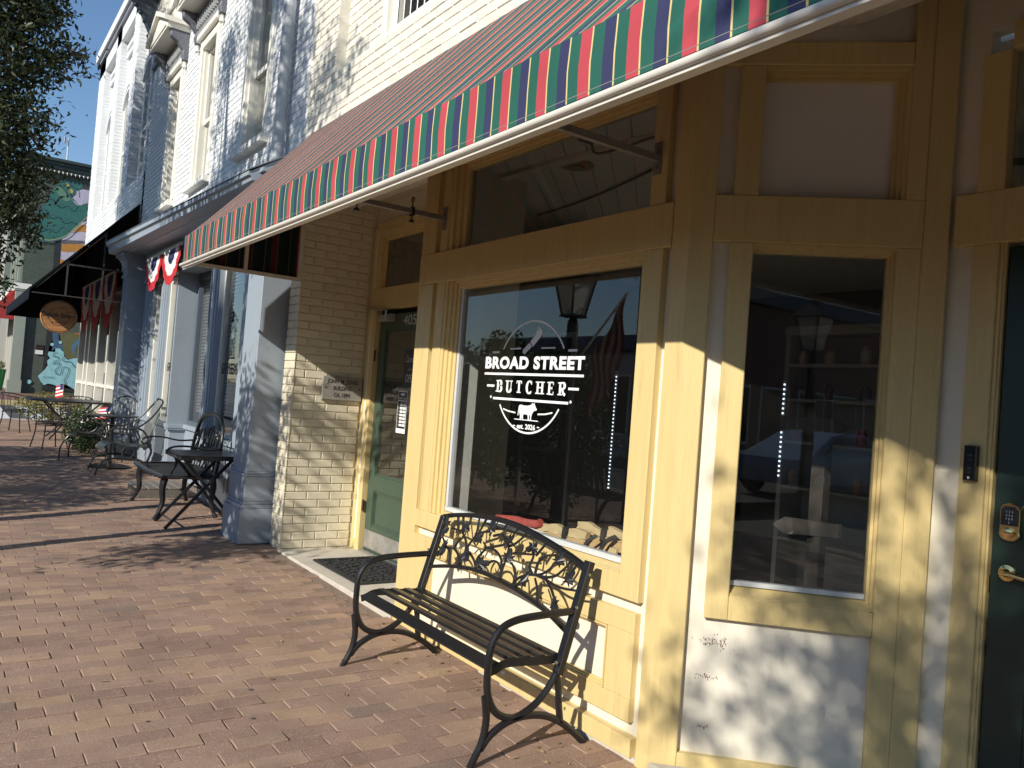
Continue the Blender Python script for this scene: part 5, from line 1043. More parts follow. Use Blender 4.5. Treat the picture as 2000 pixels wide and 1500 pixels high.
for (x0, x1, yy, nm) in ((-13.42, -12.82, 0.10, 'shop_window'), (-12.50, -11.70, 0.10, 'shop_window'), (-9.68, -8.72, 0.10, 'shop_window'), (-11.62, -10.0, 0.27, 'recessed_window')):
    fm = WTR if nm == 'shop_window' else DKB
    w = MB(); w.box(x0, x0+0.06, yy-0.02, yy+0.04, 0.86, 2.92); w.box(x1-0.05, x1, yy-0.02, yy+0.04, 0.86, 2.92); w.box(x0+0.06, x1-0.05, yy-0.02, yy+0.04, 0.86, 0.92); w.box(x0+0.06, x1-0.05, yy-0.02, yy+0.04, 2.85, 2.92)
    ww = S_(nm, w, fm)
    m = MB(); m.vf([(x0+.05, yy+.01, 0.9), (x1-.04, yy+.01, 0.9), (x1-.04, yy+.01, 2.87), (x0+.05, yy+.01, 2.87)], [(0, 1, 2, 3)]); S_('pane', m, GLS, ww, recalc=False)
    m = MB(); zb_ = 0.95 if nm == 'shop_window' else 1.05
    k = 0
    while zb_+k*0.045 < 2.85:
        z = zb_+k*0.045; m.hexa([(x0+.06, yy+.06, z), (x1-.05, yy+.06, z), (x1-.05, yy+.085, z+.03), (x0+.06, yy+.085, z+.03), (x0+.06, yy+.06, z+.003), (x1-.05, yy+.06, z+.003), (x1-.05, yy+.085, z+.033), (x0+.06, yy+.085, z+.033)]); k += 1
    S_('blind', m, BLN if nm == 'shop_window' else mat('dark_blind', (0.20, 0.18, 0.15), 0.5), ww, kind='stuff')
b = MB(); b.box(-14.1, -7.7, 0.45, 0.5, 0.1, 3.4); S_('interior_screen', b, BKC)
for k, (xc, lab) in enumerate(((-9.30, 'dark GREYBEARD lettering with lantern emblem on the shop window beside the right blue pillar'), (-12.12, 'dark GREYBEARD lettering with lantern emblem on the shop window beside the recessed window'))):
    t = thing('window_lettering', lab, 'window lettering', (xc, 0.105, 1.5)); FR = lambda u, n, z: (u, 0.105-n, z)
    text('lettering', 'GREYBEARD', SGN, TM(FR, xc+0.05, 0.0, 1.63), 0.17, t, width=0.74, bold=0.003); text('lettering', 'TOBACCO', SGN, TM(FR, xc+0.05, 0.0, 1.50), 0.07, t, width=0.4)
    m = MB()
    stroke(m, [(xc-.10, 1.76), (xc+.14, 1.76)], .02, FR, 0); stroke(m, [(xc-.08, 1.76), (xc-.06, 2.02), (xc+.02, 2.12), (xc+.10, 2.02), (xc+.12, 1.76)], .016, FR, 0.0003); stroke(m, [(xc-.09, 2.05), (xc+.02, 2.20), (xc+.13, 2.05)], .018, FR, 0.0006)
    stroke(m, [(xc-.02, 1.78), (xc+.0, 1.9), (xc-.03, 1.98)], .03, FR, 0.0009); stroke(m, [(xc+.05, 1.78), (xc+.04, 1.9), (xc+.07, 1.99)], .025, FR, 0.0012); stroke(m, [(xc-.12, 2.16), (xc+.02, 2.26), (xc+.16, 2.16)], .014, FR, 0.0015)
    m.build('emblem', SGN, t, recalc=False)

# ================================================================ bunting fans
NVY = mat('flag_blue', (0.02, 0.03, 0.13), 0.75); RED = mat('flag_red', (0.50, 0.02, 0.03), 0.75); FWH = mat('flag_white', (0.72, 0.71, 0.70), 0.75)
def bunting(xc, w_, z, y, h_, lab, grp):
    t = thing('bunting', lab, 'bunting', (xc, y, z), grp)
    def ring(nm, r0, r1, m_):
        V = []; F = []; N = 48
        for s in (0, 1):
            for i in range(N+1):
                a = pi+pi*i/N; pl = 0.008*sin(i*pi*11/N*2)
                for k in (0, 1, 2):
                    r = r0+(r1-r0)*k/2
                    V.append((xc+r*w_/2*cos(a)*(1-0.10*abs(sin(a))), y-(0.012+abs(pl)*(0.25+r))-s*0.002+0.006*r*sin(i*0.9), z+r*h_*sin(a)+0.006*sin(i*0.7+xc*7)*r))
        n1 = (N+1)*3
        for i in range(N):
            for k in (0, 1): a = i*3+k; F += [(a, a+1, a+4, a+3), (n1+a, n1+a+3, n1+a+4, n1+a+1)]
        m = MB(); m.vf(V, F); return m.build(nm, m_, t, recalc=False, smooth=True)
    cl = ring('blue_centre', 0.06, 0.42, NVY); ring('white_band', 0.42, 0.74, FWH); ring('red_band', 0.74, 1.0, RED)
    m = MB()
    for i in range(5):
        a = pi+pi*(i+.5)/5; px_, pz_ = xc+0.27*w_/2*cos(a), z+0.27*h_*sin(a)
        pts = [(px_+(0.045 if q % 2 == 0 else .019)*sin(q*pi/5), pz_+(0.045 if q % 2 == 0 else .019)*cos(q*pi/5)) for q in range(10)]
        m.vf([(p, y-0.075, q) for p, q in pts], [tuple(range(10))])
    m.build('star', FWH, cl, recalc=False, kind='stuff')
    m = MB(); m.bar([(xc-w_/2, y-0.012, z+0.015), (xc+w_/2, y-0.012, z+0.015)], 0.008, 0.05); m.build('heading_tape', FWH, t)
bunting(-13.0, 1.15, 3.25, -0.07, 0.50, 'red white and blue pleated bunting fan, left one under the blue-grey hood', 'bunting fans under the blue hood')
bunting(-11.85, 1.15, 3.25, -0.07, 0.50, 'red white and blue pleated bunting fan, right one under the blue-grey hood', 'bunting fans under the blue hood')
for k, (x, lab) in enumerate(((-19.6, 'shaded bunting fan under the black awning, nearest the round wooden sign'), (-18.1, 'shaded bunting fan, middle one of three under the black awning'), (-16.6, 'shaded bunting fan under the black awning, beside the left blue pillar'))): bunting(x, 1.6, 3.30, -0.12, 1.0, lab, 'bunting fans under the black awning')

# ================================================================ white bakery building beyond
BB = thing('bakery_building', 'white painted brick building with pilasters and arched windows above a black awning', 'building', (-18.3, 0.0, 0.2))
PIL = [(-21.80, -20.92), (-19.36, -18.80), (-17.24, -16.67), (-15.12, -14.925)]
b = MB(); b.box(-21.80, -14.925, 0.16, 8.0, 0.15, 8.75)
for a, c in PIL: b.box(a, c, 0.0, 0.16, 3.3, 8.75)
b.box(-21.80, -14.925, 0.0, 0.16, 3.3, 4.95); b.box(-21.80, -14.925, 0.0, 0.16, 8.45, 8.75); S2 = lambda n, m_, mt, p=BB, **k: m_.build(n, mt, p, **k)
S2('wall', b, WHM)
BW = []
for c in range(64):
    z = 4.0+c*CO
    if z > 8.40: break
    if z < 4.93: brickrun(-21.795, -14.93, z, 0.0, BW, c % 2)
    else:
        for a, c2 in PIL: brickrun(a, c2, z, 0.0, BW, c % 2)
        for k in range(3):
            a, c2 = PIL[k][1], PIL[k+1][0]; mid = (a+c2)/2
            if 5.05 < z < 7.05: brickrun(a, mid-0.46, z, 0.16, BW, c % 2); brickrun(mid+0.46, c2, z, 0.16, BW, c % 2)
            else: brickrun(a, c2, z, 0.16, BW, c % 2)
bricks_stuff('brickwork', BW, WHB, BB, 6, 0.007, .0022)
b = MB()
rr = random.Random(3)
for c in range(61):                                                    # coursed brick on the pilaster sides facing the viewer
    z = 4.0+c*CO
    for a, c2 in PIL[:3]:
        if z > 4.93: b.box(c2, c2+0.006+rr.uniform(0, .002), 0.004+(c % 2)*0.02, 0.157, z, z+CO-0.010)
S2('side_brickwork', b, WHB, kind='stuff')
b = MB(); b.box(-21.88, -14.9, -0.10, 0.3, 8.86, 9.06); S2('coping', b, WHB); b = MB(); b.box(-21.84, -14.9, -0.05, 0.3, 8.75, 8.86); S2('corbel', b, GTR)
for k in range(3):
    a, c2 = PIL[k][1], PIL[k+1][0]; mid = (a+c2)/2
    w = MB(); w.box(mid-0.46, mid-0.36, 0.12, 0.158, 5.0, 6.95); w.box(mid+0.36, mid+0.46, 0.12, 0.158, 5.0, 6.95); w.box(mid-0.36, mid+0.36, 0.13, 0.158, 5.95, 6.02); w.box(mid-0.5, mid+0.5, 0.06, 0.158, 4.93, 5.0)
    ww = S2('window', w, WTR)
    m = MB(); m.vf([(mid-.36, .15, 5.0), (mid+.36, .15, 5.0), (mid+.36, .15, 6.95), (mid+.2, .15, 7.08), (mid, .15, 7.12), (mid-.2, .15, 7.08), (mid-.36, .15, 6.95)], [tuple(range(7))]); S2('pane', m, mat('grey_glass', (0.25, 0.28, 0.31), 0.1), ww, recalc=False)
    m = MB(); arc_ = [(mid+0.60*sin(R(q)), 6.62+0.62*cos(R(q))) for q in range(-60, 61, 10)]
    m.bar([(p, 0.13, q) for p, q in arc_], 0.06, 0.09, (0, 1, 0)); m.bar([(p, 0.115, q+0.14) for p, q in arc_], 0.09, 0.06, (0, 1, 0)); S2('arched_hood', m, WHB, ww)
    for z in (8.05, 8.25): m = MB(); m.box(a+0.1, c2-0.1, 0.10, 0.158, z, z+0.09); S2('corbel_course', m, WHB)
# bakery shopfront
m = MB(); m.box(-21.7, -14.93, 0.02, 0.16, 3.0, 3.4); m.box(-21.7, -14.93, 0.02, 0.16, 0.16, 0.55); S2('fascia', m, WTR)
m = MB(); m.box(-21.7, -14.95, -0.03, -0.003, 3.05, 4.36); S2('shade_board', m, mat('shade_black', (0.012, 0.012, 0.014), 0.7))  # black board added to deepen the shade on the wall under the awning
fx = [-21.6, -20.5, -19.9, -18.6, -17.3, -16.0, -15.0]
for k in range(6):
    w = MB(); w.box(fx[k], fx[k]+0.07, 0.03, 0.159, 0.55, 3.0); w.box(fx[k+1]-0.07, fx[k+1], 0.03, 0.159, 0.55, 3.0); w.box(fx[k]+.07, fx[k+1]-.07, 0.05, 0.159, 1.18, 1.24); ww = S2('shop_window', w, WTR)
    m = MB(); m.vf([(fx[k]+.07, .10, .55), (fx[k+1]-.07, .10, .55), (fx[k+1]-.07, .10, 3.0), (fx[k]+.07, .10, 3.0)], [(0, 1, 2, 3)]); S2('pane', m, GLS, ww, recalc=False)
    m = MB(); n_ = 18; V = []; F = []
    for i in range(n_+1):
        x = fx[k]+.08+(fx[k+1]-fx[k]-.16)*i/n_; V += [(x, 0.135+0.015*sin(i*2.2), 0.6), (x, 0.135+0.015*sin(i*2.2), 2.6)]
    for i in range(n_): F.append((2*i, 2*i+2, 2*i+3, 2*i+1))
    m.vf(V, F); S2('curtain', m, mat('curtain', (0.36, 0.37, 0.34), 0.8, 0.25, 6), ww, recalc=False, smooth=True)
# black awning
BA = thing('awning', 'black sloping awning with scalloped valance on the white bakery building', 'awning', (-18, -0.7, 2.6))
BFA = mat('black_awning_fabric', (0.010, 0.012, 0.018), 0.9, 0.2, 5, spec=0.1)
m = MB(); fabric(m, -21.1, -15.0, [(-1.5+1.5*t, 2.76+1.65*t) for t in (0, .1, .25, .5, .75, 1)], 14, 0.015); m.build('canopy', BFA, BA, smooth=True)
m = MB(); V = []; F = []; N = 120
for s in (0, 1):
    for i in range(N+1): x = -21.1+6.1*i/N; V += [(x, -1.505+s*.004, 2.765), (x, -1.51+s*.004, 2.60-0.05*abs(sin(i*pi/8)))]
n1 = 2*(N+1)
for i in range(N): F += [(2*i, 2*i+1, 2*i+3, 2*i+2), (n1+2*i, n1+2*i+2, n1+2*i+3, n1+2*i+1)]
m.vf(V, F)
V = []; N = 30
for s in (0, 1):
    for i in range(N+1): y = -1.5+1.5*i/N; z_ = 2.76+1.65*i/N; V += [(-15.0+s*.004, y, z_), (-15.0+s*.004, y, z_-0.05)]
n1 = 2*(N+1); F = []
for i in range(N): F += [(2*i, 2*i+1, 2*i+3, 2*i+2), (n1+2*i, n1+2*i+2, n1+2*i+3, n1+2*i+1)]
m.vf(V, F); m.build('valance', BFA, BA, recalc=False)
m = MB(); m.prism([(-1.5, 2.58), (-1.5, 2.74), (-0.02, 4.38), (-0.02, 2.58)], -21.1, -21.095, lambda p, q, t: (t, p, q)); m.build('end_panel', BFA, BA)
FRG = mat('awning_frame_grey', (0.05, 0.05, 0.05), 0.6)
m = MB()
m.bar([(-15.02, -1.48, 2.68), (-15.02, -0.02, 2.68)], .018, .018); m.bar([(-15.02, -1.0, 2.68), (-15.02, -1.0, 3.25)], .025, .025, (1, 0, 0)); m.bar([(-15.02, -0.48, 2.68), (-15.02, -0.48, 3.8)], .025, .025, (1, 0, 0)); m.bar([(-15.02, -1.0, 3.2), (-15.02, -0.02, 3.2)], .025, .025); m.bar([(-20.9, -1.0, 3.25), (-15.0, -1.0, 3.25)], .025, .025); m.bar([(-20.9, -0.48, 3.8), (-15.0, -0.48, 3.8)], .025, .025)
m.build('frame', FRG, BA)
# round hanging sign
BS = thing('hanging_sign', 'round wooden Bayside Bakery sign hanging below the black awning', 'sign', (-16.0, -0.97, 2.1))
sgx, sgy, sgz = -16.0, -0.97, 2.385
SF = lambda u, n, z: (sgx+n, u, z)
WDS = mat('sign_wood', (0.55, 0.27, 0.105), 0.5, 0.3, 2.2, 0.1, 20, stretch=(1, 1, 7), col2=(0.34, 0.14, 0.05))
m = MB(); m.lathe([(0.275, -0.018), (0.285, 0), (0.275, 0.018), (0, 0.018)], 40, fr=lambda a, b_, c_: (sgx+c_, sgy+a, sgz+b_)); m.build('disc', WDS, BS)
m = MB()
for r_ in (0.262, 0.155): stroke(m, [(sgy+r_*cos(2*pi*k/40), sgz+r_*sin(2*pi*k/40)) for k in range(40)], 0.008, SF, 0.0195, closed=True)
m.build('ring', SGN, BS, recalc=False)
text('lettering', 'Bayside Bakery', SGN, TM(SF, sgy, 0.0205, sgz+0.02), 0.12, BS, width=0.50, shear=0.15, bold=0.002); text('lettering', 'EST.', SGN, TM(SF, sgy, 0.0205, sgz-0.055), 0.03, BS); text('lettering', '& SHAKES', SGN, TM(SF, sgy, 0.0205, sgz-0.105), 0.045, BS, width=0.2)
m = MB()
for dy in (-0.15, 0.15): m.tube([(sgx, sgy+dy, sgz+0.23), (sgx, sgy+dy, 2.95+0.6*(1 if dy > 0 else .6))], 0.006, 6, (0, 1, 0))
m.build('hanger_rod', BLK2, BS)

# ================================================================ green mural building across the side street
GB = thing('mural_building', 'dark green painted brick building with a large painted mural across the side street', 'building', (-40, 3, 0.5))
GBM = bpy.data.materials.new('green_painted_brick'); GBM.use_nodes = True
def brickbump(m, col, rough=0.6):
    t = m.node_tree; N = t.nodes; L = t.links; b = N['Principled BSDF']; b.inputs['Roughness'].default_value = rough
    ge = N.new('ShaderNodeNewGeometry'); sx = N.new('ShaderNodeSeparateXYZ'); cb = N.new('ShaderNodeCombineXYZ'); L.new(ge.outputs['Position'], sx.inputs[0])
    ad = N.new('ShaderNodeMath'); ad.operation = 'ADD'; L.new(sx.outputs['X'], ad.inputs[0]); L.new(sx.outputs['Y'], ad.inputs[1]); L.new(ad.outputs[0], cb.inputs[0]); L.new(sx.outputs['Z'], cb.inputs[1])
    bt = N.new('ShaderNodeTexBrick'); bt.inputs['Scale'].default_value = 1.0; bt.inputs['Brick Width'].default_value = 0.225; bt.inputs['Row Height'].default_value = 0.078; bt.inputs['Mortar Size'].default_value = 0.008
    L.new(cb.outputs[0], bt.inputs['Vector']); bt.inputs['Color1'].default_value = (*col, 1); bt.inputs['Color2'].default_value = (*[x*.82 for x in col], 1); bt.inputs['Mortar'].default_value = (*[x*.6 for x in col], 1)
    L.new(bt.outputs['Color'], b.inputs['Base Color']); bp = N.new('ShaderNodeBump'); bp.inputs['Strength'].default_value = 0.8; bp.inputs['Distance'].default_value = 0.02; bp.invert = True; L.new(bt.outputs['Fac'], bp.inputs['Height']); L.new(bp.outputs[0], b.inputs['Normal'])
    return m
brickbump(GBM, (0.085, 0.105, 0.08))
m = MB(); m.box(-47, -34, -0.5, 18, 0.4, 8.62); m.build('wall', GBM, GB)
GTG = mat('green_grey_trim', (0.30, 0.33, 0.27), 0.55, 0.1, 3); DGT = mat('dark_green_cornice', (0.035, 0.05, 0.045), 0.5)
m = MB(); m.box(-47.2, -33.85, -0.68, 18, 8.62, 8.74); m.build('frieze', GBM, GB)
m = MB(); m.box(-47.3, -33.75, -0.78, 18, 8.86, 8.98); m.box(-47.4, -33.65, -0.86, 18, 8.98, 9.08); m.box(-47.25, -33.8, -0.72, 18, 8.74, 8.86); m.build('cornice', DGT, GB)
for k in range(26):
    y = -0.2+k*0.135; m = MB(); m.lathe([(0.0, -0.10), (0.03, -0.03), (0.02, 0.0), (0, 0)], 6, (-33.83, y, 8.66)); m.build('lamp_bulb', FWH, GB)
mur = [('teal', (0.035, 0.15, 0.125), [(-0.44, 6.46), (-0.13, 7.15), (0.33, 8.23), (0.44, 8.38), (0.81, 8.41), (1.16, 8.38), (1.11, 8.22), (0.97, 8.09), (0.95, 7.94), (0.8, 7.84), (1.0, 7.59), (1.19, 7.6), (1.47, 7.72), (1.75, 7.7), (1.7, 7.4), (1.47, 7.31), (1.21, 6.95), (0.98, 6.66), (0.73, 6.33), (0.37, 6.12), (0.1, 6.06), (-0.17, 6.1), (-0.42, 6.22)]),
 ('lilac', (0.50, 0.46, 0.58), [(0.97, 8.09), (1.18, 8.2), (1.9, 8.21), (1.9, 7.8), (1.47, 7.72), (1.19, 7.6), (1.01, 7.58), (0.8, 7.77), (0.95, 7.92)]), ('dark', (0.05, 0.05, 0.055), [(1.16, 8.36), (1.9, 8.37), (1.9, 8.21), (1.18, 8.2)]),
 ('snout', (0.12, 0.25, 0.17), [(0.26, 8.0), (0.4, 8.18), (0.8, 7.77), (0.78, 7.69), (0.66, 7.63), (0.49, 7.74)]), ('spot', (0.42, 0.40, 0.16), [(0.58, 8.25), (0.66, 8.34), (0.75, 8.29), (0.71, 8.19), (0.62, 8.15)]), ('spot', (0.42, 0.40, 0.16), [(0.69, 8.06), (0.79, 8.14), (0.87, 8.08), (0.85, 7.97), (0.73, 7.95)]),
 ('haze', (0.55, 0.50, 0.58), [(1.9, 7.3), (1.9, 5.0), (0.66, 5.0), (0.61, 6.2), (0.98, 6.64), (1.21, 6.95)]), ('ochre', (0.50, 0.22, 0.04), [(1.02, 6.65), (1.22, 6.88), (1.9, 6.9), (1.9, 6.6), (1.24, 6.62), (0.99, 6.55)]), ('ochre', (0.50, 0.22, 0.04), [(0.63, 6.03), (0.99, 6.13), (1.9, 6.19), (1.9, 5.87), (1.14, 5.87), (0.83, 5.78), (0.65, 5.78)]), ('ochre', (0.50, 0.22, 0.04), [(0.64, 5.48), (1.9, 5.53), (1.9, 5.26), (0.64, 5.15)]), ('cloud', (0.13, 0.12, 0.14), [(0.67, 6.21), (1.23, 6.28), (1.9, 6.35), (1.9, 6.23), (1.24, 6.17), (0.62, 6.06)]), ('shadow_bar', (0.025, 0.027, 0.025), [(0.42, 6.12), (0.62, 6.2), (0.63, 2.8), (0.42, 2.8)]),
 ('base', (0.022, 0.024, 0.024), [(0.42, 2.92), (0.65, 2.79), (0.64, 2.56), (0.55, 2.35), (0.51, 2.05), (0.54, 1.73), (0.45, 1.39), (0.42, 0.64), (2.2, 0.66), (2.2, 1.2), (1.55, 0.99), (1.05, 1.02), (0.38, 0.87)]), ('olive', (0.13, 0.13, 0.05), [(0.83, 2.77), (2.2, 3.02), (2.2, 2.72), (1.9, 1.94), (1.22, 1.82), (1.1, 1.88), (1.01, 2.1), (0.92, 2.39)]),
 ('blue', (0.06, 0.12, 0.2), [(0.6, 2.78), (0.8, 2.77), (0.81, 2.57), (0.95, 2.36), (0.99, 2.17), (0.78, 2.24), (0.62, 2.1), (0.66, 2.36), (0.62, 2.55)]), ('blue', (0.08, 0.16, 0.24), [(1.24, 2.29), (1.31, 2.5), (1.59, 2.72), (2.2, 2.9), (2.2, 2.7), (1.58, 2.52), (1.41, 2.34), (1.37, 2.1), (1.56, 1.96), (1.32, 2.07)]), ('coral', (0.4, 0.12, 0.05), [(1.3, 2.83), (1.9, 2.95), (1.9, 2.85), (1.35, 2.78)]),
 ('foam', (0.30, 0.58, 0.60), [(0.74, 2.21), (0.87, 2.22), (1.01, 2.1), (1.04, 1.94), (1.16, 1.82), (1.42, 1.91), (2.2, 1.89), (2.2, 0.7), (1.6, 0.7), (1.45, 0.75), (1.3, 0.84), (1.18, 0.91), (1.03, 0.92), (0.92, 0.81), (0.78, 0.87), (0.6, 0.9), (0.47, 0.83), (0.36, 0.96), (0.26, 1.15), (0.45, 1.39), (0.54, 1.56), (0.51, 1.73), (0.59, 1.83), (0.51, 1.95), (0.53, 2.07), (0.74, 2.07)])]
for cx_, cz_, r_ in ((0.0, 0.92, .075), (0.62, 2.34, .06), (0.88, 2.44, .055)): mur.append(('foam', (0.32, 0.6, 0.62), [(cx_+r_*cos(k*pi/6), cz_+r_*sin(k*pi/6)) for k in range(12)]))
for k, (nm, c_, pl) in enumerate(mur):
    m = MB(); x = -33.996+0.002*k; m.vf([(x, p, q) for p, q in pl], [tuple(range(len(pl)))]); m.build('painted_'+nm, brickbump(bpy.data.materials.new('mural_'+nm), c_) if False else mat('mural_'+nm, c_, 0.6, 0.22, 5, 0.3, 18), GB, recalc=False)
MF = lambda u, n, z: (-33.94+n, u, z)
m = MB(); IK = mat('mural_line', (0.05, 0.12, 0.14), 0.6)
stroke(m, smoothpath([(0.8, 2.08, 0), (0.69, 2.0, 0), (0.7, 1.91, 0), (0.84, 1.9, 0), (0.85, 1.79, 0), (0.71, 1.71, 0), (0.72, 1.63, 0), (0.88, 1.69, 0), (0.92, 1.6, 0), (0.79, 1.39, 0), (0.86, 1.27, 0), (0.97, 1.29, 0), (1.01, 1.51, 0), (1.13, 1.55, 0), (1.23, 1.46, 0), (1.18, 1.23, 0), (1.12, 1.06, 0), (1.16, 0.93, 0)], 4), 0.022, MF, 0)
stroke(m, smoothpath([(1.04, 1.94, 0), (0.99, 1.8, 0), (1.08, 1.76, 0), (1.26, 1.76, 0), (1.38, 1.61, 0), (1.48, 1.55, 0), (1.7, 1.54, 0)], 4), 0.022, MF, 0); stroke(m, smoothpath([(-0.4, 6.3, 0), (0.1, 6.6, 0), (0.3, 6.5, 0), (0.5, 6.75, 0), (0.8, 6.6, 0), (1.0, 6.62, 0)], 4), 0.03, MF, 0)

tealo = smoothpath([(p, q, 0) for p, q in mur[0][2][-12:]], 3); stroke(m, [(v.x, v.y) for v in tealo], 0.045, MF, 0.0005)
for ln_ in ([(-0.1, 7.3), (0.1, 7.0), (0.35, 7.1), (0.55, 6.9), (0.8, 7.0), (1.0, 6.9)], [(0.1, 7.7), (0.35, 7.45), (0.6, 7.55), (0.8, 7.4), (0.95, 7.62)], [(0.45, 8.35), (0.62, 8.1), (0.75, 7.85), (0.9, 7.7)], [(0.55, 8.38), (0.9, 8.2), (0.95, 7.95)]): stroke(m, smoothpath([(p, q, 0) for p, q in ln_], 4), 0.035, MF, 0.001)
m.build('painted_line', IK, GB, recalc=False)
m = MB(); stroke(m, [(v.x*1.0+.03, v.y+.05) for v in tealo], 0.03, MF, 0.0015); m.build('painted_edge', mat('mural_lime', (0.30, 0.33, 0.16), 0.6), GB, recalc=False)
text('lettering', 'M. LIVSLE', IK, TM(MF, 0.60, 0.001, 1.13), 0.09, GB, width=0.36)
# corner pilaster, shopfront cornice, upper trim
m = MB(); m.box(-34.12, -33.86, -0.62, -0.28, 0.55, 3.75); pc = m.build('pilaster', GTG, GB); m = MB(); m.box(-34.2, -33.82, -0.68, -0.24, 0.5, 0.95); m.build('pilaster_base', GTG, GB); m = MB(); m.box(-34.2, -33.82, -0.66, -0.26, 3.75, 4.15); m.box(-34.2, -33.8, -0.70, -0.22, 4.15, 4.22); m.build('pilaster_cap', GTG, GB)
m = MB(); m.box(-47, -34.2, -0.80, -0.5, 4.15, 4.32); m.box(-33.9, -33.78, -0.72, -0.2, 4.22, 4.42); m.build('shopfront_cornice', WTR, GB)
for x in (-35.2, -36.6, -38.4, -39.8): m = MB(); m.box(x-0.12, x+0.12, -0.58, -0.5, 4.6, 7.6); m.build('window_trim', GTG, GB)
for x in (-35.9, -39.1): m = MB(); m.box(x-.6, x+.6, -0.52, -0.5, 4.7, 7.4); m.build('upper_window', DGL, GB)
m = MB(); m.box(-46, -34.3, -0.52, -0.48, 0.6, 3.7); m.build('shopfront_glass', DGL, GB)
for x in (-34.6, -35.8, -37.0, -38.2): m = MB(); m.box(x-.05, x+.05, -0.58, -0.5, 0.55, 3.7); m.build('shopfront_mullion', WTR, GB)
RA = thing('awning', 'red fabric awning on the street side of the green mural building', 'awning', (-38, -1.0, 3.0))
RFA = mat('red_awning_fabric', (0.36, 0.03, 0.03), 0.8, 0.12, 2)
m = MB(); m.prism([(-0.52, 4.12), (-1.55, 3.45), (-1.55, 3.15), (-1.50, 3.15), (-1.50, 3.42), (-0.52, 4.05)], -46, -34.35, lambda p, q, t: (t, p, q)); m.build('canopy', RFA, RA); m = MB(); m.prism([(-0.52, 4.12), (-1.55, 3.45), (-1.55, 3.12), (-0.52, 3.12)], -34.352, -34.34, lambda p, q, t: (t, p, q)); m.build('end_panel', RFA, RA)
for k, (y, z0, z1, nm, lab, c_) in enumerate(((0.24, 2.11, 2.29, 'plaque', 'small dark plaque on the green brick wall', (0.03, 0.012, 0.01)), (0.23, 1.94, 2.09, 'notice', 'small white notice below the dark plaque on the green wall', (0.75, 0.75, 0.73)))):
    o = MB().box(-33.995, -33.95, y-.12, y+.12, z0, z1).build(nm, mat(nm+'_face', c_, 0.5), loc=(-33.97, y, z0)); tag(o, lab, nm)
AN = thing('antenna', 'thin pole with a small white dish antenna on the green building roof', 'antenna', (-35, 0.63, 9.08))
m = MB(); m.tube([(-35, 0.66, 9.05), (-35, 0.66, 10.2)], 0.025, 8, (0, 1, 0)); m.build('pole', ALU, AN); m = MB(); m.lathe([(0.0, 0), (0.10, 0.01), (0.16, 0.06), (0.15, 0.07), (0.0, 0.05)], 14, fr=lambda a, b_, c_: (-34.95+a*0.3+c_*0.8, 0.58-c_, 10.1+b_)); m.build('dish', FWH, AN, smooth=True)
FB = thing('far_building', 'pale building further along the street at the left edge', 'building', (-58, 4, 0.5))
m = MB(); m.box(-75, -47.6, -0.9, 14, 0.4, 9.5); m.build('wall', WTR, FB); 
for x in (-49.5, -52.5, -55.5):
    for z in (2.0, 5.5): m = MB(); m.box(x-.7, x+.7, -0.93, -0.88, z, z+2.0); m.build('window', DGL, FB)
# ================================================================ street furniture on the pavement
# folding bistro table
g = 0.068
BT = thing('folding_table', 'black folding square bistro table next to the blue-grey pillar', 'table', (-8.22, -0.38, g))
tx0, tx1, ty0, ty1, tz = -8.56, -7.90, -0.66, -0.08, 0.775
m = MB(); m.box(tx0, tx1, ty0, ty1, tz-0.012, tz); m.build('table_top', BLK2, BT, bevel=0.003)
m = MB(); m.box(tx0, tx1, ty0, ty0+0.012, tz-0.045, tz-0.0125); m.box(tx0, tx1, ty1-0.012, ty1, tz-0.045, tz-0.0125); m.box(tx0, tx0+0.012, ty0+.012, ty1-.012, tz-0.045, tz-0.0125); m.box(tx1-0.012, tx1, ty0+.012, ty1-.012, tz-0.045, tz-0.0125); m.build('rim', BLK2, BT)
m = MB()
for k in range(14): x = tx0+0.03+k*(tx1-tx0-0.06)/13; m.box(x-0.004, x+0.004, ty0-0.0025, ty0-0.0005, tz-0.038, tz-0.02)
m.build('rim_studs', STL, BT, kind='stuff')
for x in (-8.46, -8.03):
    m = MB(); m.bar([(x-0.012, -0.72, g+0.004), (x-0.012, -0.12, tz-0.02)], 0.030, 0.016, (1, 0, 0)); m.build('leg', BLK2, BT)
for x in (-8.46, -8.03):
    m = MB(); m.bar([(x+0.012, -0.04, g+0.004), (x+0.012, -0.62, tz-0.02)], 0.030, 0.016, (1, 0, 0)); m.build('leg', BLK2, BT)
for y, z in ((-0.66, g+0.075), (-0.10, g+0.075), (-0.38, 0.42)):
    m = MB(); m.tube([(-8.47, y, z), (-8.02, y, z)], 0.008, 6); m.build('cross_bar', BLK2, BT)

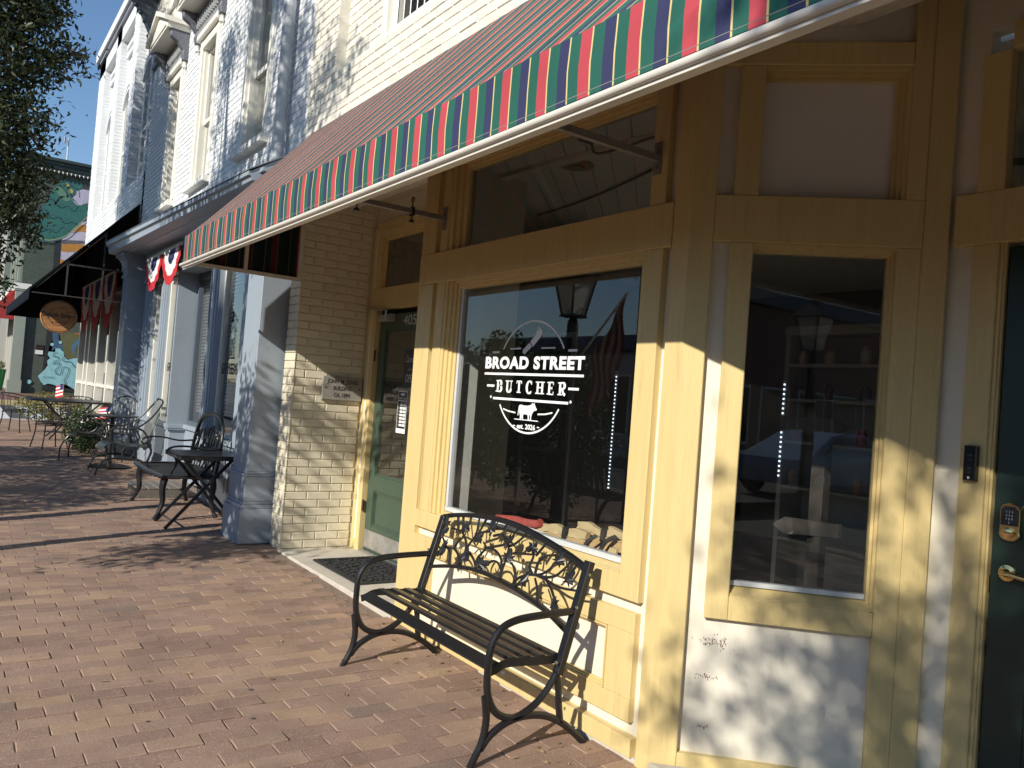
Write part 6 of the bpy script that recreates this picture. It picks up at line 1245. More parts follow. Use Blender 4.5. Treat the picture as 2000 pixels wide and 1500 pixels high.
# cast settee
g = 0.083
CS = thing('garden_settee', 'ornate black cast metal settee with lattice seat behind the folding table', 'bench', (-9.1, -0.4, g))
cx0, cx1, cy0, cy1, sz = -9.72, -8.46, -0.70, -0.16, g+0.43
m = MB(); rim = smoothpath([(cx0, cy0+.06, sz), (cx0+.05, cy0, sz), ((cx0+cx1)/2, cy0-.02, sz), (cx1-.05, cy0, sz), (cx1, cy0+.06, sz), (cx1-.03, cy1, sz), (cx0+.03, cy1, sz)], 5, closed=True); m.bar(rim, 0.055, 0.035, closed=True); m.build('seat_frame', BLK2, CS, bevel=0.008)
m = MB()
for k in range(30):
    t = -0.5+k*0.062; m.bar([(max(cx0+.02, cx0+t), cy0+max(0, -t), sz), (min(cx1-.02, cx0+t+.54), cy0+min(.54, cx1-.02-cx0-t), sz)], 0.012, 0.010)
    m.bar([(max(cx0+.02, cx0+t), cy1-max(0, -t), sz+.001), (min(cx1-.02, cx0+t+.54), cy1-min(.54, cx1-.02-cx0-t), sz+.001)], 0.012, 0.010)
m.build('seat_lattice', BLK2, CS, kind='stuff')
for (x, y, ox, oy) in ((cx0+.05, cy0+.05, -.10, -.06), (cx1-.05, cy0+.05, .06, -.08), (cx0+.06, cy1-.03, -.06, .05), (cx1-.06, cy1-.03, .05, .05)):
    m = MB(); pts = smoothpath([(x, y, sz-0.01), (x+ox*.25, y+oy*.25, sz-0.12), (x+ox*.1, y+oy*.1, sz-0.25), (x+ox*.5, y+oy*.5, g+0.08), (x+ox, y+oy, g+0.012)], 5); n = len(pts)
    m.tube(pts, 0.030, 8, (0, 1, 0), scale=[1.25-0.75*(k/(n-1)) if k < n-3 else 0.75 for k in range(n)]); m.build('leg', BLK2, CS, smooth=True)
    m = MB(); m.tube(smoothpath([(x, y, sz-0.20), (x-ox*.6, y, sz-0.10), (x-ox*2.0, y-oy*.3, sz-0.02)], 4), 0.010, 6, (0, 1, 0)); m.build('leg_scroll', BLK2, CS, smooth=True)
bk = lambda u, v: (-9.1+u, -0.16+0.13*v, sz+v)
m = MB(); m.bar(smoothpath([bk(-.56, -.02), bk(-.545, .25), bk(-.50, .44), bk(-.36, .56), bk(0, .61), bk(.36, .56), bk(.50, .44), bk(.545, .25), bk(.56, -.02)], 6), 0.05, 0.03, (0, 1, 0)); m.build('back_frame', BLK2, CS, bevel=0.008)
m = MB(); rr = random.Random(8)
for k in range(9):
    u = -0.44+k*0.11; m.tube(smoothpath([bk(u, 0.03), bk(u+rr.uniform(-.09, .09), .16), bk(u+rr.uniform(-.08, .08), .30), bk(u*0.9+rr.uniform(-.06, .06), .46-0.25*u*u)], 5), 0.010, 6, (0, 1, 0))
    c = bk(u+rr.uniform(-.05, .05), rr.uniform(.12, .45)); m.lathe([(0, -.02), (.035, 0), (.025, .03), (0, .02)], 7, fr=lambda a, b_, c_: (c[0]+a, c[1]+c_*.4, c[2]+b_))
    for q in range(2): c2 = bk(u+rr.uniform(-.06, .06), rr.uniform(.08, .48)); m.tube([(c2[0]+.035*cos(a*.7), c2[1], c2[2]+.035*sin(a*.7)) for a in range(8)], 0.008, 5, (0, 1, 0))
m.build('back_ornament', BLK2, CS, smooth=True, kind='stuff')
for s_ in (-1, 1):
    m = MB(); x = -9.1+s_*.58; m.bar(smoothpath([(x-.0*s_, -0.12, sz+.28), (x+.02*s_, -.28, sz+.27), (x+.04*s_, -.45, sz+.30), (x+.05*s_, -.60, sz+.295), (x+.05*s_, -.665, sz+.25), (x+.05*s_, -.63, sz+.215), (x+.05*s_, -.59, sz+.235)], 5), 0.035, 0.018, (0, 0, 1)); m.build('armrest', BLK2, CS, bevel=0.004)
    m = MB(); m.tube(smoothpath([(x+.05*s_, -.61, sz+.235), (x+.03*s_, -.56, sz+.14), (x, -.60, sz+.02)], 5), 0.013, 6, (1, 0, 0)); m.build('arm_support', BLK2, CS, smooth=True)
# low wooden pallet
PL = thing('wooden_pallet', 'small weathered wooden pallet on the bricks behind the settee', 'pallet', (-10.3, -0.35, 0.092))
WP = mat('weathered_wood', (0.20, 0.18, 0.155), 0.8, 0.3, 5, 0.4, 40, stretch=(1, 10, 10))
for k in range(5): m = MB(); m.box(-10.65, -9.95, -0.62+k*0.115, -0.53+k*0.115, 0.185, 0.205); m.build('board', WP, PL, bevel=0.004)
for x in (-10.6, -10.0): m = MB(); m.box(x-.05, x+.05, -0.60, -0.08, 0.092, 0.184); m.build('bearer', WP, PL)
# spring chair with reclined mesh back
g = 0.118
MC = thing('spring_chair', 'dark green spring chair with tall reclined mesh back beside the small table', 'chair', (-12.15, -0.45, g))
MSH = bpy.data.materials.new('chair_mesh'); MSH.use_nodes = True
def _msh():
    t = MSH.node_tree; N = t.nodes; L = t.links; b = N['Principled BSDF']; b.inputs['Base Color'].default_value = (0.16, 0.165, 0.15, 1); b.inputs['Roughness'].default_value = 0.6; b.inputs['Alpha'].default_value = 0.72
_msh()
R_ = 0.013; X1c, X2c = -12.50, -11.80; sz = g+0.40
loop = smoothpath([(X2c-.04, -0.62, sz+.245), (X2c, -0.40, sz+.24), (X2c-.02, -0.20, sz+.36), (X2c-.12, -0.02, sz+.60), (-12.15, 0.06, sz+.68) if False else (-12.15, -0.03, sz+.655), (X1c+.12, -0.02, sz+.60), (X1c+.02, -0.20, sz+.36), (X1c, -0.40, sz+.24), (X1c+.04, -0.62, sz+.245)], 6)
m = MB(); m.tube(loop, R_, 8); m.build('back_frame', DKG, MC, smooth=True)
m = MB()
for s_ in (X2c-.02, X1c+.02): m.tube(smoothpath([(s_, -0.62, sz+.245), (s_, -0.70, sz+.17), (s_, -0.66, sz+.08), (s_, -0.56, sz+.02)], 5), R_, 8, (1, 0, 0)); m.tube(smoothpath([(s_, -0.32, sz+.25), (s_, -0.24, sz+.20), (s_, -0.16, sz+.06), (s_, -0.14, sz-.03)], 5), R_, 8, (1, 0, 0)); m.tube(smoothpath([(s_, -0.40, sz+.24), (s_, -0.33, sz+.12), (s_, -0.30, sz)], 5), R_*.8, 8, (1, 0, 0))
m.build('arm_frame', DKG, MC, smooth=True, kind='stuff')
m = MB(); V = []; F = []; nu, nv = 12, 12
for i in range(nu+1):
    for j in range(nv+1):
        u = i/nu; v = j/nv; w_ = (0.28+0.06*sin(pi*v*.6))*(1-0.55*max(0, v-.6)/.4)
        V.append((-12.15+(u-.5)*2*w_, -0.18+0.17*v-0.05*sin(pi*u), sz+0.02+v*0.61))
for i in range(nu):
    for j in range(nv): a = i*(nv+1)+j; F.append((a, a+nv+1, a+nv+2, a+1))
m.vf(V, F); m.build('back_mesh', MSH, MC, smooth=True, recalc=False)
m = MB(); prof = smoothpath([(-0.72, sz-.07, 0), (-0.70, sz+.0, 0), (-0.62, sz+.03, 0), (-0.40, sz, 0), (-0.15, sz-.01, 0)], 5)
for k in range(len(prof)-1):
    a, b_ = prof[k], prof[k+1]; m.hexa([(X1c+.06, a.x, a.y-.008), (X2c-.06, a.x, a.y-.008), (X2c-.06, b_.x, b_.y-.008), (X1c+.06, b_.x, b_.y-.008), (X1c+.06, a.x, a.y), (X2c-.06, a.x, a.y), (X2c-.06, b_.x, b_.y), (X1c+.06, b_.x, b_.y)])
m.build('seat', DKG, MC)
for s_ in (X1c+.03, X2c-.03):
    m = MB(); m.tube(smoothpath([(s_, -0.80, g+.01), (s_, -0.775, g+.10), (s_, -0.72, g+.20), (s_, -0.60, g+.235), (s_, -0.40, g+.235), (s_, -0.25, g+.21), (s_, -0.15, g+.12), (s_, -0.11, g+.01)], 5), R_, 8, (1, 0, 0)); m.build('runner', DKG, MC, smooth=True)
    m = MB(); m.tube([(s_, -0.42+0.075*cos(k*pi/8), g+.32+0.075*sin(k*pi/8)) for k in range(16)], 0.010, 6, (1, 0, 0), closed=True); m.build('spring', DKG, MC, smooth=True)
# small round pedestal table
g = 0.127
RT_ = thing('round_table', 'small round dark metal pedestal table beside the reclined mesh chair', 'table', (-12.85, -0.48, g))
m = MB(); m.lathe([(0.0, 0.735), (0.36, 0.735), (0.37, 0.742), (0.37, 0.752), (0.0, 0.756)], 28, (-12.85, -0.48, g)); m.build('table_top', BLK2, RT_, smooth=True)
m = MB(); m.lathe([(0.028, 0.03), (0.028, 0.70), (0.10, 0.735)], 12, (-12.85, -0.48, g)); m.build('pedestal', BLK2, RT_, smooth=True)
m = MB(); m.lathe([(0.28, 0.0), (0.28, 0.02), (0.22, 0.035), (0.04, 0.06), (0.04, 0.08)], 24, (-12.85, -0.48, g)); m.build('base', BLK2, RT_, smooth=True)
# wrought iron barrel chairs (origin at ground, facing local -y)
def barrel_chair(name, label, loc, rz, grp):
    t = thing(name, label, 'chair', loc, grp, rz); M_ = WM[t]; W_ = lambda x, y, z: tuple(M_ @ Vector((x, y, z)))
    m = MB(); m.lathe([(0.0, .425), (.22, .425), (.235, .43), (.235, .44), (0, .445)], 20, fr=W_); m.build('seat', BLK2, t)
    m = MB(); m.tube([W_(.235*cos(k*pi/12), .235*sin(k*pi/12), .39) for k in range(24)], .008, 6, closed=True); m.build('apron_ring', BLK2, t, smooth=True)
    m = MB(); arcp = [W_(.28*cos(a), .28*sin(a), .70+.05*sin(max(0, a))) for a in [R(q) for q in range(-35, 216, 10)]]; m.tube(arcp, .011, 6); m.build('back_rail', BLK2, t, smooth=True)
    for q in range(-30, 211, 30):
        a = R(q); m = MB(); m.tube(smoothpath([W_(.235*cos(a), .235*sin(a), .44), W_(.25*cos(a+.05), .25*sin(a+.05), .56), W_(.28*cos(a), .28*sin(a), .70+.05*max(0, sin(a)))], 4), .006, 5); m.build('spindle', BLK2, t, smooth=True)
    for q in (45, 135, 225, 315):
        a = R(q); m = MB(); m.tube(smoothpath([W_(.22*cos(a), .22*sin(a), .43), W_(.235*cos(a), .235*sin(a), .25), W_(.29*cos(a), .29*sin(a), .01)], 4), .011, 6); m.build('leg', BLK2, t, smooth=True)
        m = MB(); m.lathe([(.022, 0), (.022, .008), (.01, .015)], 8, fr=lambda x, y, z: W_(.29*cos(a)+x, .29*sin(a)+y, z)); m.build('foot', BLK2, t)
    return t
IC = 'wrought iron chairs at the large round table'
barrel_chair('iron_chair', 'black wrought iron barrel chair nearest the viewer at the large round table', (-15.45, -1.0, G(-15.45)), R(-70), IC)
barrel_chair('iron_chair', 'black wrought iron chair on the street side of the large round table, left edge', (-18.5, -1.32, G(-18.5)), R(150), IC)
barrel_chair('iron_chair', 'black wrought iron chair on the far side of the large round table', (-18.6, -0.25, G(-18.6)), R(80), IC)
# armchair and slat-back chair
g = G(-13.7)
AC = thing('iron_armchair', 'black iron armchair with oval arms left of the small pedestal table', 'chair', (-13.75, -0.62, g), rz=R(-20)); Wa = lambda x, y, z: tuple(WM[AC] @ Vector((x, y, z)))
m = MB(); m.box(-.25, .25, -.24, .22, .405, .42, fr=Wa); m.build('seat', BLK2, AC)
for s_ in (-1, 1):
    m = MB(); m.tube(smoothpath([Wa(s_*.29, -.05+.19*cos(k*pi/6), .54+.115*sin(k*pi/6)) for k in range(12)], 3, closed=True), .011, 6, closed=True); m.build('armrest', BLK2, AC, smooth=True)
    for y0, y1 in ((-.22, -.34), (.2, .30)): m = MB(); m.tube(smoothpath([Wa(s_*.24, y0*.6, .41), Wa(s_*.25, y0*1.15, .36), Wa(s_*.26, y1, .2), Wa(s_*.26, y1*1.03, .01)], 5), .012, 6); m.build('leg', BLK2, AC, smooth=True)
m = MB(); m.tube(smoothpath([Wa(-.24, .2, .42), Wa(-.24, .25, .62), Wa(0, .29, .74), Wa(.24, .25, .62), Wa(.24, .2, .42)], 6), .012, 6); m.build('back_frame', BLK2, AC, smooth=True)
g = G(-14.0)
OC = thing('slat_back_chair', 'dark metal chair with tall rounded slat back by the blue-grey pillar', 'chair', (-13.65, -0.30, g), rz=R(55)); Wo = lambda x, y, z: tuple(WM[OC] @ Vector((x, y, z)))
m = MB(); m.lathe([(0, .42), (.21, .42), (.22, .435), (0, .44)], 18, fr=Wo); m.build('seat', BLK2, OC)
m = MB(); m.tube(smoothpath([Wo(-.20, .17, .43), Wo(-.255, .20, .66), Wo(-.20, .25, .90), Wo(0, .28, 1.0), Wo(.20, .25, .90), Wo(.255, .20, .66), Wo(.20, .17, .43)], 6), .012, 6); m.build('back_frame', BLK2, OC, smooth=True)
for k in range(7):
    u = -.16+k*.0533; m = MB(); m.bar([Wo(u, .19, .44), Wo(u*1.15, .235, .70), Wo(u*1.05, .265, .985-1.6*u*u)], .016, .004, tuple((WM[OC].to_3x3() @ Vector((0, 1, 0))))); m.build('slat', mat('sunlit_slat', (0.30, 0.30, 0.29), 0.45), OC)  # slats paler than the frame, sunlight put into their colour
for x, y in ((-.17, -.14), (.17, -.14), (-.17, .15), (.17, .15)): m = MB(); m.tube(smoothpath([Wo(x, y, .42), Wo(x*1.1, y*1.1, .2), Wo(x*1.35, y*1.4, .01)], 4), .011, 6); m.build('leg', BLK2, OC, smooth=True)
# large round table
g = G(-17.3)
LT = thing('round_table', 'large round black metal mesh patio table beyond the pedestal table', 'table', (-17.3, -0.52, g))
m = MB(); m.lathe([(0.0, .70), (.74, .70), (.76, .705), (.765, .72), (.755, .735), (0, .735)], 36, (-17.3, -.52, g)); m.build('table_top', BLK2, LT, smooth=True)
for k in range(4):
    a = R(45+90*k); c_, s_ = cos(a), sin(a); P_ = lambda r, z: (-17.3+r*c_, -.52+r*s_, g+z)
    m = MB(); m.tube(smoothpath([P_(.62, .70), P_(.40, .52), P_(.16, .34), P_(.30, .16), P_(.48, .01)], 5), .014, 6); m.build('leg', BLK2, LT, smooth=True)
m = MB(); m.tube([(-17.3+.2*cos(k*pi/10), -.52+.2*sin(k*pi/10), g+.30) for k in range(20)], .009, 6, closed=True); m.build('leg_ring', BLK2, LT, smooth=True)
def usflag(loc, h_, ang, lab, tilt):
    t = thing('small_flag', lab, 'flag', loc, 'small flags on sticks'); x, y, z = loc; W_ = lambda u, v: (x+tilt[0]*v+u*cos(ang), y+tilt[1]*v+u*sin(ang), z+v)
    m = MB(); m.tube([W_(0, 0), W_(0, h_)], .006, 6, (0, 1, 0)); m.build('stick', mat('stick_wood', (0.35, 0.24, 0.12), 0.6), t)
    m = MB(); dz = h_*.5/7; V = []; F = []
    for k in range(7):
        z0 = h_*.97-(k+1)*dz; u0 = .008 if k > 2 else h_*.26
        m2 = MB(); m2.vf([W_(.006, z0), W_(h_*.62, z0-.18*h_*.62), W_(h_*.62, z0+dz-.18*h_*.62), W_(.006, z0+dz)], [(0, 1, 2, 3)]); m2.build('stripe', RED if k % 2 == 0 else FWH, t, recalc=False)
    m = MB(); off = (-sin(ang)*.003, cos(ang)*.003)
    for s_ in (-1, 1): m.vf([(p[0]+off[0]*s_, p[1]+off[1]*s_, p[2]) for p in (W_(.004, h_*.97-3*dz), W_(h_*.27, h_*.97-3*dz-.18*h_*.27), W_(h_*.27, h_*.97-.18*h_*.27), W_(.004, h_*.97))], [(0, 1, 2, 3)])
    m.build('canton', NVY, t, recalc=False)
usflag((-19.6, -0.42, G(-19.6)+.45), 0.52, R(200), 'small American flag on a stick beyond the large round table', (0, 0))
usflag((-15.3, -0.25, G(-15.3)+.35), 0.42, R(215), 'small American flag on a stick leaning out of the green shrub', (0, .35))

# ================================================================ trees and shrubs
def leafmat(name, c1, c2, tr=0.25):
    m = bpy.data.materials.new(name); m.use_nodes = True; t = m.node_tree; N = t.nodes; L = t.links; b = N['Principled BSDF']; b.inputs['Roughness'].default_value = 0.42
    ge = N.new('ShaderNodeNewGeometry'); mx = N.new('ShaderNodeMixRGB'); mx.inputs[1].default_value = (*c1, 1); mx.inputs[2].default_value = (*c2, 1); L.new(ge.outputs['Random Per Island'], mx.inputs[0]); L.new(mx.outputs[0], b.inputs['Base Color'])
    tl_ = N.new('ShaderNodeBsdfTranslucent'); L.new(mx.outputs[0], tl_.inputs[0]); ms = N.new('ShaderNodeMixShader'); ms.inputs[0].default_value = tr
    L.new(b.outputs[0], ms.inputs[1]); L.new(tl_.outputs[0], ms.inputs[2]); L.new(ms.outputs[0], N['Material Output'].inputs[0]); return m
LF1 = leafmat('laurel_leaf', (0.020, 0.036, 0.012), (0.062, 0.078, 0.026), 0.16); LF2 = leafmat('box_leaf', (0.025, 0.055, 0.015), (0.07, 0.11, 0.03)); LF3 = leafmat('yellow_shrub_leaf', (0.10, 0.12, 0.02), (0.26, 0.24, 0.05))
BRK = mat('bark', (0.11, 0.085, 0.065), 0.85, 0.3, 8, 0.7, 30, stretch=(3, 3, 1))
def leaves(name, clumps, n, size, m, parent, seed, aspect=0.38, shell=0.35, clus=0):
    r = np.random.RandomState(seed); w_ = np.array([c[3]*c[4]*c[5] for c in clumps])**0.8; w_ = w_/w_.sum(); cnt = np.maximum(1, (w_*n).astype(int)); P = []
    for c, k in zip(clumps, cnt):
        if clus:                                                       # twig tips carrying small bunches of leaves
            q = max(1, k//clus); d = r.normal(size=(q, 3)); d /= np.linalg.norm(d, axis=1)[:, None]; rad = r.uniform(shell, 1.0, size=(q, 1))**0.6*r.uniform(.82, 1.12, size=(q, 1))
            tips = d*rad*np.array(c[3:6])+np.array(c[:3]); pts = np.repeat(tips, clus, axis=0)+r.normal(size=(q*clus, 3))*size*1.15
        else:
            d = r.normal(size=(k, 3)); d /= np.linalg.norm(d, axis=1)[:, None]; pts = d*(r.uniform(shell, 1.0, size=(k, 1))**0.6)*np.array(c[3:6])+np.array(c[:3])
        P.append(pts)
    P = np.concatenate(P); n = len(P); a = r.normal(size=(n, 3)); a[:, 2] -= 0.25; a /= np.linalg.norm(a, axis=1)[:, None]; b = r.normal(size=(n, 3)); b -= (b*a).sum(1)[:, None]*a; b /= np.linalg.norm(b, axis=1)[:, None]; nn = np.cross(a, b)
    L_ = size*r.uniform(.7, 1.25, size=(n, 1)); Wd = L_*aspect
    V = np.stack([P-a*L_*.5, P+b*Wd*.5+nn*L_*.06, P+a*L_*.5-nn*L_*.08, P-b*Wd*.5+nn*L_*.06], 1).reshape(-1, 3)
    if parent is not None: V = V-np.array(WM[parent].translation)
    me = bpy.data.meshes.new(name); me.vertices.add(4*n); me.vertices.foreach_set('co', V.ravel()); me.loops.add(6*n)
    idx = (np.arange(n)[:, None]*4+np.array([0, 1, 2, 0, 2, 3])).ravel(); me.loops.foreach_set('vertex_index', idx); me.polygons.add(2*n); me.polygons.foreach_set('loop_start', np.arange(2*n)*3); me.update(calc_edges=True); me.validate(); me.materials.append(m)
    o = bpy.data.objects.new(name, me); COL.objects.link(o); o.parent = parent; o['kind'] = 'stuff'; return o
def sub_(clumps, k, lo, hi, seed):                                     # break big ellipsoids into leafy sub-clumps with gaps between
    r = random.Random(seed); out = [clumps[0]] if k == 0 else []
    for c in clumps:
        n = max(3, int(k*(c[3]*c[4]*c[5])**.6))
        for q in range(n):
            d = Vector((r.gauss(0, 1), r.gauss(0, 1), r.gauss(0, 1))).normalized()*r.uniform(.2, 1)**.5; s = r.uniform(lo, hi)
            out.append((c[0]+d.x*c[3], c[1]+d.y*c[4], c[2]+d.z*c[5], s*1.25, s, s*.8))
    return out
def tree(label, trunk, clumps, n, size, seed, r0=0.14, clus=7, twigs=True, shell=.35):
    t = thing('street_tree', label, 'tree', trunk); x, y, z = trunk; rr = random.Random(seed)
    top = Vector(clumps[0][:3]); m = MB(); pts = smoothpath([(x, y, z-.1), (x+rr.uniform(-.1, .1), y, z+1.0), ((x+top.x)/2, (y+top.y)/2, (z+top.z)/2+.6), tuple(top)], 6); k = len(pts)
    m.tube(pts, r0, 10, (0, 1, 0), scale=[1.15-0.85*i/(k-1) for i in range(k)]); m.build('trunk', BRK, t, smooth=True)
    mid = pts[int(k*.55)]; mb = MB()
    for c in clumps:
        cc = Vector(c[:3]); p0 = mid if (cc-mid).length > .3 else pts[k//3]
        mb.tube(smoothpath([p0, (p0+cc)/2+Vector((rr.uniform(-.2, .2), rr.uniform(-.2, .2), .15)), cc], 5), .045, 6, (0, 1, 0), scale=[1.2-.09*i for i in range(11)])
        for q in range(7 if twigs else 0):
            d = Vector((rr.gauss(0, 1), rr.gauss(0, 1), rr.gauss(0, .8))).normalized(); e = cc+Vector((d.x*c[3], d.y*c[4], d.z*c[5]))*.97
            mb.tube(smoothpath([cc, cc+(e-cc)*.5+Vector((rr.uniform(-.1, .1), rr.uniform(-.1, .1), .1)), e], 4), .016, 5, (0, 1, 0), scale=[1.1-.1*i for i in range(9)])
    mb.build('limbs', BRK, t, smooth=True, kind='stuff'); leaves('crown', clumps, n, size, m_leaf, t, seed, clus=clus, shell=shell); return t
m_leaf = LF1
tree('dark evergreen street tree with drooping glossy foliage at the left edge', (-12.6, -4.3, 0.12),
     [(-14.0, -3.75, 7.6, 2.0, 1.9, 2.2), (-13.3, -2.65, 5.6, 1.2, 1.0, .9), (-13.1, -2.25, 6.6, 1.0, .75, .7), (-13.2, -2.5, 4.6, 1.1, .85, .7), (-13.2, -2.35, 3.7, .9, .72, .7), (-13.1, -1.75, 5.75, .45, .42, .35), (-13.0, -1.40, 5.9, .32, .28, .20), (-13.0, -1.85, 6.45, .45, .42, .3), (-13.4, -2.35, 2.75, .6, .42, .6), (-12.9, -1.9, 4.8, .5, .42, .32), (-13.0, -1.85, 4.1, .45, .42, .4), (-13.2, -2.45, 1.95, .4, .3, .4), (-13.0, -1.8, 3.5, .35, .3, .3)], 56000, 0.10, 11, 0.17)
tree('street tree whose crown shades the white brick wall', (-7.6, -4.7, 0.05), sub_([(-7.1, -4.4, 7.7, 1.6, 1.0, 1.5), (-5.6, -4.4, 7.0, 1.0, .8, .8), (-8.4, -4.4, 6.4, 1.0, .8, .9), (-5.5, -4.25, 3.5, .7, .45, .6), (-5.75, -4.25, 2.5, .42, .35, .8), (-7.3, -4.4, 4.4, 1.1, .6, 1.0), (-6.4, -4.4, 5.6, .7, .6, .5)], 9, .22, .42, 5)+[(-5.75, -4.25, 2.35, .40, .34, .85)], 16500, 0.10, 12, 0.12, shell=.1, twigs=False)
tree('street tree whose leaves dapple the angled window and the dark green door', (3.2, -6.6, 0), sub_([(1.28, -6.5, 4.30, 1.1, .9, 1.0), (2.0, -6.5, 5.6, 1.1, .9, .8), (2.9, -6.6, 7.0, 1.8, 1.2, 1.3)], 13, .18, .34, 6), 12500, 0.10, 13, 0.12, shell=.05, twigs=False)
def shrub(label, cl, n, size, m_, seed, loc):
    t = thing('shrub', label, 'plant', loc); mb = MB(); rr = random.Random(seed)
    for k in range(6): c = rr.choice(cl); mb.tube([(loc[0]+rr.uniform(-.05, .05), loc[1]+rr.uniform(-.05, .05), loc[2]), (c[0]+rr.uniform(-.1, .1), c[1]+rr.uniform(-.1, .1), c[2])], .012, 5, (0, 1, 0))
    mb.build('stem', BRK, t, kind='stuff'); leaves('foliage', cl, n, size, m_, t, seed, aspect=.5, shell=.3); return t
z0 = G(-14.8); shrub('round green shrub between the armchair and the large round table', [(-14.75, -.60, z0+.38, .42, .33, .36), (-14.6, -.52, z0+.28, .35, .3, .26)], 3400, .045, LF2, 31, (-14.75, -.58, z0))
z0 = G(-20.5); shrub('yellow-green shrub beyond the large round table', [(-20.4, -.55, z0+.40, .40, .75, .36), (-20.6, .1, z0+.36, .3, .3, .3)], 2600, .06, LF3, 32, (-20.4, -.45, z0))
HG = thing('shade_hedge', 'unseen hedge along the kerb facing the blue-grey shopfront', 'shade_hedge', (-10.5, -4.6, 0.05))  # out-of-view foliage added to throw shade on the left pavement
mb = MB()
for k in range(9): mb.tube([(-13+k*.62, -4.5, 0.05), (-13+k*.62, -4.5, 1.2)], .02, 5, (0, 1, 0))
mb.build('stem', BRK, HG, kind='stuff'); leaves('foliage', [(-13.4, -4.45, 1.3, 1.2, .45, 1.2), (-12.0, -4.45, 1.35, 1.2, .45, 1.2), (-10.4, -4.45, 1.4, 1.2, .45, 1.25), (-8.9, -4.45, 1.25, 1.0, .45, 1.2)], 24000, .10, LF2, HG, 41)

# ================================================================ lamps, bench, car and buildings across the street (seen in the glass)
def lamp(x, y, label):
    t = thing('street_lamp', label, 'street lamp', (x, y, G(x))); g = G(x)
    m = MB(); m.lathe([(.16, 0), (.16, .08), (.11, .12), (.10, .45), (.07, .55), (.08, .6), (.065, 2.35), (.06, 2.40), (.03, 2.46)], 12, (x, y, g)); m.build('post', BLK2, t, smooth=True)
    m = MB()
    for k in range(4):
        a = R(45+90*k); m.tube([(x+.13*cos(a), y+.13*sin(a), g+2.47), (x+.24*cos(a), y+.24*sin(a), g+2.90)], .012, 5, (0, 1, 0))
    m.box(x-.11, x+.11, y-.11, y+.11, g+2.45, g+2.475); m.build('lantern_frame', BLK2, t)
    m = MB(); m.hexa([(x-.088, y-.088, g+2.476), (x+.088, y-.088, g+2.476), (x+.088, y+.088, g+2.476), (x-.088, y+.088, g+2.476), (x-.162, y-.162, g+2.9), (x+.162, y-.162, g+2.9), (x+.162, y+.162, g+2.9), (x-.162, y+.162, g+2.9)]); m.build('lantern_glass', mat('frosted_glass', (0.55, 0.55, 0.52), 0.3), t)
    m = MB(); a_ = .22; m.hexa([(x-a_, y-a_, g+2.905), (x+a_, y-a_, g+2.905), (x+a_, y+a_, g+2.905), (x-a_, y+a_, g+2.905), (x-.05, y-.05, g+3.10), (x+.05, y-.05, g+3.10), (x+.05, y+.05, g+3.10), (x-.05, y+.05, g+3.10)]); m.box(x-.05, x+.05, y-.05, y+.05, g+3.10, g+3.15); m.lathe([(.06, 0), (.03, .05), (.015, .1), (0, .14)], 8, (x, y, g+3.15)); m.build('lantern_roof', BLK2, t)
    return t
lp = lamp(-7.05, -3.05, 'black street lamp standing opposite the yellow shopfront')
lamp(-15.5, -4.4, 'black street lamp beyond the hedge'); lamp(4.2, -3.9, 'black street lamp past the dark green door')
t = thing('street_flag', 'American flag on an angled pole fixed to the street lamp', 'flag', (-7.0, -3.05, 2.1))
m = MB(); m.tube([(-7.0, -3.05, 1.95), (-6.3, -3.15, 2.75)], .014, 6); m.build('pole', FWH, t)
for k in range(9):
    m = MB(); V = []; F = []
    for i in range(9): u = i/8; V += [(-6.32-.06*k*.9, -3.15+.03*sin(u*7+k), 2.7-.07*k-u*.75), (-6.32-.06*(k+1)*.9, -3.15+.03*sin(u*7+k+1), 2.7-.07*(k+1)-u*.75)]
    for i in range(8): F.append((2*i, 2*i+1, 2*i+3, 2*i+2))
    m.vf(V, F); m.build('stripe', mat('shaded_flag_red', (0.16, 0.012, 0.016), 0.8) if k % 2 == 0 else mat('shaded_flag_white', (0.26, 0.25, 0.24), 0.8), t, recalc=False, smooth=True)  # stripe colours darkened to stand in for tree shade
SBn = thing('street_bench', 'black slatted street bench near the kerb seen in the window reflection', 'bench', (-7.8, -3.9, G(-7.8)))
for k in range(16): x = -8.5+k*.1; m = MB(); m.bar(smoothpath([(x, -4.2, .48), (x, -3.82, .46), (x, -3.74, .55), (x, -3.66, .93)], 4), .045, .008, (1, 0, 0)); m.build('slat', BLK2, SBn)
for x in (-8.4, -7.1):
    m = MB(); m.tube(smoothpath([(x, -4.25, .06), (x, -4.15, .44), (x, -3.8, .42), (x, -3.62, .06)], 5), .025, 6, (1, 0, 0)); m.build('leg', BLK2, SBn, smooth=True)
# parked car
CR = thing('parked_car', 'pale blue parked car at the kerb seen reflected in the angled window', 'car', (11.6, -8.6, -0.06))
cz = -0.06; CPT = mat('car_paint', (0.28, 0.36, 0.46), 0.25, metal=0.3); CGL = mat('car_glass', (0.02, 0.025, 0.03), 0.05); TYR = mat('tyre', (0.015, 0.015, 0.015), 0.8)
m = MB(); prof = [(-2.25, .30), (-2.28, .62), (-2.15, .82), (-1.55, .93), (-.75, 1.36), (-.2, 1.44), (.55, 1.42), (1.35, 1.02), (2.15, .95), (2.3, .75), (2.28, .30)]
V = []; F = []; n = len(prof)
for y, ins in ((-.88, 0), (-.80, 1), (.80, 1), (.88, 0)):
    for (p, q) in prof: V.append((11.6+p, -8.6+(y*(1-.16*max(0, q-.93)/.5) if ins else y*1.0), cz+(q if ins else min(q, .90))))
for k in range(3):
    for i in range(n): j = (i+1) % n; F.append((k*n+i, k*n+j, (k+1)*n+j, (k+1)*n+i))
F += [tuple(range(n-1, -1, -1)), tuple(range(3*n, 4*n))]
m.vf(V, F); m.build('body', CPT, CR, smooth=True)
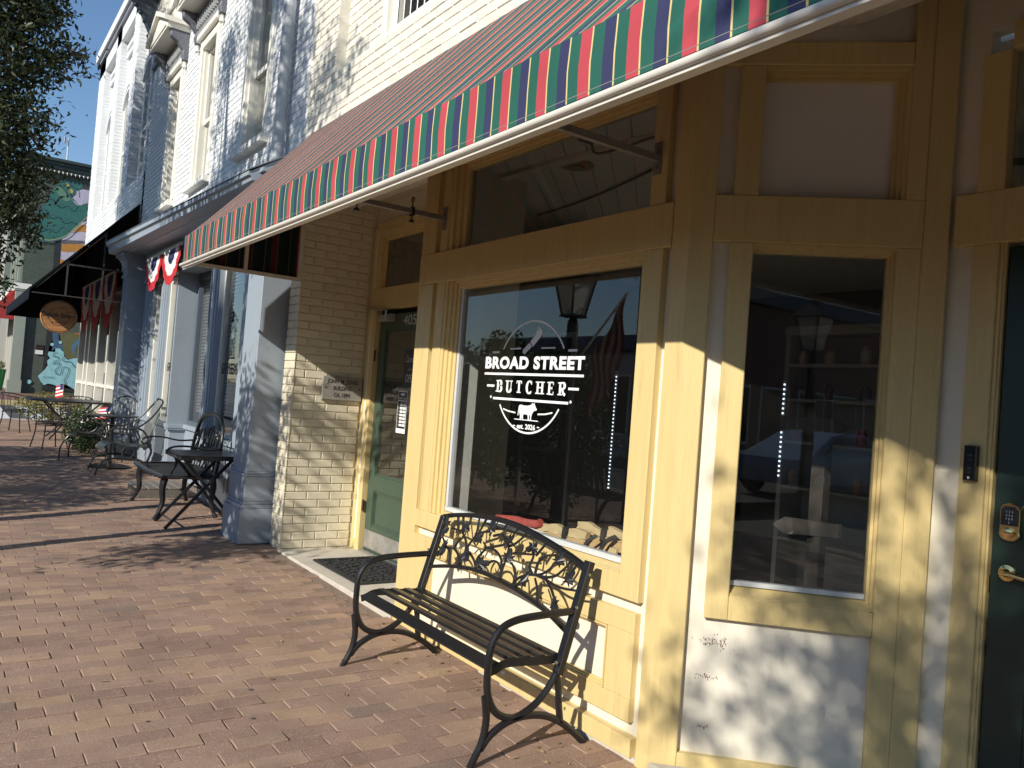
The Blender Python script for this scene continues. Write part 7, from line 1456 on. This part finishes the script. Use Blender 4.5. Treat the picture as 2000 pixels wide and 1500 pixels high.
m = MB()
for s_ in (-1, 1): m.hexa([(11.6-1.2, -8.6+s_*.80, cz+.96), (11.6+1.05, -8.6+s_*.80, cz+.98), (11.6+.5, -8.6+s_*.72, cz+1.36), (11.6-.6, -8.6+s_*.72, cz+1.34), (11.6-1.2, -8.6+s_*.825, cz+.96), (11.6+1.05, -8.6+s_*.825, cz+.98), (11.6+.5, -8.6+s_*.745, cz+1.36), (11.6-.6, -8.6+s_*.745, cz+1.34)])
m.build('side_glass', CGL, CR, kind='stuff')
for x in (-1.4, 1.4):
    for s_ in (-1, 1):
        m = MB(); m.lathe([(.33, -.1), (.34, -.05), (.34, .09), (.30, .11), (.0, .11)], 20, fr=lambda a, b_, c_: (11.6+x+a, -8.6+s_*(.80+c_), cz+.33+b_)); wl = m.build('wheel', TYR, CR, smooth=True)
        m = MB(); m.lathe([(.21, 0), (.2, .008), (.05, .014), (0, .014)], 14, fr=lambda a, b_, c_: (11.6+x+a, -8.6+s_*(.913+c_), cz+.33+b_)); m.build('rim', STL, wl, smooth=True)
OPP = [(-34, -21, 4.5, (0.42, 0.40, 0.37), 'pale painted one storey building across the street, left'), (-20.8, -9, 3.9, (0.30, 0.14, 0.10), 'red brick one storey building across the street'), (-8.8, 4, 4.3, (0.50, 0.49, 0.46), 'light grey one storey building across the street'), (4.2, 18, 4.6, (0.36, 0.30, 0.22), 'tan one storey building across the street, right'), (18.2, 34, 7.0, (0.28, 0.13, 0.10), 'brick building across the street, far right')]
for k, (x0, x1, h_, c_, lab) in enumerate(OPP):
    t = thing('street_building', lab, 'building', ((x0+x1)/2, -21, -.1)); wm = mat('opposite_wall_%d' % k, c_, 0.7, .12, 1.5)
    m = MB(); m.box(x0, x1, -30, -20, -.1, h_); m.build('wall', wm, t); m = MB(); m.box(x0-.1, x1+.1, -20, -19.6, h_-.5, h_+.1); m.build('cornice', WTR if k % 2 else DKB, t)
    nw = int((x1-x0)/2.4)
    for i in range(nw):
        xc = x0+(i+.5)*(x1-x0)/nw
        for z0, z1, w_ in ((.6, 2.9, .9),):
            m = MB(); m.box(xc-w_-.08, xc+w_+.08, -20.0, -19.93, z0-.1, z1+.1); fm = m.build('window', WTR, t); m = MB(); m.box(xc-w_, xc+w_, -19.93, -19.92, z0, z1); m.build('pane', DGL, fm)
tree('broad street tree across the road, left', (-14, -15.5, -.1), [(-14, -15.2, 5.6, 2.6, 2.2, 2.0)], 5000, .2, 51, .16, twigs=False); tree('broad street tree across the road, right', (5.5, -14.8, -.1), [(5.5, -14.8, 6.0, 3.4, 2.6, 2.4)], 6000, .2, 52, .18, twigs=False)
m = MB(); m.box(-60, 60, -19.6, -16.5, -.3, .03); m.build('opposite_pavement', CON, kind='structure')
# far left shopfront bits
t = thing('planter', 'green metal planter with yellow flowers by the red awning', 'planter', (-34.9, -0.92, 0.52))
m = MB(); m.lathe([(.16, 0), (.24, .75), (.26, .78), (.0, .76)], 12, (-34.9, -.92, .52)); m.build('pot', mat('bright_green', (0.03, 0.30, 0.08), 0.5), t, smooth=True); leaves('flowers', [(-34.9, -.92, 1.45, .22, .22, .16)], 260, .08, LF3, t, 61)
